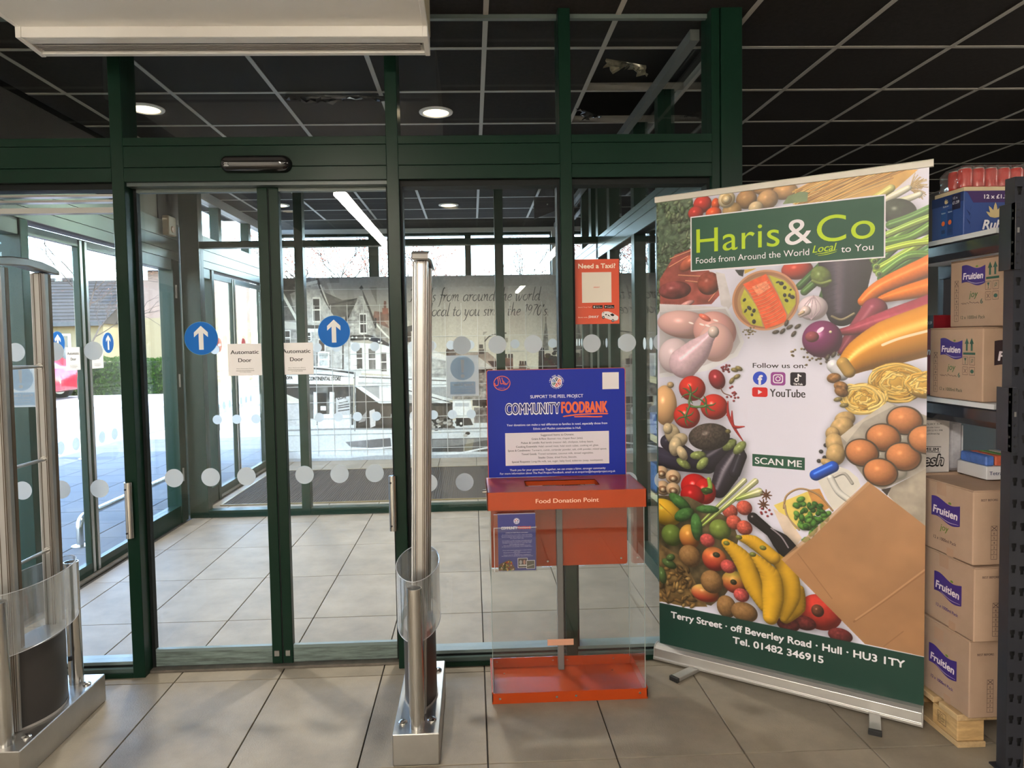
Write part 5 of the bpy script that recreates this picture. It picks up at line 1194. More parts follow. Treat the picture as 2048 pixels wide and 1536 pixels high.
prof = [(0.0, 0.004), (-0.012, 0.010), (-0.012, 0.020), (-0.008, 0.024), (-0.004, 0.060), (0.010, 0.072), (0.024, 0.076), (0.046, 0.074), (0.064, 0.056), (0.069, 0.030), (0.066, 0.004)]
MB().prism(prof, 'x', -0.012, BWID-0.004).build('cassette', GREY_A, bn, local=True, bevel=0.001)
for s in (-0.016, BWID-0.004): MB().prism([(a*1.02-0.001, b*1.02) for a, b in prof], 'x', s, s+0.004).build('end_cap', mat('grey_plastic_cap', (0.33, 0.32, 0.31), 0.4), bn, local=True)
for k in range(2): MB().box(BWID-0.006, BWID+0.002, 0.034, 0.040, 0.082+0.006*k, 0.085+0.006*k).build('ratchet', ALU, bn, local=True)
MB().prism([(0.022, 2.106), (0.020, 2.130), (0.026, 2.134), (0.040, 2.132), (0.040, 2.106)], 'x', -0.006, BWID+0.014).build('top_rail', mat('cream_rail', (0.62, 0.58, 0.52), 0.4), bn, local=True, bevel=0.001)
MB().cyl((BWID/2, 0.05, 0.05), (BWID/2, 0.046, 2.11), 0.008, n=10).build('support_pole', ALU, bn, local=True)
for s, sp in ((0.200, -0.068), (0.880, 0.020)):
    ft = MB(); a, b = Vector((s, 0.06, 0.011)), Vector((s+sp, -0.135, 0.010)); d = (b-a).normalized()
    ft.obox((a+b)/2, d, d.cross(Vector((0, 0, 1))), (0, 0, 1), (b-a).length/2, 0.020, 0.009)
    fo = ft.build('foot', GREY_A, bn, local=True, bevel=0.002)
    MB().obox(b+d*0.006, d, d.cross(Vector((0, 0, 1))), (0, 0, 1), 0.008, 0.0225, 0.010).build('foot_cap', BLACK, fo, local=True, bevel=0.002)
f = Flat((0, 0.03, 0), (1, 0, 0), (0, 0, 1), 0.0006)
DG, LG, OW, GT = ink(42, 82, 66), ink(180, 208, 40), ink(236, 232, 240), ink(62, 58, 66)
f.rect(0.156, 1.786, 0.908, 2.026, OW, 0); f.rect(0.161, 1.791, 0.903, 2.021, DG, 1)
f.text('Haris', 0.182, 1.866, 0.345, 0.109, LG, 2, space=1.04); f.text('&', 0.548, 1.866, 0.103, 0.109, OW, 2); f.text('Co', 0.668, 1.866, 0.205, 0.109, LG, 2, space=1.04)
f.text('Foods from Around the World', 0.180, 1.819, 0.460, 0.0275, OW, 2); f.text('Local', 0.652, 1.826, 0.090, 0.030, LG, 2, shear=0.3, offset=0.012, rot=0.05); f.text('to You', 0.756, 1.819, 0.112, 0.0275, OW, 2)
f.line(spline([(0.662, 1.820), (0.700, 1.823), (0.742, 1.831)], 6), [0.001, 0.004, 0.001], LG, 2); f.line(spline([(0.672, 1.813), (0.710, 1.817), (0.740, 1.824)], 6), [0.001, 0.003, 0.001], LG, 2)
f.text('Follow us on:', 0.420, 1.3625, 0.208, 0.0215, GT, offset=0.018)
FB, IG, TT, YR = ink(46, 74, 190), ink(146, 70, 146), ink(36, 30, 40), ink(206, 40, 40)
f.disc(0.4490, 1.3185, 0.0285, FB, 0, 36); f.text('f', 0.4505, 1.2935, 0.021, 0.0385, OW, 1, align='c', offset=0.05)
def rrect(u0, v0, u1, v1, r, m_, l):
    pts = []
    for cx, cy, a0 in ((u1-r, v1-r, 0), (u0+r, v1-r, 90), (u0+r, v0+r, 180), (u1-r, v0+r, 270)):
        pts += [(cx+r*math.cos(math.radians(a0+a)), cy+r*math.sin(math.radians(a0+a))) for a in range(0, 91, 15)]
    f.poly(pts, m_, l)
rrect(0.4925, 1.2895, 0.5505, 1.3450, 0.011, IG, 0); rrect(0.5015, 1.2985, 0.5415, 1.3360, 0.010, OW, 1); rrect(0.5055, 1.3025, 0.5375, 1.3320, 0.008, IG, 2); f.ring(0.5215, 1.3172, 0.0105, 0.0036, OW, 3, 28); f.disc(0.5325, 1.3268, 0.0022, OW, 3, 12)
rrect(0.5690, 1.2895, 0.6290, 1.3450, 0.008, TT, 0); f.line([(0.5995, 1.3385), (0.5995, 1.3150)], 0.005, OW, 1); f.ring(0.5935, 1.3140, 0.0085, 0.0042, OW, 1, 24); f.line(spline([(0.5995, 1.3380), (0.604, 1.3315), (0.6115, 1.3290)], 6), 0.0052, OW, 1); f.text('TikTok', 0.599, 1.2925, 0.037, 0.0085, OW, 1, align='c', offset=0.03)
rrect(0.4175, 1.2395, 0.4800, 1.2800, 0.009, YR, 0); f.poly([(0.4415, 1.2500), (0.4415, 1.2700), (0.4585, 1.2600)], OW, 1); f.text('YouTube', 0.4885, 1.2420, 0.1385, 0.0345, GT, offset=0.02)
f.rect(0.4180, 0.9430, 0.6255, 0.9950, DG, 0); f.text('SCAN ME', 0.5215, 0.9545, 0.186, 0.0290, OW, 1, align='c', offset=0.02)
f.text('Terry Street · off Beverley Road · Hull · HU3 1TY', 0.520, 0.2070, 0.930, 0.0300, OW, 0, align='c', offset=0.028)
f.text('Tel. 01482 346915', 0.516, 0.1530, 0.364, 0.0300, OW, 0, align='c', offset=0.028)
f.build(bn, local=True)

# ================================================================== store rack at the right with its goods
RACK = mat('rack_grey_blue', (0.017, 0.019, 0.027), 0.32, spec=0.5, noise=0.1, scale=6)
RX = 1.777
rk = thing('storage_rack', (RX+0.3, 2.8, 0), 'dark grey boltless storage rack with slotted posts at the right edge', 'rack')
def slotted_plate(y, x0, x1, z0, z1, cols, pitch, zoff):
    """front flange of an angle post with keyhole slots cut through"""
    mb = MB(); nz = int((z1-z0)/pitch); xs = [x0]+[(cols[0]+cols[1])/2]+[x1]
    for c in range(2):
        a, b = xs[c], xs[c+1]; cx = cols[c]
        for k in range(nz+1):
            za, zb = z0+k*pitch, min(z1, z0+(k+1)*pitch)
            if zb-za < 0.045:
                if zb-za > 0.002: mb.add([(a, y, za), (b, y, za), (b, y, zb), (a, y, zb)], [(0, 1, 2, 3)])
                continue
            cz = za+(pitch*0.5 if c == 0 else pitch*0.42)
            hole = [(cx-0.0052, cz-0.013), (cx+0.0052, cz-0.013), (cx+0.0052, cz-0.002), (cx+0.0085, cz+0.002), (cx+0.0085, cz+0.014), (cx-0.0085, cz+0.014), (cx-0.0085, cz+0.002), (cx-0.0052, cz-0.002)]
            outer = [(a, za), (b, za), (b, cz-0.002), (b, cz+0.002), (b, zb), (a, zb), (a, cz+0.002), (a, cz-0.002)]
            vs = [(p[0], y, p[1]) for p in hole+outer]
            mb.add(vs, [(i, (i+1) % 8, 8+(i+1) % 8, 8+i) for i in range(8)])
    return mb
for (py_, zt, near) in ((2.200, 2.0, True), (3.42, 2.0, False)):
    if near:
        mb = slotted_plate(py_, RX, RX+0.062, 0.004, zt, (RX+0.016, RX+0.045), 0.0736, 0)
        up = mb.build('upright', RACK, rk)
        MB().box(RX, RX+0.0022, py_+0.0002, py_+0.042, 0.004, zt).box(RX+0.060, RX+0.062, py_+0.0002, py_+0.03, 0.004, zt).build('upright_flange', RACK, up)
        MB().box(RX+0.0024, RX+0.0598, py_+0.012, py_+0.014, 0.004, zt).build('slot_shade_sheet', mat('slot_shade_tone', (0.006, 0.006, 0.007), 0.7), up)  # near-black sheet added for the shade seen through the slots
        MB().box(RX-0.012, RX+0.075, py_-0.016, py_+0.06, 0.0, 0.006).build('foot_plate', RACK, up)
    else:
        MB().box(RX, RX+0.062, py_, py_+0.003, 0, zt).box(RX, RX+0.003, py_, py_+0.042, 0, zt).build('upright', RACK, rk)
for py_ in (2.2, 3.42): MB().box(RX+0.62, RX+0.66, py_, py_+0.04, 0, 2.0).build('rear_upright', RACK, rk)
MB().box(RX+0.066, RX+0.62, 2.196, 2.2, 1.05, 1.09).build('side_brace', RACK, rk)
for zb, zt in ((1.765, 1.828), (1.166, 1.232)):
    bm_ = MB().prism([(RX-0.002, zb), (RX+0.012, zb), (RX+0.016, zb+0.02), (RX+0.03, zb+0.02), (RX+0.03, zt), (RX-0.002, zt), (RX-0.010, zt-0.006), (RX-0.010, zb+0.022)], 'y', 2.246, 3.42).build('beam', mat('beam_gloss', (0.016, 0.018, 0.026), 0.16, spec=0.6), rk, bevel=0.001)
    MB().box(RX-0.012, RX+0.63, 2.262, 3.40, zt+0.0005, zt+0.018).build('shelf_board', mat('shelf_board', (0.55, 0.57, 0.60), 0.45), rk)
    MB().box(RX+0.60, RX+0.63, 2.246, 3.42, zb, zt).build('rear_beam', RACK, rk)
for z0, z1 in ((1.698, 1.914), (1.100, 1.313)):
    br = MB().box(RX-0.016, RX+0.004, 2.176, 2.194, z0, z1).box(RX-0.016, RX-0.013, 2.176, 2.246, z0, z1).build('beam_bracket', RACK, rk, bevel=0.001)
    for k, zz in enumerate((0.19, 0.165, 0.088, 0.05, 0.02)):
        MB().cyl((RX-0.0175, 2.186, z0+zz), (RX-0.0155, 2.186, z0+zz), 0.004, n=8).cyl((RX-0.006, 2.1735, z0+zz), (RX-0.006, 2.1762, z0+zz), 0.004, n=8).build('rivet', BLACK, br)
    MB().box(RX-0.010, RX-0.004, 2.1735, 2.1758, z0+0.118, z0+0.134).build('safety_clip', ALU, br)

CARD = mat('cardboard', (0.375, 0.255, 0.185), 0.72, spec=0.2, noise=0.10, scale=7, rnd=0.06)
CARD2 = mat('cardboard_edge', (0.30, 0.175, 0.10), 0.8, spec=0.2)
TAPE = mat('parcel_tape', (0.42, 0.27, 0.19), 0.18, spec=0.6)
PURP, PWH, PGR, PBK, PDG = ink(58, 38, 116), ink(226, 214, 222), ink(92, 120, 44), ink(60, 42, 44), ink(44, 84, 72)
def wavy(f, u, v, w, h, m_, l, skew=0.10):
    """flag shaped cartouche with waved top and bottom"""
    n = 14; top = []; bot = []
    for i in range(n+1):
        t = i/n; wv = 0.10*h*math.sin(t*2*math.pi+0.5)
        top.append((u+w*t, v+h*(1-skew*0)+wv-0.10*h*t)); bot.append((u+w*t+(0.03*w if 0 < t < 1 else 0), v+wv-0.10*h*t+0.06*h))
    f.put(bot+top, [(i, i+1, n+2+i, n+1+i) for i in range(n)], m_, l)
def brand(f, u, v, w, h, joy=True, pack=True, col=None):
    wavy(f, u, v, w, h, col or PURP, 0)
    f.text('Fruitien', u+0.06*w, v+0.30*h, 0.86*w, 0.36*h, PWH, 1, offset=0.03, rot=-0.03, shear=0.1)
    f.line(spline([(u+0.25*w, v+0.20*h), (u+0.6*w, v+0.02*h), (u+0.96*w, v+0.05*h)], 6), [0.0005, 0.0014, 0.0005], PWH, 1)
    f.disc(u+0.66*w, v+0.93*h, 0.055*w, PGR, 2, 12, 0.03*w)
def tally(f, u, v, w, h):
    """strip of numbered squares with a crossed one on top"""
    s = h/7
    for k in range(7):
        for a in ([(u, v+k*s), (u+w, v+k*s)], [(u, v+k*s), (u, v+k*s+s)], [(u+w, v+k*s), (u+w, v+k*s+s)]): f.line(a, 0.0012, PBK)
        if k < 6: f.text(str(k+1), u+w/2, v+k*s+s*0.22, None, s*0.5, PBK, align='c', offset=0.01)
    f.line([(u, v+h), (u+w, v+h)], 0.0012, PBK); f.line([(u+0.1*w, v+6.1*s), (u+0.9*w, v+6.9*s)], 0.002, PBK); f.line([(u+0.1*w, v+6.9*s), (u+0.9*w, v+6.1*s)], 0.002, PBK)
def carton(name, x0, y0, z0, lx, ly, lz, label, group, rz=0.0):
    """open-seamed carton; local x into the rack, y along it; print on the -x and -y faces"""
    t = thing(name, (x0, y0, z0), label, 'carton', group, rz)
    t_ = 0.0035
    MB().box(0, lx, 0, ly, 0.0015, lz-0.004).build('body', CARD, t, local=True, bevel=0.003)
    MB().box(0.0, lx/2-0.002, -0.0004, ly, lz-0.004, lz).build('flap', CARD, t, local=True, bevel=0.001); MB().box(lx/2+0.002, lx, -0.0004, ly, lz-0.004, lz-0.0005).build('flap', CARD, t, local=True, bevel=0.001)
    return t
def face_x(t, ly, lift=0.0006): return Flat((0, ly, 0), (0, -1, 0), (0, 0, 1), lift)    # seen from -x: u runs from the far end towards the viewer
def face_y(t, lift=0.0006): return Flat((0, 0, 0), (1, 0, 0), (0, 0, 1), lift)
LY, LZ, LX = 0.272, 0.262, 0.36
FX = RX-0.042
spec_ = (('second', 1.731, 2.305, 0.680, 0.02, True), ('third', 1.732, 2.296, 0.411, -0.01, False), ('fourth', 1.735, 2.318, 0.125, 0.015, False))
for k, (nm, x0, y0, z0, rz, joy) in enumerate(spec_):
    c = carton('juice_carton_box', x0, y0, z0, LX, LY, LZ+ (0.022 if k == 2 else 0.004), 'brown cardboard juice carton, %s of the three boxes stacked on the wooden pallet' % ('topmost', 'middle one', 'lowest')[k], 'cardboard boxes on the pallet', rz)
    f = face_x(c, LY); brand(f, 0.062, 0.122 if joy else 0.105, 0.148, 0.078)
    if joy: f.text('joy', 0.108, 0.086, 0.046, 0.024, PGR, offset=0.01, shear=0.2)
    f.text('12 x 1000ml Pack', 0.075, 0.046 if joy else 0.058, 0.118, 0.0125, PURP if not joy else PBK, offset=0.012)
    f.rect(0.145, 0.0, 0.18, 0.03, TAPE); f.rect(0.09, 0.215, 0.14, LZ, TAPE)
    f.build(c, 'print', True)
    f = face_y(c); f.text('BEST BEFORE:', 0.028, LZ-0.034, 0.062, 0.008, PBK, offset=0.015); tally(f, 0.066, 0.022, 0.022, 0.118)
    if k == 2: brand(f, 0.118, 0.16, 0.16, 0.085, col=ink(52, 36, 40)); f.text('12 x 1000ml', 0.112, 0.028, 0.08, 0.014, PBK, offset=0.01)
    f.build(c, 'print', True)
# upper shelf cartons (small brand mark, arrows and handling squares)
def side_print(f):
    brand(f, 0.060, 0.155, 0.116, 0.066); f.text('joy', 0.098, 0.108, 0.044, 0.024, ink(54, 96, 50), offset=0.01, shear=0.2)
    for u in (0.198, 0.222): f.poly([(u-0.0045, 0.180), (u+0.0045, 0.180), (u+0.0045, 0.205), (u+0.0105, 0.205), (u, 0.226), (u-0.0105, 0.205), (u-0.0045, 0.205)], PDG)
    f.rect(0.180, 0.166, 0.240, 0.174, PDG)
    for u in (0.178, 0.212):
        for v in (0.094, 0.130):
            for a in ([(u, v), (u+0.026, v)], [(u, v+0.028), (u+0.026, v+0.028)], [(u, v), (u, v+0.028)], [(u+0.026, v), (u+0.026, v+0.028)]): f.line(a, 0.0012, PBK)
            if u < 0.2 and v > 0.1: f.poly([(u+0.007, v+0.024), (u+0.019, v+0.024), (u+0.014, v+0.013), (u+0.014, v+0.006), (u+0.018, v+0.004), (u+0.008, v+0.004), (u+0.012, v+0.006), (u+0.012, v+0.013)], PDG)
            elif u > 0.2 and v < 0.1: f.disc(u+0.013, v+0.013, 0.009, PDG, 0, 10, 0.007)
            elif u > 0.2: f.line([(u+0.006, v+0.006), (u+0.019, v+0.022)], 0.0014, PDG); f.ring(u+0.013, v+0.015, 0.006, 0.0014, PDG, 0, 10)
            else: f.line([(u+0.006, v+0.006), (u+0.02, v+0.022)], 0.0016, PBK); f.line([(u+0.02, v+0.006), (u+0.006, v+0.022)], 0.0016, PBK)
    r_ = random.Random(9)
    for k in range(13): f.line(spline([(0.058+0.007*k, 0.088+r_.uniform(-.003, .003)), (0.061+0.007*k, 0.088+r_.uniform(-.004, .006)), (0.065+0.007*k, 0.087+r_.uniform(-.003, .003))], 4), 0.0015, PBK)
    f.text('6', 0.154, 0.083, 0.012, 0.018, PDG, offset=0.02); f.text('12 x 1000ml Pack', 0.056, 0.030, 0.122, 0.0125, ink(52, 66, 50), offset=0.006)
    tally(f, 0.024, 0.022, 0.020, 0.150)
c = carton('juice_carton_box', 1.768, 2.318, 1.2505, 0.36, 0.276, 0.264, 'brown cardboard juice carton standing on the lower rack shelf board', 'cardboard boxes on the rack shelf')
f = face_x(c, 0.276); side_print(f); f.build(c, 'print', True)
f = face_y(c); brand(f, 0.040, 0.120, 0.20, 0.090, col=ink(46, 32, 36)); f.text('12 x 1000ml', 0.056, 0.032, 0.10, 0.018, PBK, offset=0.01); f.build(c, 'print', True)
c = carton('juice_carton_box', 1.806, 2.262, 1.515, 0.36, 0.276, 0.246, 'brown cardboard juice carton lying on top of the box on the lower shelf', 'cardboard boxes on the rack shelf')
f = face_x(c, 0.276); side_print(f); f.build(c, 'print', True)

# pallet under the boxes
WOOD = mat('pallet_wood', (0.46, 0.30, 0.14), 0.75, spec=0.2, noise=0.28, scale=9, stretch=(2, 2, 9), rnd=0.12)
WOOD2 = mat('pallet_wood_pale', (0.50, 0.35, 0.19), 0.75, spec=0.2, noise=0.2, scale=9, stretch=(9, 1.5, 9), rnd=0.1)
pt = thing('wooden_pallet', (1.95, 2.5, 0), 'pale wooden pallet under the stack of juice boxes', 'pallet')
for y in (2.356, 2.62, 2.88):
    for x in (1.722, 2.08):
        b = MB().box(x, x+0.10, y, y+0.135, 0.021, 0.098).build('block', WOOD, pt, bevel=0.003)
for x in (1.720, 2.078): MB().box(x, x+0.104, 2.350, 3.02, 0.0, 0.0205).build('runner_board', WOOD2, pt, bevel=0.002)
for y in (2.352, 2.48, 2.61, 2.74, 2.88): MB().box(1.718, 2.20, y, y+0.10, 0.0985, 0.1215).build('deck_board', WOOD2, pt, bevel=0.002)
f = Flat((1.722, 2.491, 0.021), (0, -1, 0), (0, 0, 1))
for a in ([(0.03, 0.02), (0.075, 0.02)], [(0.03, 0.062), (0.075, 0.062)], [(0.03, 0.02), (0.03, 0.062)], [(0.045, 0.02), (0.045, 0.062)], [(0.075, 0.02), (0.075, 0.062)]): f.line(a, 0.0016, BLK)
f.text('IPPC', 0.040, 0.025, 0.030, 0.007, BLK, rot=math.pi/2); f.text('PL', 0.050, 0.050, 0.012, 0.007, BLK); f.text('HT', 0.050, 0.026, 0.014, 0.007, BLK); f.text('360', 0.050, 0.038, 0.018, 0.007, BLK)
f.build(pt, 'stamp')

# blue drinks tray with lotus print, red cans above it, red cartons behind
TB = mat('tray_blue', rgb(34, 62, 124), 0.5, noise=0.04); GOLD = ink(196, 176, 130); TW = ink(226, 222, 226); TP = ink(58, 38, 86); TN = ink(26, 44, 92)
def lotus(f, u, v, s, l=1):
    for a, w, h in ((-0.95, 0.26, 0.72), (0.95, 0.26, 0.72), (-0.5, 0.30, 0.88), (0.5, 0.30, 0.88), (0, 0.32, 1.0)):
        pts = [(0, 0), (w*0.5, h*0.42), (w*0.25, h*0.8), (0, h), (-w*0.25, h*0.8), (-w*0.5, h*0.42)]
        f.poly([(u+s*(x*math.cos(a)+y*math.sin(a)), v+s*(-x*math.sin(a)+y*math.cos(a))) for x, y in pts], GOLD, l); l += 1
bt = thing('drinks_tray', (1.782, 2.44, 1.8475), 'blue printed drinks tray on the top shelf of the rack', 'carton')
BL_, BH = 0.40, 0.158
MB().box(0, 0.42, 0, 0.172, 0.0008, BH).build('tray_body', TB, bt, local=True, bevel=0.002)
f = Flat((0, 0, 0), (1, 0, 0), (0, 0, 1)); f.poly([(0.0, BH), (0.42, BH), (0.42, BH-0.042), (0.035, BH-0.042), (0.014, BH-0.006)], TP, 0)
f.text('12 x £1.59', 0.074, BH-0.028, 0.098, 0.0145, TW, 1, offset=0.03); lotus(f, 0.115, 0.060, 0.056)
f.text('Rubicon', 0.066, 0.020, 0.150, 0.034, TW, 8, offset=0.03, shear=0.25)
for k in range(5): f.poly([(0.022, 0.02+0.016*k), (0.030-0.022*(k % 2), 0.046+0.016*k), (0.024, 0.03+0.016*k)], TN, 1)
f.build(bt, 'print', True)
f = Flat((0, 0.172, 0), (0, -1, 0), (0, 0, 1)); f.rect(0.0, BH-0.034, 0.172, BH, TN, 0)
f.rect(0.112, BH-0.058, 0.156, BH-0.004, ink(30, 26, 50), 1); f.text('12 x', 0.119, BH-0.020, 0.022, 0.009, TW, 2); f.text('£1.59', 0.116, BH-0.038, 0.034, 0.011, TW, 2, offset=0.02)
lotus(f, 0.082, BH-0.030, 0.020, 1); f.text('Rubicon', 0.068, BH-0.042, 0.030, 0.007, TW, 7, shear=0.2)
for u, c_ in ((0.052, (24, 72, 130)), (0.088, (22, 52, 104))):
    f.rect(u, 0.010, u+0.030, 0.108, ink(*c_), 1); f.text('Rubicon', u+0.004, 0.094, 0.022, 0.006, TW, 2, shear=0.2); f.disc(u+0.014, 0.058, 0.009, ink(206, 96, 40), 2, 14); f.rect(u+0.005, 0.02, u+0.024, 0.034, TN, 2)
f.build(bt, 'print', True)
# a paler inner tray edge and the shrink-wrapped cans on top
MB().box(0.006, 0.41, 0.008, 0.165, BH, BH+0.016).build('inner_tray', mat('cream_card', (0.55, 0.45, 0.28), 0.6), bt, local=True)
CANR = mat('can_red', rgb(190, 42, 34), 0.25, spec=0.6, noise=0.25, scale=26)
can0 = None
for i in range(6):
    for j in range(2):
        x, y, z = 1.815+0.0475*i, 2.482+0.05*j, 1.8475+BH+0.0165
        lab = 'red drink can in shrink wrap on the blue tray, %s of the %s row' % (('first', 'second', 'third', 'fourth', 'fifth', 'sixth')[i], ('front', 'back')[j])
        if can0 is None:
            can0 = thing('drink_can', (x, y, z), lab, 'can', 'red cans on the top shelf')
            mb = MB(); mb.lathe((x, y, z), [(0.017, 0.0), (0.0235, 0.006), (0.0235, 0.062), (0.0195, 0.070), (0.0195, 0.072)], 20); mb.build('can_body', CANR, can0, smooth=True)
            mb = MB(); mb.lathe((x, y, z), [(0.0200, 0.0701), (0.0203, 0.0725), (0.018, 0.0728), (0.017, 0.0712)], 20); mb.build('can_lid', ALU, can0, smooth=True)
            first = (x, y, z)
        else: dup(can0, (x-first[0], y-first[1], z-first[2]), lab)
WRAP = glass_mat('shrink_wrap', (0.95, 0.93, 0.92), 0.10, 1.6, 0.55, 0.12, haze=0.06)
mb = MB(); r_ = random.Random(2); z = 1.8475+BH+0.0166
rg = []
for k in range(9):
    zz = z+0.080*k/8; ins = 0.0 if k < 7 else 0.006*(k-6); row = []
    for s in range(52):
        t = s/52*4; sd = int(t); q_ = t-sd; X0, X1_, Y0, Y1_ = 1.782+ins, 2.088-ins, 2.447+ins, 2.570-ins
        p = ((X0+(X1_-X0)*q_, Y0), (X1_, Y0+(Y1_-Y0)*q_), (X1_-(X1_-X0)*q_, Y1_), (X0, Y1_-(Y1_-Y0)*q_))[sd]
        row.append((p[0]+r_.uniform(-.0022, .0022), p[1]+r_.uniform(-.003, .0015), zz))
    mb.v += row
for k in range(8): mb.f += [(k*52+s, k*52+(s+1) % 52, (k+1)*52+(s+1) % 52, (k+1)*52+s) for s in range(52)]
mb.f.append(tuple(range(8*52, 9*52)))
tag(mb.build('shrink_wrap', WRAP, None, smooth=True), 'clear wrinkled shrink wrap round the red cans on the top shelf', 'wrap', kind='thing')
RC = mat('carton_red', rgb(128, 22, 34), 0.45); RD = ink(150, 34, 44)
for k, (y, z, lab) in enumerate(((2.625, 1.2505, 'red juice tray behind the brown box on the lower shelf, nearer one'), (2.80, 1.2505, 'red juice tray behind the brown box on the lower shelf, farther one'))):
    t = thing('red_drinks_tray', (1.802, y, z), lab, 'carton', 'red trays on the lower shelf')
    MB().box(0, 0.36, 0, 0.165, 0.0008, 0.315).build('tray_body', RC, t, local=True, bevel=0.002)
    f = Flat((0, 0.165, 0), (0, -1, 0), (0, 0, 1)); f.rect(0, 0.262, 0.165, 0.315, RD, 0); lotus(f, 0.07, 0.285, 0.022, 1); f.text('Rubicon', 0.050, 0.268, 0.046, 0.010, TW, 7, shear=0.2)
    f.rect(0.122, 0.262, 0.165, 0.315, BLK, 1); f.text('£1.59', 0.128, 0.280, 0.03, 0.012, TW, 2)
    f.text('Rubicon', 0.020, 0.160, 0.130, 0.030, TW, 1, offset=0.03, shear=0.2); f.disc(0.06, 0.05, 0.03, ink(96, 110, 40), 1, 20); f.text('£1', 0.11, 0.11, 0.02, 0.016, TW, 1); f.build(t, 'print', True)
    f = Flat((0, 0, 0), (1, 0, 0), (0, 0, 1)); f.text('Rubicon', 0.03, 0.160, 0.2, 0.030, TW, 1, offset=0.03, shear=0.2); f.build(t, 'print', True)
# goods on the stack under the lower shelf
wb = thing('white_fish_box', (1.70, 2.60, 0.95), 'white carton with black outlined brand print standing behind the juice boxes', 'carton')
MB().box(1.700, 1.855, 2.600, 2.80, 0.951, 1.158).build('box_body', mat('white_card', (0.46, 0.43, 0.42), 0.6, noise=0.05), wb, bevel=0.003)
f = Flat((1.700, 2.600, 0.951), (1, 0, 0), (0, 0, 1)); f.text('PREMIUM', 0.012, 0.088, 0.098, 0.015, BLK, 0, offset=0.02, rot=-0.05); f.line([(0.004, 0.107), (0.120, 0.101), (0.116, 0.080), (0.004, 0.085)], 0.0022, BLK)
f.text('fresh', 0.004, 0.028, 0.130, 0.046, BLK, 0, offset=0.07, shear=0.2); f.text('fresh', 0.007, 0.0305, 0.124, 0.041, ink(176, 170, 168), 1, offset=0.015, shear=0.2)
for k, s in enumerate(('EXPORT S.A.', 'Produced under licence', 'Tel. +359 52 911 998', 'www.phillmax.bg')): f.text(s, 0.040, 0.188-0.0125*k, 0.085-0.012*(k % 2), 0.0062, BLK)
f.build(wb, 'print')
sb = thing('box_under_white_carton', (1.90, 2.72, 0.12), 'cardboard stack behind the front juice boxes on the pallet', 'carton')
MB().box(1.735, 2.09, 2.605, 2.90, 0.1225, 0.949).build('box_body', CARD, sb, bevel=0.004)
pw = thing('shrink_wrapped_pack', (1.89, 2.66, 0.95), 'tall clear wrapped white pack beside the white carton', 'pack')
MB().box(1.868, 1.925, 2.62, 2.70, 0.951, 1.150).build('pack_body', mat('milky_pack', (0.40, 0.40, 0.44), 0.2, spec=0.7, noise=0.2, scale=30), pw, bevel=0.012)
MB().box(1.925, 1.93, 2.63, 2.69, 1.02, 1.13).build('pack_seam', mat('milky_seam', (0.6, 0.6, 0.64), 0.2), pw)
tp_ = thing('tetra_carton_tray', (2.02, 2.58, 0.95), 'white tray lettered Tetra Prisma with bright fruit print, right of the wrapped pack', 'carton')
MB().box(1.885, 2.08, 2.445, 2.60, 0.951, 1.0).build('tray_body', mat('white_tray', (0.62, 0.62, 0.66), 0.5), tp_, bevel=0.002)
f = Flat((1.885, 2.445, 0.951), (1, 0, 0), (0, 0, 1)); f.text('Tetra Prisma', 0.010, 0.018, 0.115, 0.014, TN, offset=0.01); f.build(tp_, 'print')
for k in range(5):
    MB().box(1.890+0.036*k, 1.922+0.036*k, 2.455, 2.59, 1.0005, 1.038).build('small_pack', mat('pack_%d' % (k % 4), ((0.06, 0.14, 0.45), (0.5, 0.10, 0.05), (0.10, 0.25, 0.08), (0.55, 0.5, 0.45))[k % 4], 0.4, noise=0.3, scale=40), tp_, bevel=0.004)
# torn flap of the top carton
MB().add([(1.855, 2.30, 0.949), (1.905, 2.295, 0.949), (1.888, 2.31, 0.975), (1.872, 2.31, 0.972)], [(0, 1, 2, 3)]).build('torn_flap', CARD, tp_)

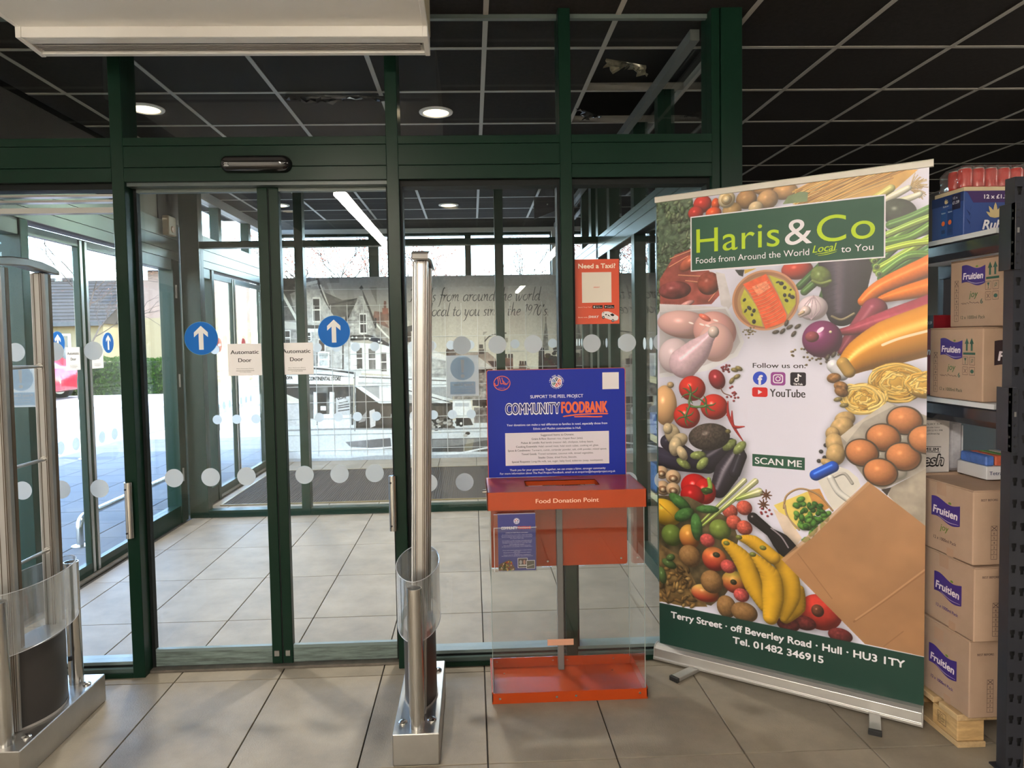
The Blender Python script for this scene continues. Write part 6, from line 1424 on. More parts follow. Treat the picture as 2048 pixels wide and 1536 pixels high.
# ================================================================== printed mural on the far wall
MX0, MX1, MH = -2.46, 1.115, 2.325
def paint_mural():
    C = Canvas(MX1-MX0, MH, 230, (186, 181, 168)); P = C.poly; S = C.stroke
    yy = np.linspace(1, 0, C.H)[:, None, None]; xx = np.linspace(0, 1, C.W)[None, :, None]
    t = np.clip((yy-.45)/.55, 0, 1)
    C.a[:] = (np.array([206, 199, 182])*(1-t) + np.array([150, 147, 144])*t)/255*(0.92+0.10*xx)
    def brick(pts, col, tex=.25): P(pts, col, tex=tex, tf=26)
    def win(a, b, c, d, dark=(52, 52, 52), bar=True):
        x0, y0 = a; x1, y1 = c; P([a, b, c, d], (214, 214, 210)); k = (x1-x0)*.14; q = (y1-y0)*.07
        P([(x0+k, y0+q), (x1-k, y0+q), (x1-k, y1-q), (x0+k, y1-q)], dark, tex=.3, tf=20)
        if bar: P([(x0, (y0+y1)/2-.008), (x1, (y0+y1)/2-.008), (x1, (y0+y1)/2+.008), (x0, (y0+y1)/2+.008)], (220, 220, 216))
    # street first
    P([(-0.035, 0.509), (3.602, 0.471), (3.594, -0.123), (-0.054, -0.064)], (204, 206, 206), tex=.06, tf=3)
    # left terrace
    brick([(0.025, 2.325), (0.322, 2.321), (0.571, 2.317), (0.774, 1.788), (0.961, 1.784), (0.940, 1.027), (-0.017, 1.046)], (150, 148, 145))
    P([(0.025, 2.325), (0.372, 2.320), (0.356, 2.202), (0.016, 2.051)], (74, 72, 70), tex=.2); P([(0.022, 2.238), (0.164, 2.223), (0.256, 1.796), (0.007, 1.801)], (84, 84, 82), tex=.3, tf=30)
    brick([(0.338, 2.221), (0.556, 2.242), (0.731, 1.813), (0.719, 1.411), (0.313, 1.418)], (172, 172, 170), .2)
    S([(0.069, 2.175), (0.215, 1.891), (0.303, 1.720)], .035, (206, 206, 200), flat=True); P([(0.007, 1.801), (0.305, 1.758), (0.327, 1.670), (0.004, 1.707)], (186, 186, 180))
    S([(0.533, 2.305), (0.625, 2.041), (0.768, 1.806)], .030, (80, 78, 76), flat=True); S([(0.568, 2.230), (0.655, 2.003), (0.780, 1.800)], .018, (206, 204, 198), flat=True)
    P([(0.345, 2.258), (0.533, 2.293), (0.532, 2.255), (0.344, 2.208)], (208, 208, 202))
    win((0.454, 1.762), (0.554, 1.760), (0.564, 2.080), (0.464, 2.081)); win((0.097, 1.485), (0.171, 1.484), (0.177, 1.672), (0.103, 1.674)); win((0.323, 1.531), (0.435, 1.529), (0.438, 1.643), (0.326, 1.645))
    P([(0.304, 1.733), (0.584, 1.728), (0.583, 1.684), (0.302, 1.689)], (70, 70, 68)); P([(0.302, 1.689), (0.552, 1.685), (0.551, 1.641), (0.301, 1.645)], (206, 206, 204)); P([(0.526, 1.666), (0.957, 1.633), (0.951, 1.406), (0.521, 1.477)], (160, 158, 154), tex=.2, tf=26)
    P([(0.615, 2.141), (0.837, 2.038), (1.019, 2.053), (1.000, 1.847), (0.737, 1.813), (0.655, 2.003)], (98, 96, 92), tex=.22, tf=40); P([(0.661, 1.990), (1.019, 2.060), (1.018, 2.041), (0.666, 1.965)], (60, 58, 56))
    P([(0.869, 1.836), (0.969, 1.847), (0.951, 1.627), (0.851, 1.660)], (46, 44, 44), tex=.3)
    # tall gable with finial; brown of chimney and roofs is a painted reflection
    P([(1.234, 1.893), (1.415, 1.865), (1.409, 1.650), (1.191, 1.717)], (128, 98, 86), tex=.25, tf=24); P([(1.193, 1.780), (1.410, 1.676), (1.405, 1.461), (1.174, 1.528)], (142, 138, 132), tex=.2, tf=26)
    brick([(1.077, 2.140), (0.892, 1.785), (0.936, 1.558), (1.250, 1.552), (1.229, 1.717)], (166, 164, 160), .32)
    S([(1.078, 2.159), (1.154, 1.970), (1.241, 1.716)], .024, (64, 58, 54), flat=True); S([(1.242, 1.742), (1.413, 1.549), (1.642, 1.381)], .022, (214, 212, 206), flat=True); P([(1.238, 1.805), (1.256, 1.804), (1.253, 1.678), (1.234, 1.679)], (40, 40, 40))
    P([(1.080, 2.222), (1.104, 2.184), (1.078, 2.153), (1.054, 2.185)], (66, 64, 62)); P([(1.065, 2.159), (1.090, 2.159), (1.101, 2.084), (1.051, 2.084)], (150, 148, 144))
    win((1.038, 1.607), (1.132, 1.605), (1.139, 1.869), (1.045, 1.871)); P([(1.333, 1.853), (1.408, 1.852), (1.410, 1.928), (1.335, 1.929)], (138, 92, 76), tex=.2); P([(1.354, 1.929), (1.385, 1.928), (1.387, 2.016), (1.356, 2.017)], (120, 84, 70))
    P([(1.593, 1.679), (1.732, 1.714), (1.705, 1.633), (1.603, 1.596)], (80, 78, 74)); P([(1.591, 1.622), (1.692, 1.620), (1.689, 1.494), (1.588, 1.496)], (86, 74, 66), tex=.3); P([(1.692, 1.620), (1.738, 1.695), (1.780, 1.619), (1.777, 1.492), (1.689, 1.494)], (206, 204, 200)); P([(1.711, 1.601), (1.761, 1.600), (1.759, 1.518), (1.709, 1.519)], (150, 150, 150)); S([(1.733, 1.758), (1.732, 1.695)], .012, (70, 68, 66), flat=True)
    P([(1.406, 1.524), (1.625, 1.457), (1.777, 1.492), (2.178, 1.282), (2.202, 0.937), (1.392, 0.954)], (196, 198, 198), tex=.07, tf=14); brick([(1.799, 1.314), (2.208, 1.230), (2.203, 0.988), (1.793, 1.073)], (170, 170, 168), .2)
    # bay with cornice
    P([(0.922, 1.508), (1.411, 1.461), (1.401, 1.081), (0.912, 1.129)], (214, 216, 214)); P([(0.924, 1.590), (1.150, 1.598), (1.337, 1.526), (1.411, 1.474), (1.410, 1.442), (1.149, 1.529), (0.923, 1.527)], (62, 60, 58), tex=.2)
    for p in ((0.949, 1.564), (0.999, 1.563), (1.106, 1.561), (1.168, 1.548), (1.280, 1.508), (1.311, 1.494)): C.ell(*p, .014, .012, (222, 222, 218), flat=True, drop=0)
    for a, b, t_, u in ((712, 724, 692, 741), (736, 751, 693, 742), (760, 773, 702, 745)):
        pass
    win((0.981, 1.146), (1.069, 1.145), (1.078, 1.454), (0.990, 1.456), (92, 90, 88)); win((1.132, 1.137), (1.239, 1.135), (1.247, 1.439), (1.140, 1.441), (120, 118, 116)); win((1.282, 1.109), (1.377, 1.107), (1.384, 1.386), (1.289, 1.387), (110, 108, 106))
    win((0.512, 1.389), (0.606, 1.388), (0.610, 1.551), (0.517, 1.553), (84, 72, 66), False); win((0.506, 1.200), (0.650, 1.197), (0.656, 1.387), (0.512, 1.389), (186, 190, 190)); S([(0.827, 1.472), (0.818, 1.169)], .014, (54, 52, 52), flat=True)
    brick([(0.671, 1.475), (0.820, 1.459), (0.813, 1.181), (0.663, 1.197)], (176, 176, 174), .15); brick([(0.839, 1.459), (0.920, 1.445), (0.912, 1.142), (0.831, 1.156)], (186, 186, 184), .15)
    # shop front
    P([(-0.012, 1.217), (0.475, 1.213), (0.987, 1.140), (0.985, 1.051), (-0.016, 1.097)], (206, 208, 208)); S([(-0.013, 1.185), (0.474, 1.182), (0.986, 1.108)], .022, (70, 70, 70), flat=True); S([(-0.015, 1.116), (0.535, 1.105), (0.985, 1.051)], .014, (96, 96, 96), flat=True)
    P([(-0.015, 1.110), (0.947, 1.065), (0.945, 0.976), (-0.019, 1.002)], (218, 220, 218)); P([(-0.019, 1.002), (0.945, 0.963), (0.931, 0.455), (-0.036, 0.477)], (108, 108, 106), tex=.3, tf=12)
    P([(0.477, 0.872), (0.603, 0.869), (0.591, 0.488), (0.466, 0.491)], (44, 42, 42)); P([(0.031, 0.982), (0.293, 0.977), (0.287, 0.787), (0.027, 0.881)], (66, 64, 62), tex=.3); P([(0.305, 0.977), (0.480, 0.973), (0.464, 0.847), (0.302, 0.875)], (74, 72, 70)); P([(0.624, 0.957), (0.906, 0.939), (0.902, 0.774), (0.620, 0.805)], (78, 76, 74), tex=.3)
    for x0, x1, y0, y1, c in ((606, 612, 776, 845, 214), (626, 634, 784, 846, 210), (658, 668, 786, 846, 208), (640, 650, 812, 820, 226), (634, 670, 826, 856, 214), (670, 702, 800, 856, 200), (560, 600, 806, 850, 196)):
        P([MU(x0,y0), MU(x1,y0), MU(x1,y1), MU(x0,y1)], (c, c, c), tex=.06, tf=30) if False else None
    for a, b, c_, d, col in (((0.317, 0.938), (0.354, 0.938), (0.340, 0.494), (0.303, 0.495), 214), ((0.440, 0.885), (0.484, 0.884), (0.472, 0.478), (0.428, 0.479), 212), ((0.641, 0.881), (0.703, 0.880), (0.692, 0.473), (0.629, 0.474), 210), ((0.523, 0.706), (0.592, 0.704), (0.590, 0.647), (0.521, 0.649), 228),
                             ((0.482, 0.605), (0.909, 0.595), (0.904, 0.404), (0.476, 0.414), 216), ((0.720, 0.803), (0.903, 0.825), (0.896, 0.583), (0.714, 0.587), 190), ((-0.002, 0.743), (0.274, 0.775), (0.264, 0.457), (-0.011, 0.464), 198), ((0.292, 0.558), (0.467, 0.542), (0.464, 0.414), (0.288, 0.419), 206)): P([a, b, c_, d], (col, col, col), tex=.07, tf=30)
    P([(-0.021, 0.920), (0.274, 0.787), (0.273, 0.749), (-0.027, 0.756)], (214, 210, 198))
    for k in range(5): S([(0.749, 0.701), (0.888, 0.723)], .012, (90, 88, 86), flat=True) if k == 0 else None
    for a, b in (((0.748, 0.675), (0.880, 0.692)), ((0.747, 0.637), (0.886, 0.653)), ((0.762, 0.739), (0.863, 0.756))): S([a, b], .012, (84, 82, 80), flat=True)
    P([(0.962, 1.141), (1.025, 1.139), (1.004, 0.376), (0.941, 0.378)], (214, 216, 214)); P([(0.950, 1.153), (1.051, 1.177), (1.048, 1.075), (0.960, 1.065)], (196, 196, 194)); S([(0.968, 1.121), (0.947, 0.378)], .010, (120, 120, 118), flat=True)
    # awnings, darkness and people below them
    P([(1.024, 1.089), (2.204, 1.027), (2.198, 0.746), (1.017, 0.835)], (206, 208, 208), tex=.05); P([(1.099, 1.074), (1.187, 1.073), (1.183, 0.946), (1.095, 0.948)], (222, 222, 220)); S([(1.023, 1.063), (2.203, 0.988)], .014, (110, 108, 106), flat=True)
    P([(0.975, 0.925), (1.247, 0.728), (2.197, 0.708), (2.190, 0.388), (0.961, 0.403)], (70, 66, 63), tex=.35, tf=16); P([(1.278, 0.689), (2.196, 0.669), (2.193, 0.503), (1.273, 0.524)], (92, 86, 80), tex=.2, tf=20)
    P([(0.975, 0.931), (1.473, 0.914), (1.734, 0.718), (1.247, 0.722)], (222, 222, 220)); P([(1.536, 0.900), (1.852, 0.894), (2.204, 0.707), (1.721, 0.712)], (214, 214, 212)); S([(0.975, 0.931), (1.253, 0.722)], .012, (60, 58, 56), flat=True); S([(1.574, 0.899), (2.197, 0.708)], .010, (60, 58, 56), flat=True)
    P([(1.137, 0.629), (1.201, 0.653), (1.224, 0.576), (1.208, 0.436), (1.144, 0.412)], (196, 192, 190)); P([(0.994, 0.479), (1.034, 0.554), (1.112, 0.642), (1.083, 0.502)], (156, 152, 150))
    for a, b in (((1.918, 0.458), (1.941, 0.329)), ((2.008, 0.481), (2.030, 0.327)), ((2.449, 0.536), (2.445, 0.369)), ((2.559, 0.623), (2.555, 0.418)), ((2.597, 0.609), (2.606, 0.416)), ((1.653, 0.515), (1.663, 0.400))): S([a, b], [.05, .03], (206, 204, 200), flat=True); C.ell(a[0], a[1]+.045, .018, .022, (70, 64, 60), flat=True, drop=0)
    for k in range(30):
        x, z = np.array((2.096, 0.441))+np.random.default_rng(k).normal(0, 1, 2)*[.14, .05]; C.ell(x, z, .03, .02, [(60, 56, 54), (170, 166, 160), (110, 104, 98)][k % 3], flat=True, drop=0)
    # right end: roofs, chimneys, spire, trees, street lamp, van
    P([(2.129, 1.384), (2.208, 1.491), (2.256, 1.382), (2.266, 1.242), (2.127, 1.270)], (96, 84, 78), tex=.25); P([(1.939, 1.388), (2.209, 1.281), (2.208, 1.230), (1.938, 1.312)], (206, 204, 200))
    P([(2.255, 1.344), (2.656, 1.349), (2.750, 1.271), (2.811, 1.129), (2.808, 0.989), (2.203, 1.001)], (150, 138, 128), tex=.2, tf=20); P([(2.527, 1.300), (2.760, 1.117), (2.524, 1.122)], (186, 182, 176)); P([(2.653, 1.234), (2.800, 1.231), (2.799, 1.155), (2.722, 1.156)], (72, 62, 58)); P([(2.225, 1.115), (2.715, 1.106), (2.708, 0.735), (2.217, 0.746)], (138, 132, 126), tex=.45, tf=30); P([(2.206, 1.128), (2.715, 1.131), (2.714, 1.086), (2.205, 1.084)], (56, 52, 50))
    P([(2.715, 1.118), (3.611, 1.126), (3.600, 0.329), (2.701, 0.350)], (170, 166, 160), tex=.1, tf=12)
    for a, b, c_, d, col in (((2.871, 1.268), (2.979, 1.266), (2.977, 1.113), (2.868, 1.115), (116, 92, 82)), ((3.055, 1.188), (3.157, 1.186), (3.155, 1.084), (3.053, 1.086), (128, 112, 102)), ((2.548, 1.389), (2.612, 1.388), (2.611, 1.324), (2.547, 1.325), (84, 76, 72)), ((2.811, 1.129), (3.194, 1.134), (3.193, 1.058), (2.809, 1.053), (140, 120, 110)), ((3.194, 1.109), (3.579, 1.114), (3.578, 1.037), (3.193, 1.045), (196, 190, 180)), ((2.813, 1.231), (2.876, 1.179), (2.950, 1.063), (2.810, 1.065), (170, 160, 152))): P([a, b, c_, d], col, tex=.2)
    for x in (1011, 1017, 1023): pass
    for a in ((2.890, 1.300), (2.929, 1.299), (2.967, 1.298), (3.074, 1.207), (3.106, 1.206), (3.138, 1.206), (2.562, 1.427), (2.587, 1.426)): P([(a[0]-.012, a[1]-.03), (a[0]+.012, a[1]-.03), (a[0]+.012, a[1]+.02), (a[0]-.012, a[1]+.02)], (70, 60, 56))
    P([(3.409, 1.768), (3.431, 1.564), (3.441, 1.360), (3.358, 1.361), (3.380, 1.565)], (128, 126, 120), tex=.3, tf=60); S([(3.409, 1.780), (3.408, 1.729)], .010, (96, 94, 90), flat=True)
    P([(3.313, 1.362), (3.339, 1.400), (3.378, 1.386), (3.399, 1.105), (3.303, 1.107)], (56, 52, 50), tex=.3); P([(3.493, 1.384), (3.544, 1.396), (3.543, 1.332), (3.505, 1.320)], (66, 60, 58))
    for k in range(60):
        r = np.random.default_rng(k+90); x, z = np.array((3.477, 1.206))+r.normal(0, 1, 2)*[.05, .05]; C.ell(x, z, .028, .022, (54+k % 30, 50+k % 28, 46+k % 26), flat=True, drop=0)
    S([(2.623, 0.993), (2.627, 1.540)], .016, (150, 146, 138), flat=True); S([(2.626, 1.489), (2.691, 1.552), (2.819, 1.581), (2.896, 1.586)], .014, (70, 66, 62), flat=True)
    P([(2.198, 0.746), (2.427, 0.741), (2.444, 0.625), (2.454, 0.510), (2.193, 0.516)], (216, 216, 214)); P([(2.229, 0.707), (2.407, 0.703), (2.406, 0.658), (2.228, 0.662)], (180, 182, 184)); P([(2.238, 0.515), (2.416, 0.511), (2.453, 0.420), (2.236, 0.412)], (60, 58, 58)); C.ell(*(2.300, 0.443), .035, .042, (36, 34, 34), flat=True, drop=0); C.ell(*(2.300, 0.443), .016, .018, (214, 212, 208), flat=True, drop=0)
    P([(2.453, 0.740), (2.804, 0.746), (2.802, 0.656), (2.451, 0.664)], (58, 54, 52)); P([(2.470, 0.644), (2.802, 0.637), (2.798, 0.444), (2.466, 0.445)], (120, 114, 110), tex=.4, tf=30)
    # street marks and shade
    S([(-0.038, 0.401), (0.891, 0.405), (2.158, 0.375), (3.568, 0.382)], .02, (150, 150, 150), flat=True); P([(0.824, 0.240), (1.394, 0.278), (1.409, 0.137), (0.885, 0.175)], (120, 120, 122), tex=.25, tf=4)
    P([(1.869, 0.254), (3.567, 0.253), (3.564, 0.059), (1.897, 0.086), (1.836, 0.178)], (104, 103, 102), tex=.22, tf=4); P([(2.379, 0.242), (2.462, 0.240), (2.433, 0.086), (2.318, 0.089)], (150, 140, 118), al=.6)
    S([(0.505, 0.133), (1.264, 0.153), (1.836, 0.190)], .016, (220, 222, 224), flat=True); S([(1.960, 0.046), (2.279, 0.064), (2.697, 0.131), (3.566, 0.214)], .022, (222, 222, 222), flat=True); P([(-0.047, 0.133), (0.882, 0.060), (3.563, 0.033), (3.561, -0.136), (-0.054, -0.071)], (172, 174, 176), tex=.06, tf=3)
    P([(-0.047, 0.127), (0.506, 0.146), (1.388, 0.073), (0.881, 0.034), (-0.050, 0.044)], (214, 218, 222), al=.7)
    X, Y = np.meshgrid(np.arange(C.W)/C.k, np.arange(C.H)/C.k)
    C.a *= (1+.05*(C.noise(X, Y, 60, 5)-.5)*2)[..., None]; C.a = np.clip((C.a-.5)*1.25+.44, 0.02, .92)
    return C.a
mu = thing('street_mural', ((MX0+MX1)/2, 8.785, 0), 'grey printed mural of an old shopping street on the far entrance wall', 'mural')
textured_quad('printed_panel', [(MX0, 8.775, 0.0), (MX1, 8.775, 0.0), (MX1, 8.775, MH), (MX0, 8.775, MH)], image_mat('mural_print', paint_mural(), 0.45, 0.35), mu, False, 0.010)
# slanted pen lettering of the slogan, one stroke path per letter (unit: x-height)
GL = {
 'o': (0.85, [[(.42, 1), (.08, .7), (.08, .2), (.38, 0), (.72, .3), (.74, .8), (.45, 1)]]), 'a': (0.95, [[(.74, .85), (.45, 1), (.1, .65), (.08, .15), (.35, 0), (.7, .5), (.8, 1)], [(.8, 1), (.72, .2), (.82, 0), (.98, .15)]]),
 'd': (0.95, [[(.72, .85), (.45, 1), (.1, .65), (.08, .15), (.35, 0), (.7, .5)], [(.86, 2.2), (.74, .4), (.80, 0), (.98, .15)]]), 's': (0.68, [[(.6, .9), (.4, 1), (.18, .82), (.3, .55), (.5, .35), (.4, .05), (.15, 0), (.02, .12)]]),
 'f': (0.62, [[(.78, 2.05), (.62, 2.15), (.46, 1.7), (.28, .2), (.10, -.7), (-.1, -.85)], [(.05, 1), (.66, 1)]]), 'r': (0.66, [[(.0, .85), (.18, 1), (.16, .4), (.12, 0)], [(.16, .5), (.36, .9), (.6, 1), (.66, .85)]]),
 'm': (1.35, [[(.0, .85), (.16, 1), (.12, 0)], [(.15, .5), (.38, .95), (.55, .95), (.54, 0)], [(.56, .5), (.8, .95), (.98, .95), (.95, .2), (1.05, 0), (1.25, .15)]]), 'n': (0.98, [[(.0, .85), (.16, 1), (.12, 0)], [(.15, .5), (.42, .95), (.62, .95), (.60, .2), (.70, 0), (.9, .15)]]),
 'u': (0.98, [[(.02, .9), (.18, 1), (.12, .3), (.25, 0), (.5, .2), (.68, .7)], [(.74, 1), (.66, .2), (.76, 0), (.94, .15)]]), 't': (0.62, [[(.34, 1.55), (.2, .4), (.28, 0), (.56, .18)], [(.02, 1), (.58, 1)]]),
 'h': (0.98, [[(.26, 2.2), (.12, 0)], [(.15, .5), (.42, .95), (.62, .95), (.60, .2), (.70, 0), (.9, .15)]]), 'e': (0.78, [[(.08, .48), (.5, .6), (.62, .85), (.42, 1), (.12, .7), (.08, .2), (.36, 0), (.68, .2)]]),
 'w': (1.3, [[(.02, .9), (.16, 1), (.18, .1), (.3, 0), (.62, .95)], [(.62, .95), (.62, .1), (.74, 0), (1.05, .6), (1.12, 1)]]), 'l': (0.46, [[(.34, 2.2), (.16, .35), (.22, 0), (.42, .15)]]),
 'c': (0.74, [[(.62, .85), (.42, 1), (.12, .7), (.08, .2), (.34, 0), (.64, .18)]]), 'i': (0.46, [[(.04, .88), (.2, 1), (.14, .2), (.22, 0), (.40, .15)], [(.30, 1.45), (.32, 1.5)]]), 'y': (0.92, [[(.02, .9), (.18, 1), (.16, .3), (.3, .05), (.55, .35)], [(.76, 1), (.5, 0), (.25, -.7), (-.05, -.85)]]),
 'F': (1.15, [[(.1, 1.75), (.3, 2.0), (.8, 2.05), (1.2, 2.0)], [(.66, 2.0), (.48, .6), (.2, 0), (-.2, .0)], [(.3, 1.05), (.85, 1.1)]]), '1': (0.55, [[(.1, 1.5), (.4, 1.75), (.26, 0)]]), '9': (0.85, [[(.7, 1.5), (.4, 1.7), (.14, 1.3), (.24, .9), (.5, .9), (.74, 1.5), (.6, .5), (.2, 0)]]),
 '7': (0.8, [[(.14, 1.68), (.8, 1.68), (.4, .8), (.22, 0)]]), '0': (0.9, [[(.5, 1.7), (.18, 1.2), (.12, .4), (.34, 0), (.66, .4), (.74, 1.3), (.5, 1.7)]]), "'": (0.3, [[(.2, 1.8), (.12, 1.4)]]), '.': (0.3, [[(.08, .0), (.12, .06)]]), ' ': (0.55, [])}
def pen(f, s, u0, v0, u1, v1, m_, slant=0.28):
    tot = sum(GL[c][0] for c in s); k = (u1-u0)/tot; x = 0
    for c in s:
        w, sts = GL[c]
        for st in sts:
            pts = spline(st, 5); P_ = [(u0+(x+a+slant*b*0.55)*k, v0+(v1-v0)*x/tot+b*k*1.05) for a, b in pts]; n = len(P_)
            f.line(P_, [k*(0.06+0.10*math.sin(math.pi*min(1, .15+i/n))) for i in range(n)] if c not in ".'" else k*0.2, m_, 0)
        x += w
f = Flat((MX0, 8.775, 0), (1, 0, 0), (0, 0, 1), 0.002)
a, b = (1.676, 2.005), (3.336, 1.997); pen(f, 'Foods from around the world', a[0], a[1], b[0], b[1], ink(46, 43, 42))
a, b = (1.924, 1.818), (3.448, 1.805); pen(f, 'local to you since the 1970\'s.', a[0], a[1], b[0], b[1], ink(46, 43, 42))
f.text('CONTINENTAL STORE', (0.382, 1.032)[0], (0.382, 1.032)[1], 0.41, 0.048, ink(40, 38, 38), 0, offset=0.03, shear=0.15, rot=-0.02)
f.text('EUROPA', (0.033, 1.052)[0], (0.033, 1.052)[1], 0.15, 0.040, ink(40, 38, 38), 0, offset=0.03, shear=0.15)
f.text('LOAF', (0.744, 0.777)[0], (0.744, 0.777)[1], 0.12, 0.045, ink(60, 58, 58), 0, offset=0.03, rot=0.2)
f.build(mu)
# fine white wire grid standing before the print
WL = mat('white_wire', (0.52, 0.52, 0.50), 0.5)
mb = MB()
for k in range(18):
    x = MX0+0.07+0.2055*k; mb.box(x-0.003, x+0.003, 8.770, 8.7745, 0.06, 1.98)
for k in range(11):
    z = 0.135+0.2035*k; 
    if k < 8: mb.box(MX0, MX1, 8.769, 8.7735, z-0.003, z+0.003)
    else: mb.box(MX0, MX0+1.55, 8.769, 8.7735, z-0.0022, z+0.0022)
tag(mb.build('wire_grid', WL, mu), kind='stuff')

# ================================================================== entrance mat
MATB = mat('mat_brown', (0.046, 0.040, 0.036), 0.85, spec=0.2, noise=0.3, scale=20, stretch=(6, 0.4, 1))
em = thing('entrance_mat', (-0.65, 7.27, 0), 'wide dark ribbed entrance mat before the mural wall', 'mat')
MB().box(-2.36, 1.08, 6.45, 8.11, 0.0002, 0.006).build('mat_backing', mat('mat_dark', (0.030, 0.026, 0.024), 0.9), em)
mb = MB()
for k in range(150):
    x = -2.35+0.0228*k; mb.box(x, x+0.012, 6.455, 8.105, 0.006, 0.011)
tag(mb.build('rib', MATB, em), kind='stuff')
for (x0, x1, y0, y1) in ((-2.375, 1.095, 6.435, 6.45), (-2.375, 1.095, 8.11, 8.125), (-2.375, -2.36, 6.45, 8.11), (1.08, 1.095, 6.45, 8.11)):
    MB().box(x0, x1, y0, y1, 0.0005, 0.011).build('edge_strip', mat('brass_edge', (0.32, 0.25, 0.13), 0.4, 0.7), em)

# ================================================================== behind the right glass, on the store side
yp = thing('yellow_post', (1.302, 7.4, 0), 'yellow square post with a printed strip seen behind the glass below the taxi poster', 'post')
MB().box(1.262, 1.342, 7.36, 7.44, 0.004, 1.76).build('post_body', mat('signal_yellow', rgb(236, 178, 20), 0.4), yp, bevel=0.004)
MB().box(1.252, 1.352, 7.35, 7.45, 0.0, 0.004).build('foot_plate', STEEL, yp)
f = Flat((1.262, 7.36, 0), (1, 0, 0), (0, 0, 1))
for k, c_ in enumerate(((40, 40, 40), (190, 60, 40), (30, 120, 110), (40, 60, 130))): f.poly([(0.012+0.014*k, 1.20), (0.020+0.014*k, 1.24), (0.016+0.014*k, 1.30), (0.010+0.014*k, 1.26)], ink(*c_))
f.build(yp, 'print')
BASKM = mat('wire_steel', (0.45, 0.46, 0.47), 0.35, 0.8)
bk_ = thing('display_stand', (1.75, 5.0, 0), 'metal display stand with shelves and packs on the store side of the lobby glass', 'display stand')
for x in (1.40, 2.10):
    for y in (4.55, 5.55): MB().box(x-0.012, x+0.012, y-0.012, y+0.012, 0, 1.5).build('leg', BASKM, bk_)
for z in (0.25, 0.70, 1.15):
    MB().box(1.38, 2.12, 4.53, 5.57, z, z+0.012).build('shelf', BASKM, bk_)
    MB().box(1.375, 1.38, 4.53, 5.57, z, z+0.05).build('shelf_edge', mat('cream_edge', (0.55, 0.47, 0.28), 0.4), bk_)
r_ = random.Random(8); pc = [(0.03, 0.09, 0.30), (0.52, 0.42, 0.12), (0.40, 0.40, 0.42), (0.05, 0.14, 0.34), (0.45, 0.44, 0.40)]; nm_ = ['dark blue', 'yellow', 'grey', 'mid blue', 'pale']
for lv, z in enumerate((0.262, 0.712, 1.162)):
    for k in range(4):
        y = 4.60+0.24*k; c_ = (k+2*lv) % 5; hgt = r_.uniform(0.16, 0.26)
        o = MB().box(1.42, 1.60, y, y+0.19, z+0.0006, z+hgt).build('shelf_pack', mat('pack_tone_%d' % c_, pc[c_], 0.4, noise=0.35, scale=25), None, bevel=0.012)
        tag(o, '%s pack, %s from the near end, %s shelf behind the right glass' % (nm_[c_], ('first', 'second', 'third', 'fourth')[k], ('bottom', 'middle', 'top')[lv]), 'pack', 'packs on the display stand')

# ================================================================== outside: pavement, road, hedge, houses, trees
PAVE = mat('paving_slab', (0.105, 0.104, 0.105), 0.8, spec=0.25, noise=0.12, scale=4, rnd=0.06)
ground = struct('ground', (0, 0, -0.05))
MB().box(-70, -2.62, -12, 90, -0.30, -0.062).box(-2.62, 60, 9.0, 90, -0.30, -0.062).build('earth', mat('earth', (0.20, 0.18, 0.15), 0.9, noise=0.2, scale=0.5), ground)
pav = struct('pavement', (0, 0, -0.03))
for i in range(7):
    for j in range(20):
        x, y = -2.62-0.45*(i+1), 2.4+0.45*j
        o = link('paving_slab', cached('slab', lambda: MB().box(0.004, 0.446, 0.004, 0.446, -0.03, 0).mesh('paving_slab', bevel=0.003)), PAVE, pav, local=True)
        o.location = (x, y, 0.008+random.uniform(-0.001, 0.001))
road = struct('road', (0, 0, -0.05))
MB().box(-60, -5.77, -10, 17.6, -0.05-0.012, -0.045).build('asphalt', mat('pale_asphalt', (0.16, 0.15, 0.14), 0.9, spec=0.2, noise=0.12, scale=2), road)
for k in range(46):
    o = link('kerb_stone', cached('kerb', lambda: MB().box(0.004, 0.906, 0, 0.14, -0.06, 0.055).mesh('kerb_stone', bevel=0.012)), mat('kerb_grey', (0.30, 0.29, 0.28), 0.8, noise=0.1, rnd=0.08), road, local=True)
    o.location = (-46+0.91*k, 17.6, 0)
MB().box(-60, -3, 17.74, 21.9, -0.058, 0.0).build('far_pavement', mat('far_paving', (0.36, 0.34, 0.32), 0.9, noise=0.1, scale=2), road)

def leaf_cloud(name, n, sampler, size, material, parent=None, seed=1):
    r = np.random.default_rng(seed); c = np.array([sampler(r) for _ in range(n)])
    a = r.normal(size=(n, 3)); a /= np.linalg.norm(a, axis=1)[:, None]; b = np.cross(a, r.normal(size=(n, 3))); b /= np.linalg.norm(b, axis=1)[:, None]
    s = size*r.uniform(.6, 1.3, n)[:, None]
    V = np.stack([c-a*s, c-b*s*.55, c+a*s, c+b*s*.55], 1).reshape(-1, 3)
    me = bpy.data.meshes.new(name); me.from_pydata(V.tolist(), [], [(4*i, 4*i+1, 4*i+2, 4*i+3) for i in range(n)]); me.update()
    return link(name, me, material, parent)
HEDGE = film_mat('hedge_leaf', (0.036, 0.068, 0.014), 0.0, 0.25)
hg = thing('hedge', (-14, 22.4, 0), 'clipped green hedge along the far side of the road', 'hedge')
MB().box(-26, -8.6, 22.05, 22.95, -0.03, 1.02).build('hedge_core', mat('hedge_dark', (0.020, 0.035, 0.012), 0.9), hg)
def hs(r):
    u = r.random(); x = r.uniform(-26, -8.6)
    return (x, 21.98-r.random()*0.06, r.uniform(0.0, 1.12)) if u < .6 else (x, r.uniform(21.95, 23.0), 1.08+r.normal(0, .04)+.04*math.sin(x*2)) if u < .9 else (-8.55+r.random()*.08, r.uniform(22, 23), r.uniform(0, 1.1))
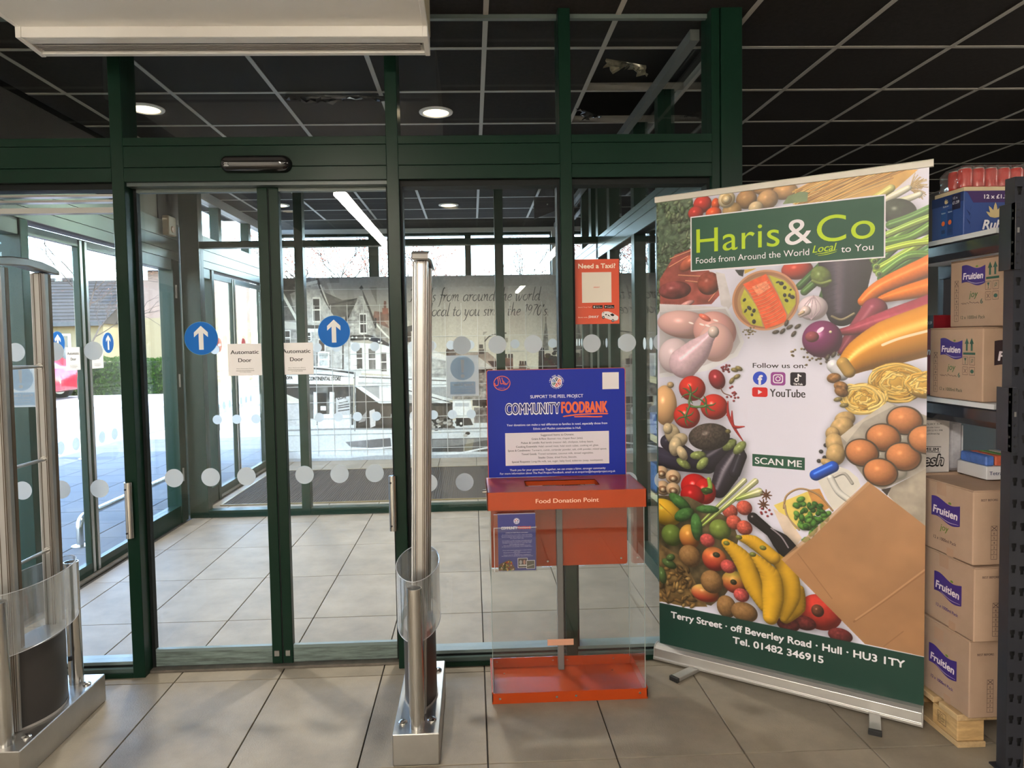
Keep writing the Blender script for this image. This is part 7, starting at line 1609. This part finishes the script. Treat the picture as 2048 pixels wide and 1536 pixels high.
tag(leaf_cloud('leaves', 16000, hs, 0.055, HEDGE, hg, 3), kind='stuff')

# bungalow with tiled roof
CREAMW = mat('cream_render', (0.215, 0.165, 0.09), 0.8, spec=0.2, noise=0.06, scale=1.5)
ROOFT = mat('grey_roof_tile', (0.036, 0.031, 0.026), 0.8, spec=0.2, noise=0.2, scale=1.2, rnd=0.10)
bg_ = thing('bungalow', (-17, 27, 0), 'cream bungalow with a grey tiled roof beyond the hedge', 'house')
MB().box(-24, -13.2, 25.2, 31.0, -0.05, 2.38).build('wall', CREAMW, bg_)
slope0, slope1 = Vector((0, 24.85, 2.34)), Vector((0, 28.1, 4.15)); dv = (slope1-slope0)/13; nrm = Vector((0, -dv.z, dv.y)).normalized()
for k in range(13):
    p = slope0+dv*k; q_ = p+dv*1.12+nrm*0.005; up_ = nrm*0.045
    MB().add([(-24.3, p.y, p.z+0.045), (-13.0, p.y, p.z+0.045), (-13.0, q_.y, q_.z), (-24.3, q_.y, q_.z), (-24.3, p.y, p.z), (-13.0, p.y, p.z)], [(0, 1, 2, 3), (4, 5, 1, 0)]).build('tile_course', ROOFT, bg_)
MB().prism([(28.1, 4.15), (31.4, 2.34), (24.9, 2.34)], 'x', -24.2, -13.1).build('roof', ROOFT, bg_)
for k in range(24): MB().cyl((-24.3+0.47*k, 28.1, 4.16), (-23.85+0.47*k, 28.1, 4.16), 0.13, n=10).build('ridge_tile', ROOFT, bg_)
MB().box(-24.3, -13.0, 24.76, 24.86, 2.26, 2.40).build('gutter', mat('gutter_black', (0.02, 0.02, 0.022), 0.4), bg_)
for x in (-22.0, -18.6, -15.0):
    w_ = MB().box(x-0.65, x+0.65, 25.16, 25.2, 0.85, 2.0).build('window', mat('white_upvc', (0.75, 0.75, 0.73), 0.4), bg_)
    for s in (-0.3, 0.3): MB().box(x+s-0.26, x+s+0.26, 25.145, 25.16, 0.92, 1.93).build('pane', mat('dark_pane', (0.03, 0.035, 0.04), 0.08), w_)
hb_ = thing('rendered_house', (-9.5, 26, 0), 'taller pale house with pinkish upper wall right of the bungalow', 'house')
MB().box(-12.9, -9.8, 26.2, 31, -0.05, 2.55).build('wall', CREAMW, hb_); MB().box(-12.9, -9.8, 26.22, 31, 2.5501, 4.30).build('upper_wall', mat('pink_render', (0.20, 0.13, 0.095), 0.8, noise=0.08, scale=1.5), hb_)
MB().prism([(25.9, 4.28), (31.2, 4.28), (28.6, 4.6)], 'x', -12.92, -9.75).build('roof', ROOFT, hb_)
for z in (1.55, 3.2): MB().box(-10.9, -10.62, 26.15, 26.2, z, z+0.42).build('wall_box', mat('pale_box', (0.5, 0.45, 0.38), 0.5), hb_)
br_ = thing('brick_house', (-24, 30, 0), 'red brick house at the far left beyond the road', 'house')
MB().box(-30, -24.4, 26, 33, -0.05, 3.0).build('wall', mat('brick_red', (0.20, 0.07, 0.038), 0.8, noise=0.25, scale=6), br_)
MB().prism([(25.6, 2.95), (33.4, 2.95), (29.5, 5.0)], 'x', -30.3, -24.35).build('roof', ROOFT, br_)
MB().box(-28.4, -27.2, 25.95, 26, 0, 2.1).build('garage_door', mat('garage_dark', (0.03, 0.03, 0.035), 0.5), br_)
cs_ = MB().box(-26.9, -26.2, 29, 29.7, 4.3, 6.2).build('chimney', mat('brick_red', (0.3, 0.1, 0.05), 0.8), br_)
for s in (0.15, 0.5): MB().cyl((-26.9+s, 29.35, 6.2), (-26.9+s, 29.35, 6.6), 0.11, n=10).build('chimney_pot', mat('terracotta', (0.40, 0.16, 0.09), 0.7), cs_)

# bare trees
BARK = mat('bark', (0.05, 0.038, 0.03), 0.9, spec=0.1, noise=0.3, scale=8)
BUD = mat('red_bud', (0.30, 0.10, 0.06), 0.7)
def bare_tree(x, y, h, label, seed, spread=0.62, depth=6, droop=0.0, buds=True, thick=0.014, start=0.36, bud=0.03):
    r = random.Random(seed); t = thing('bare_tree', (x, y, -0.05), label, 'tree', 'bare spring trees'); mb = MB(); tips = []
    def grow(p, d, l, rad, n):
        pts = [p]; dd = d.copy()
        for k in range(3):
            dd = (dd+Vector((r.gauss(0, .12), r.gauss(0, .12), r.gauss(0, .08)-droop*(depth-n)*0.02))).normalized(); pts.append(pts[-1]+dd*l/3)
        mb.tube(pts, [rad, rad*.9, rad*.8, rad*.68], n=4 if n < depth-1 else 7, caps=False)
        if n <= 1: tips.extend(pts[1:])
        if n == 0: return
        for k in range(3 if n > 2 else (3 if r.random() < .5 else 2)):
            ax = Vector((r.gauss(0, 1), r.gauss(0, 1), r.gauss(0, .5))).normalized(); nd = (dd+ax*spread*r.uniform(.5, 1.2)).normalized(); nd.z = nd.z*0.8+0.16-droop*0.1
            grow(pts[-1] if k < 2 else pts[-2], nd.normalized(), l*r.uniform(.62, .84), rad*.62, n-1)
    grow(Vector((x, y, -0.05)), Vector((r.gauss(0, .04), r.gauss(0, .04), 1)), h*start, h*thick, depth)
    mb.build('branches', BARK, t)
    if buds:
        tp_ = [p for p in tips if r.random() < .8]
        V = []; F = []
        for p in tp_:
            s = bud*r.uniform(.6, 1.3); a = Vector((r.gauss(0, 1), r.gauss(0, 1), r.gauss(0, 1))).normalized()*s; b = a.orthogonal().normalized()*s; n = len(V); V += [p-a, p-b, p+a, p+b]; F.append((n, n+1, n+2, n+3))
        me = bpy.data.meshes.new('buds'); me.from_pydata([tuple(v) for v in V], [], F); tag(link('buds', me, BUD, t), kind='stuff')
bare_tree(-10.6, 18.9, 6.6, 'bare tree with drooping twigs before the bungalow roof', 4, 0.75, 6, 0.5, True, 0.007, 0.30, 0.010)
bare_tree(-21.5, 33.0, 10.0, 'bare upright tree added behind the bungalow for trees mirrored in the glass', 5, 0.5)  # added tree stands in for a reflection in the side glass
bare_tree(-6.3, 27.0, 6.4, 'budding tree above the mural behind the tall grey pole', 8, 0.8)
bare_tree(-4.6, 35.0, 7.6, 'budding tree above the mural left of the middle window bar', 9, 0.8)
bare_tree(-2.0, 21.5, 5.0, 'budding tree above the mural beside the right sliding leaf', 10, 0.8)
bare_tree(2.0, 32.0, 5.5, 'low budding tree above the mural lettering', 12, 0.8)
bare_tree(3.2, 38.0, 6.4, 'fine twigged tree above the right end of the mural', 13, 0.5, 6, 0, False)

lp = thing('street_lamp', (-5.7, 25, 0), 'tall grey street lamp seen above the mural', 'street lamp')
mb = MB(); mb.lathe((-5.7, 25, -0.05), [(0.13, 0), (0.13, 1.0), (0.11, 1.05), (0.10, 6.8)], 16); mb.build('pole', mat('pole_grey', (0.40, 0.40, 0.46), 0.5), lp, smooth=True)
mb = MB(); mb.tube([(-5.7, 25, 6.7), (-5.7, 24.7, 7.1), (-5.7, 23.8, 7.25)], 0.05, n=8); mb.build('arm', mat('pole_grey', (0.40, 0.40, 0.46), 0.5), lp)
MB().box(-5.85, -5.55, 23.2, 23.9, 7.2, 7.32).build('lantern', mat('pole_grey', (0.40, 0.40, 0.46), 0.5), lp, bevel=0.03)

bo = thing('steel_bollard', (-5.315, 9.56, -0.02), 'shiny steel bollard on the pavement seen through the side door', 'bollard')
mb = MB(); mb.lathe((-5.315, 9.56, -0.022), [(0.095, 0), (0.095, 0.008), (0.066, 0.010), (0.066, 0.80), (0.058, 0.815), (0.02, 0.82)], 24); mb.build('tube', STEEL_B, bo, smooth=True)
MB().cyl((-5.315, 9.56, 0.65), (-5.315, 9.56, 0.72), 0.0668, n=24, caps=False).build('reflective_band', mat('band_white', (0.7, 0.7, 0.72), 0.3), bo)
hr = thing('hoop_rail', (-3.03, 5.32, -0.02), 'low bent steel hoop rail on the pavement just outside the side door', 'rail')
mb = MB(); mb.tube([(-3.03, 5.32, -0.02), (-3.03, 5.32, 0.12)]+[(-3.03, 5.40-0.08*math.cos(math.radians(a)), 0.12+0.08*math.sin(math.radians(a))) for a in range(15, 91, 15)]+[(-3.03, 7.2, 0.20)]+[(-3.03, 7.2+0.08*math.sin(math.radians(a)), 0.12+0.08*math.cos(math.radians(a))) for a in range(15, 91, 15)]+[(-3.03, 7.28, -0.02)], 0.026, n=14)
mb.build('tube', STEEL, hr, smooth=True)
for y in (5.32, 7.28): MB().cyl((-3.03, y, -0.022), (-3.03, y, -0.014), 0.062, n=20).build('flange', STEEL, hr)

# red car parked before the hedge
car = thing('red_car', (-13.6, 20.4, 0), 'red car parked by the hedge at the far left', 'car')
CR = mat('car_red', (0.36, 0.012, 0.02), 0.2, spec=0.6, coat=0.5); X0 = -15.7
side = [(0, .30), (.05, .62), (.25, .78), (1.0, .86), (1.55, 1.32), (2.0, 1.42), (3.0, 1.40), (3.65, .98), (4.0, .92), (4.1, .60), (4.1, .30), (3.7, .22), (.4, .22)]
MB().prism([(X0+a, b) for a, b in side], 'y', 19.75, 21.35).build('body', CR, car, bevel=0.05, smooth=True, seg=2)
gl_ = mat('car_glass', (0.01, 0.012, 0.014), 0.05)
for y in (19.735, 21.365):
    MB().prism([(X0+a, b) for a, b in ((1.15, .90), (1.62, 1.28), (2.05, 1.35), (2.25, 1.35), (2.25, .92))], 'y', y-.012, y+.012).build('side_window', gl_, car)
    MB().prism([(X0+a, b) for a, b in ((2.33, .92), (2.33, 1.35), (2.95, 1.34), (3.45, .98))], 'y', y-.012, y+.012).build('side_window', gl_, car)
for x in (X0+0.85, X0+3.25):
    for y in (19.74, 21.18):
        wh = MB().cyl((x, y-0.02, 0.30), (x, y+0.18, 0.30), 0.31, n=24).build('wheel', mat('tyre', (0.012, 0.012, 0.012), 0.8), car, smooth=True)
        MB().cyl((x, y-0.028, 0.30), (x, y-0.018, 0.30), 0.19, n=18).build('hub', ALU, wh)
for y in (20.0, 21.0): MB().box(X0-0.01, X0+0.06, y-0.15, y+0.15, 0.60, 0.72).build('headlamp', mat('lamp_clear', (0.7, 0.7, 0.7), 0.1), car)
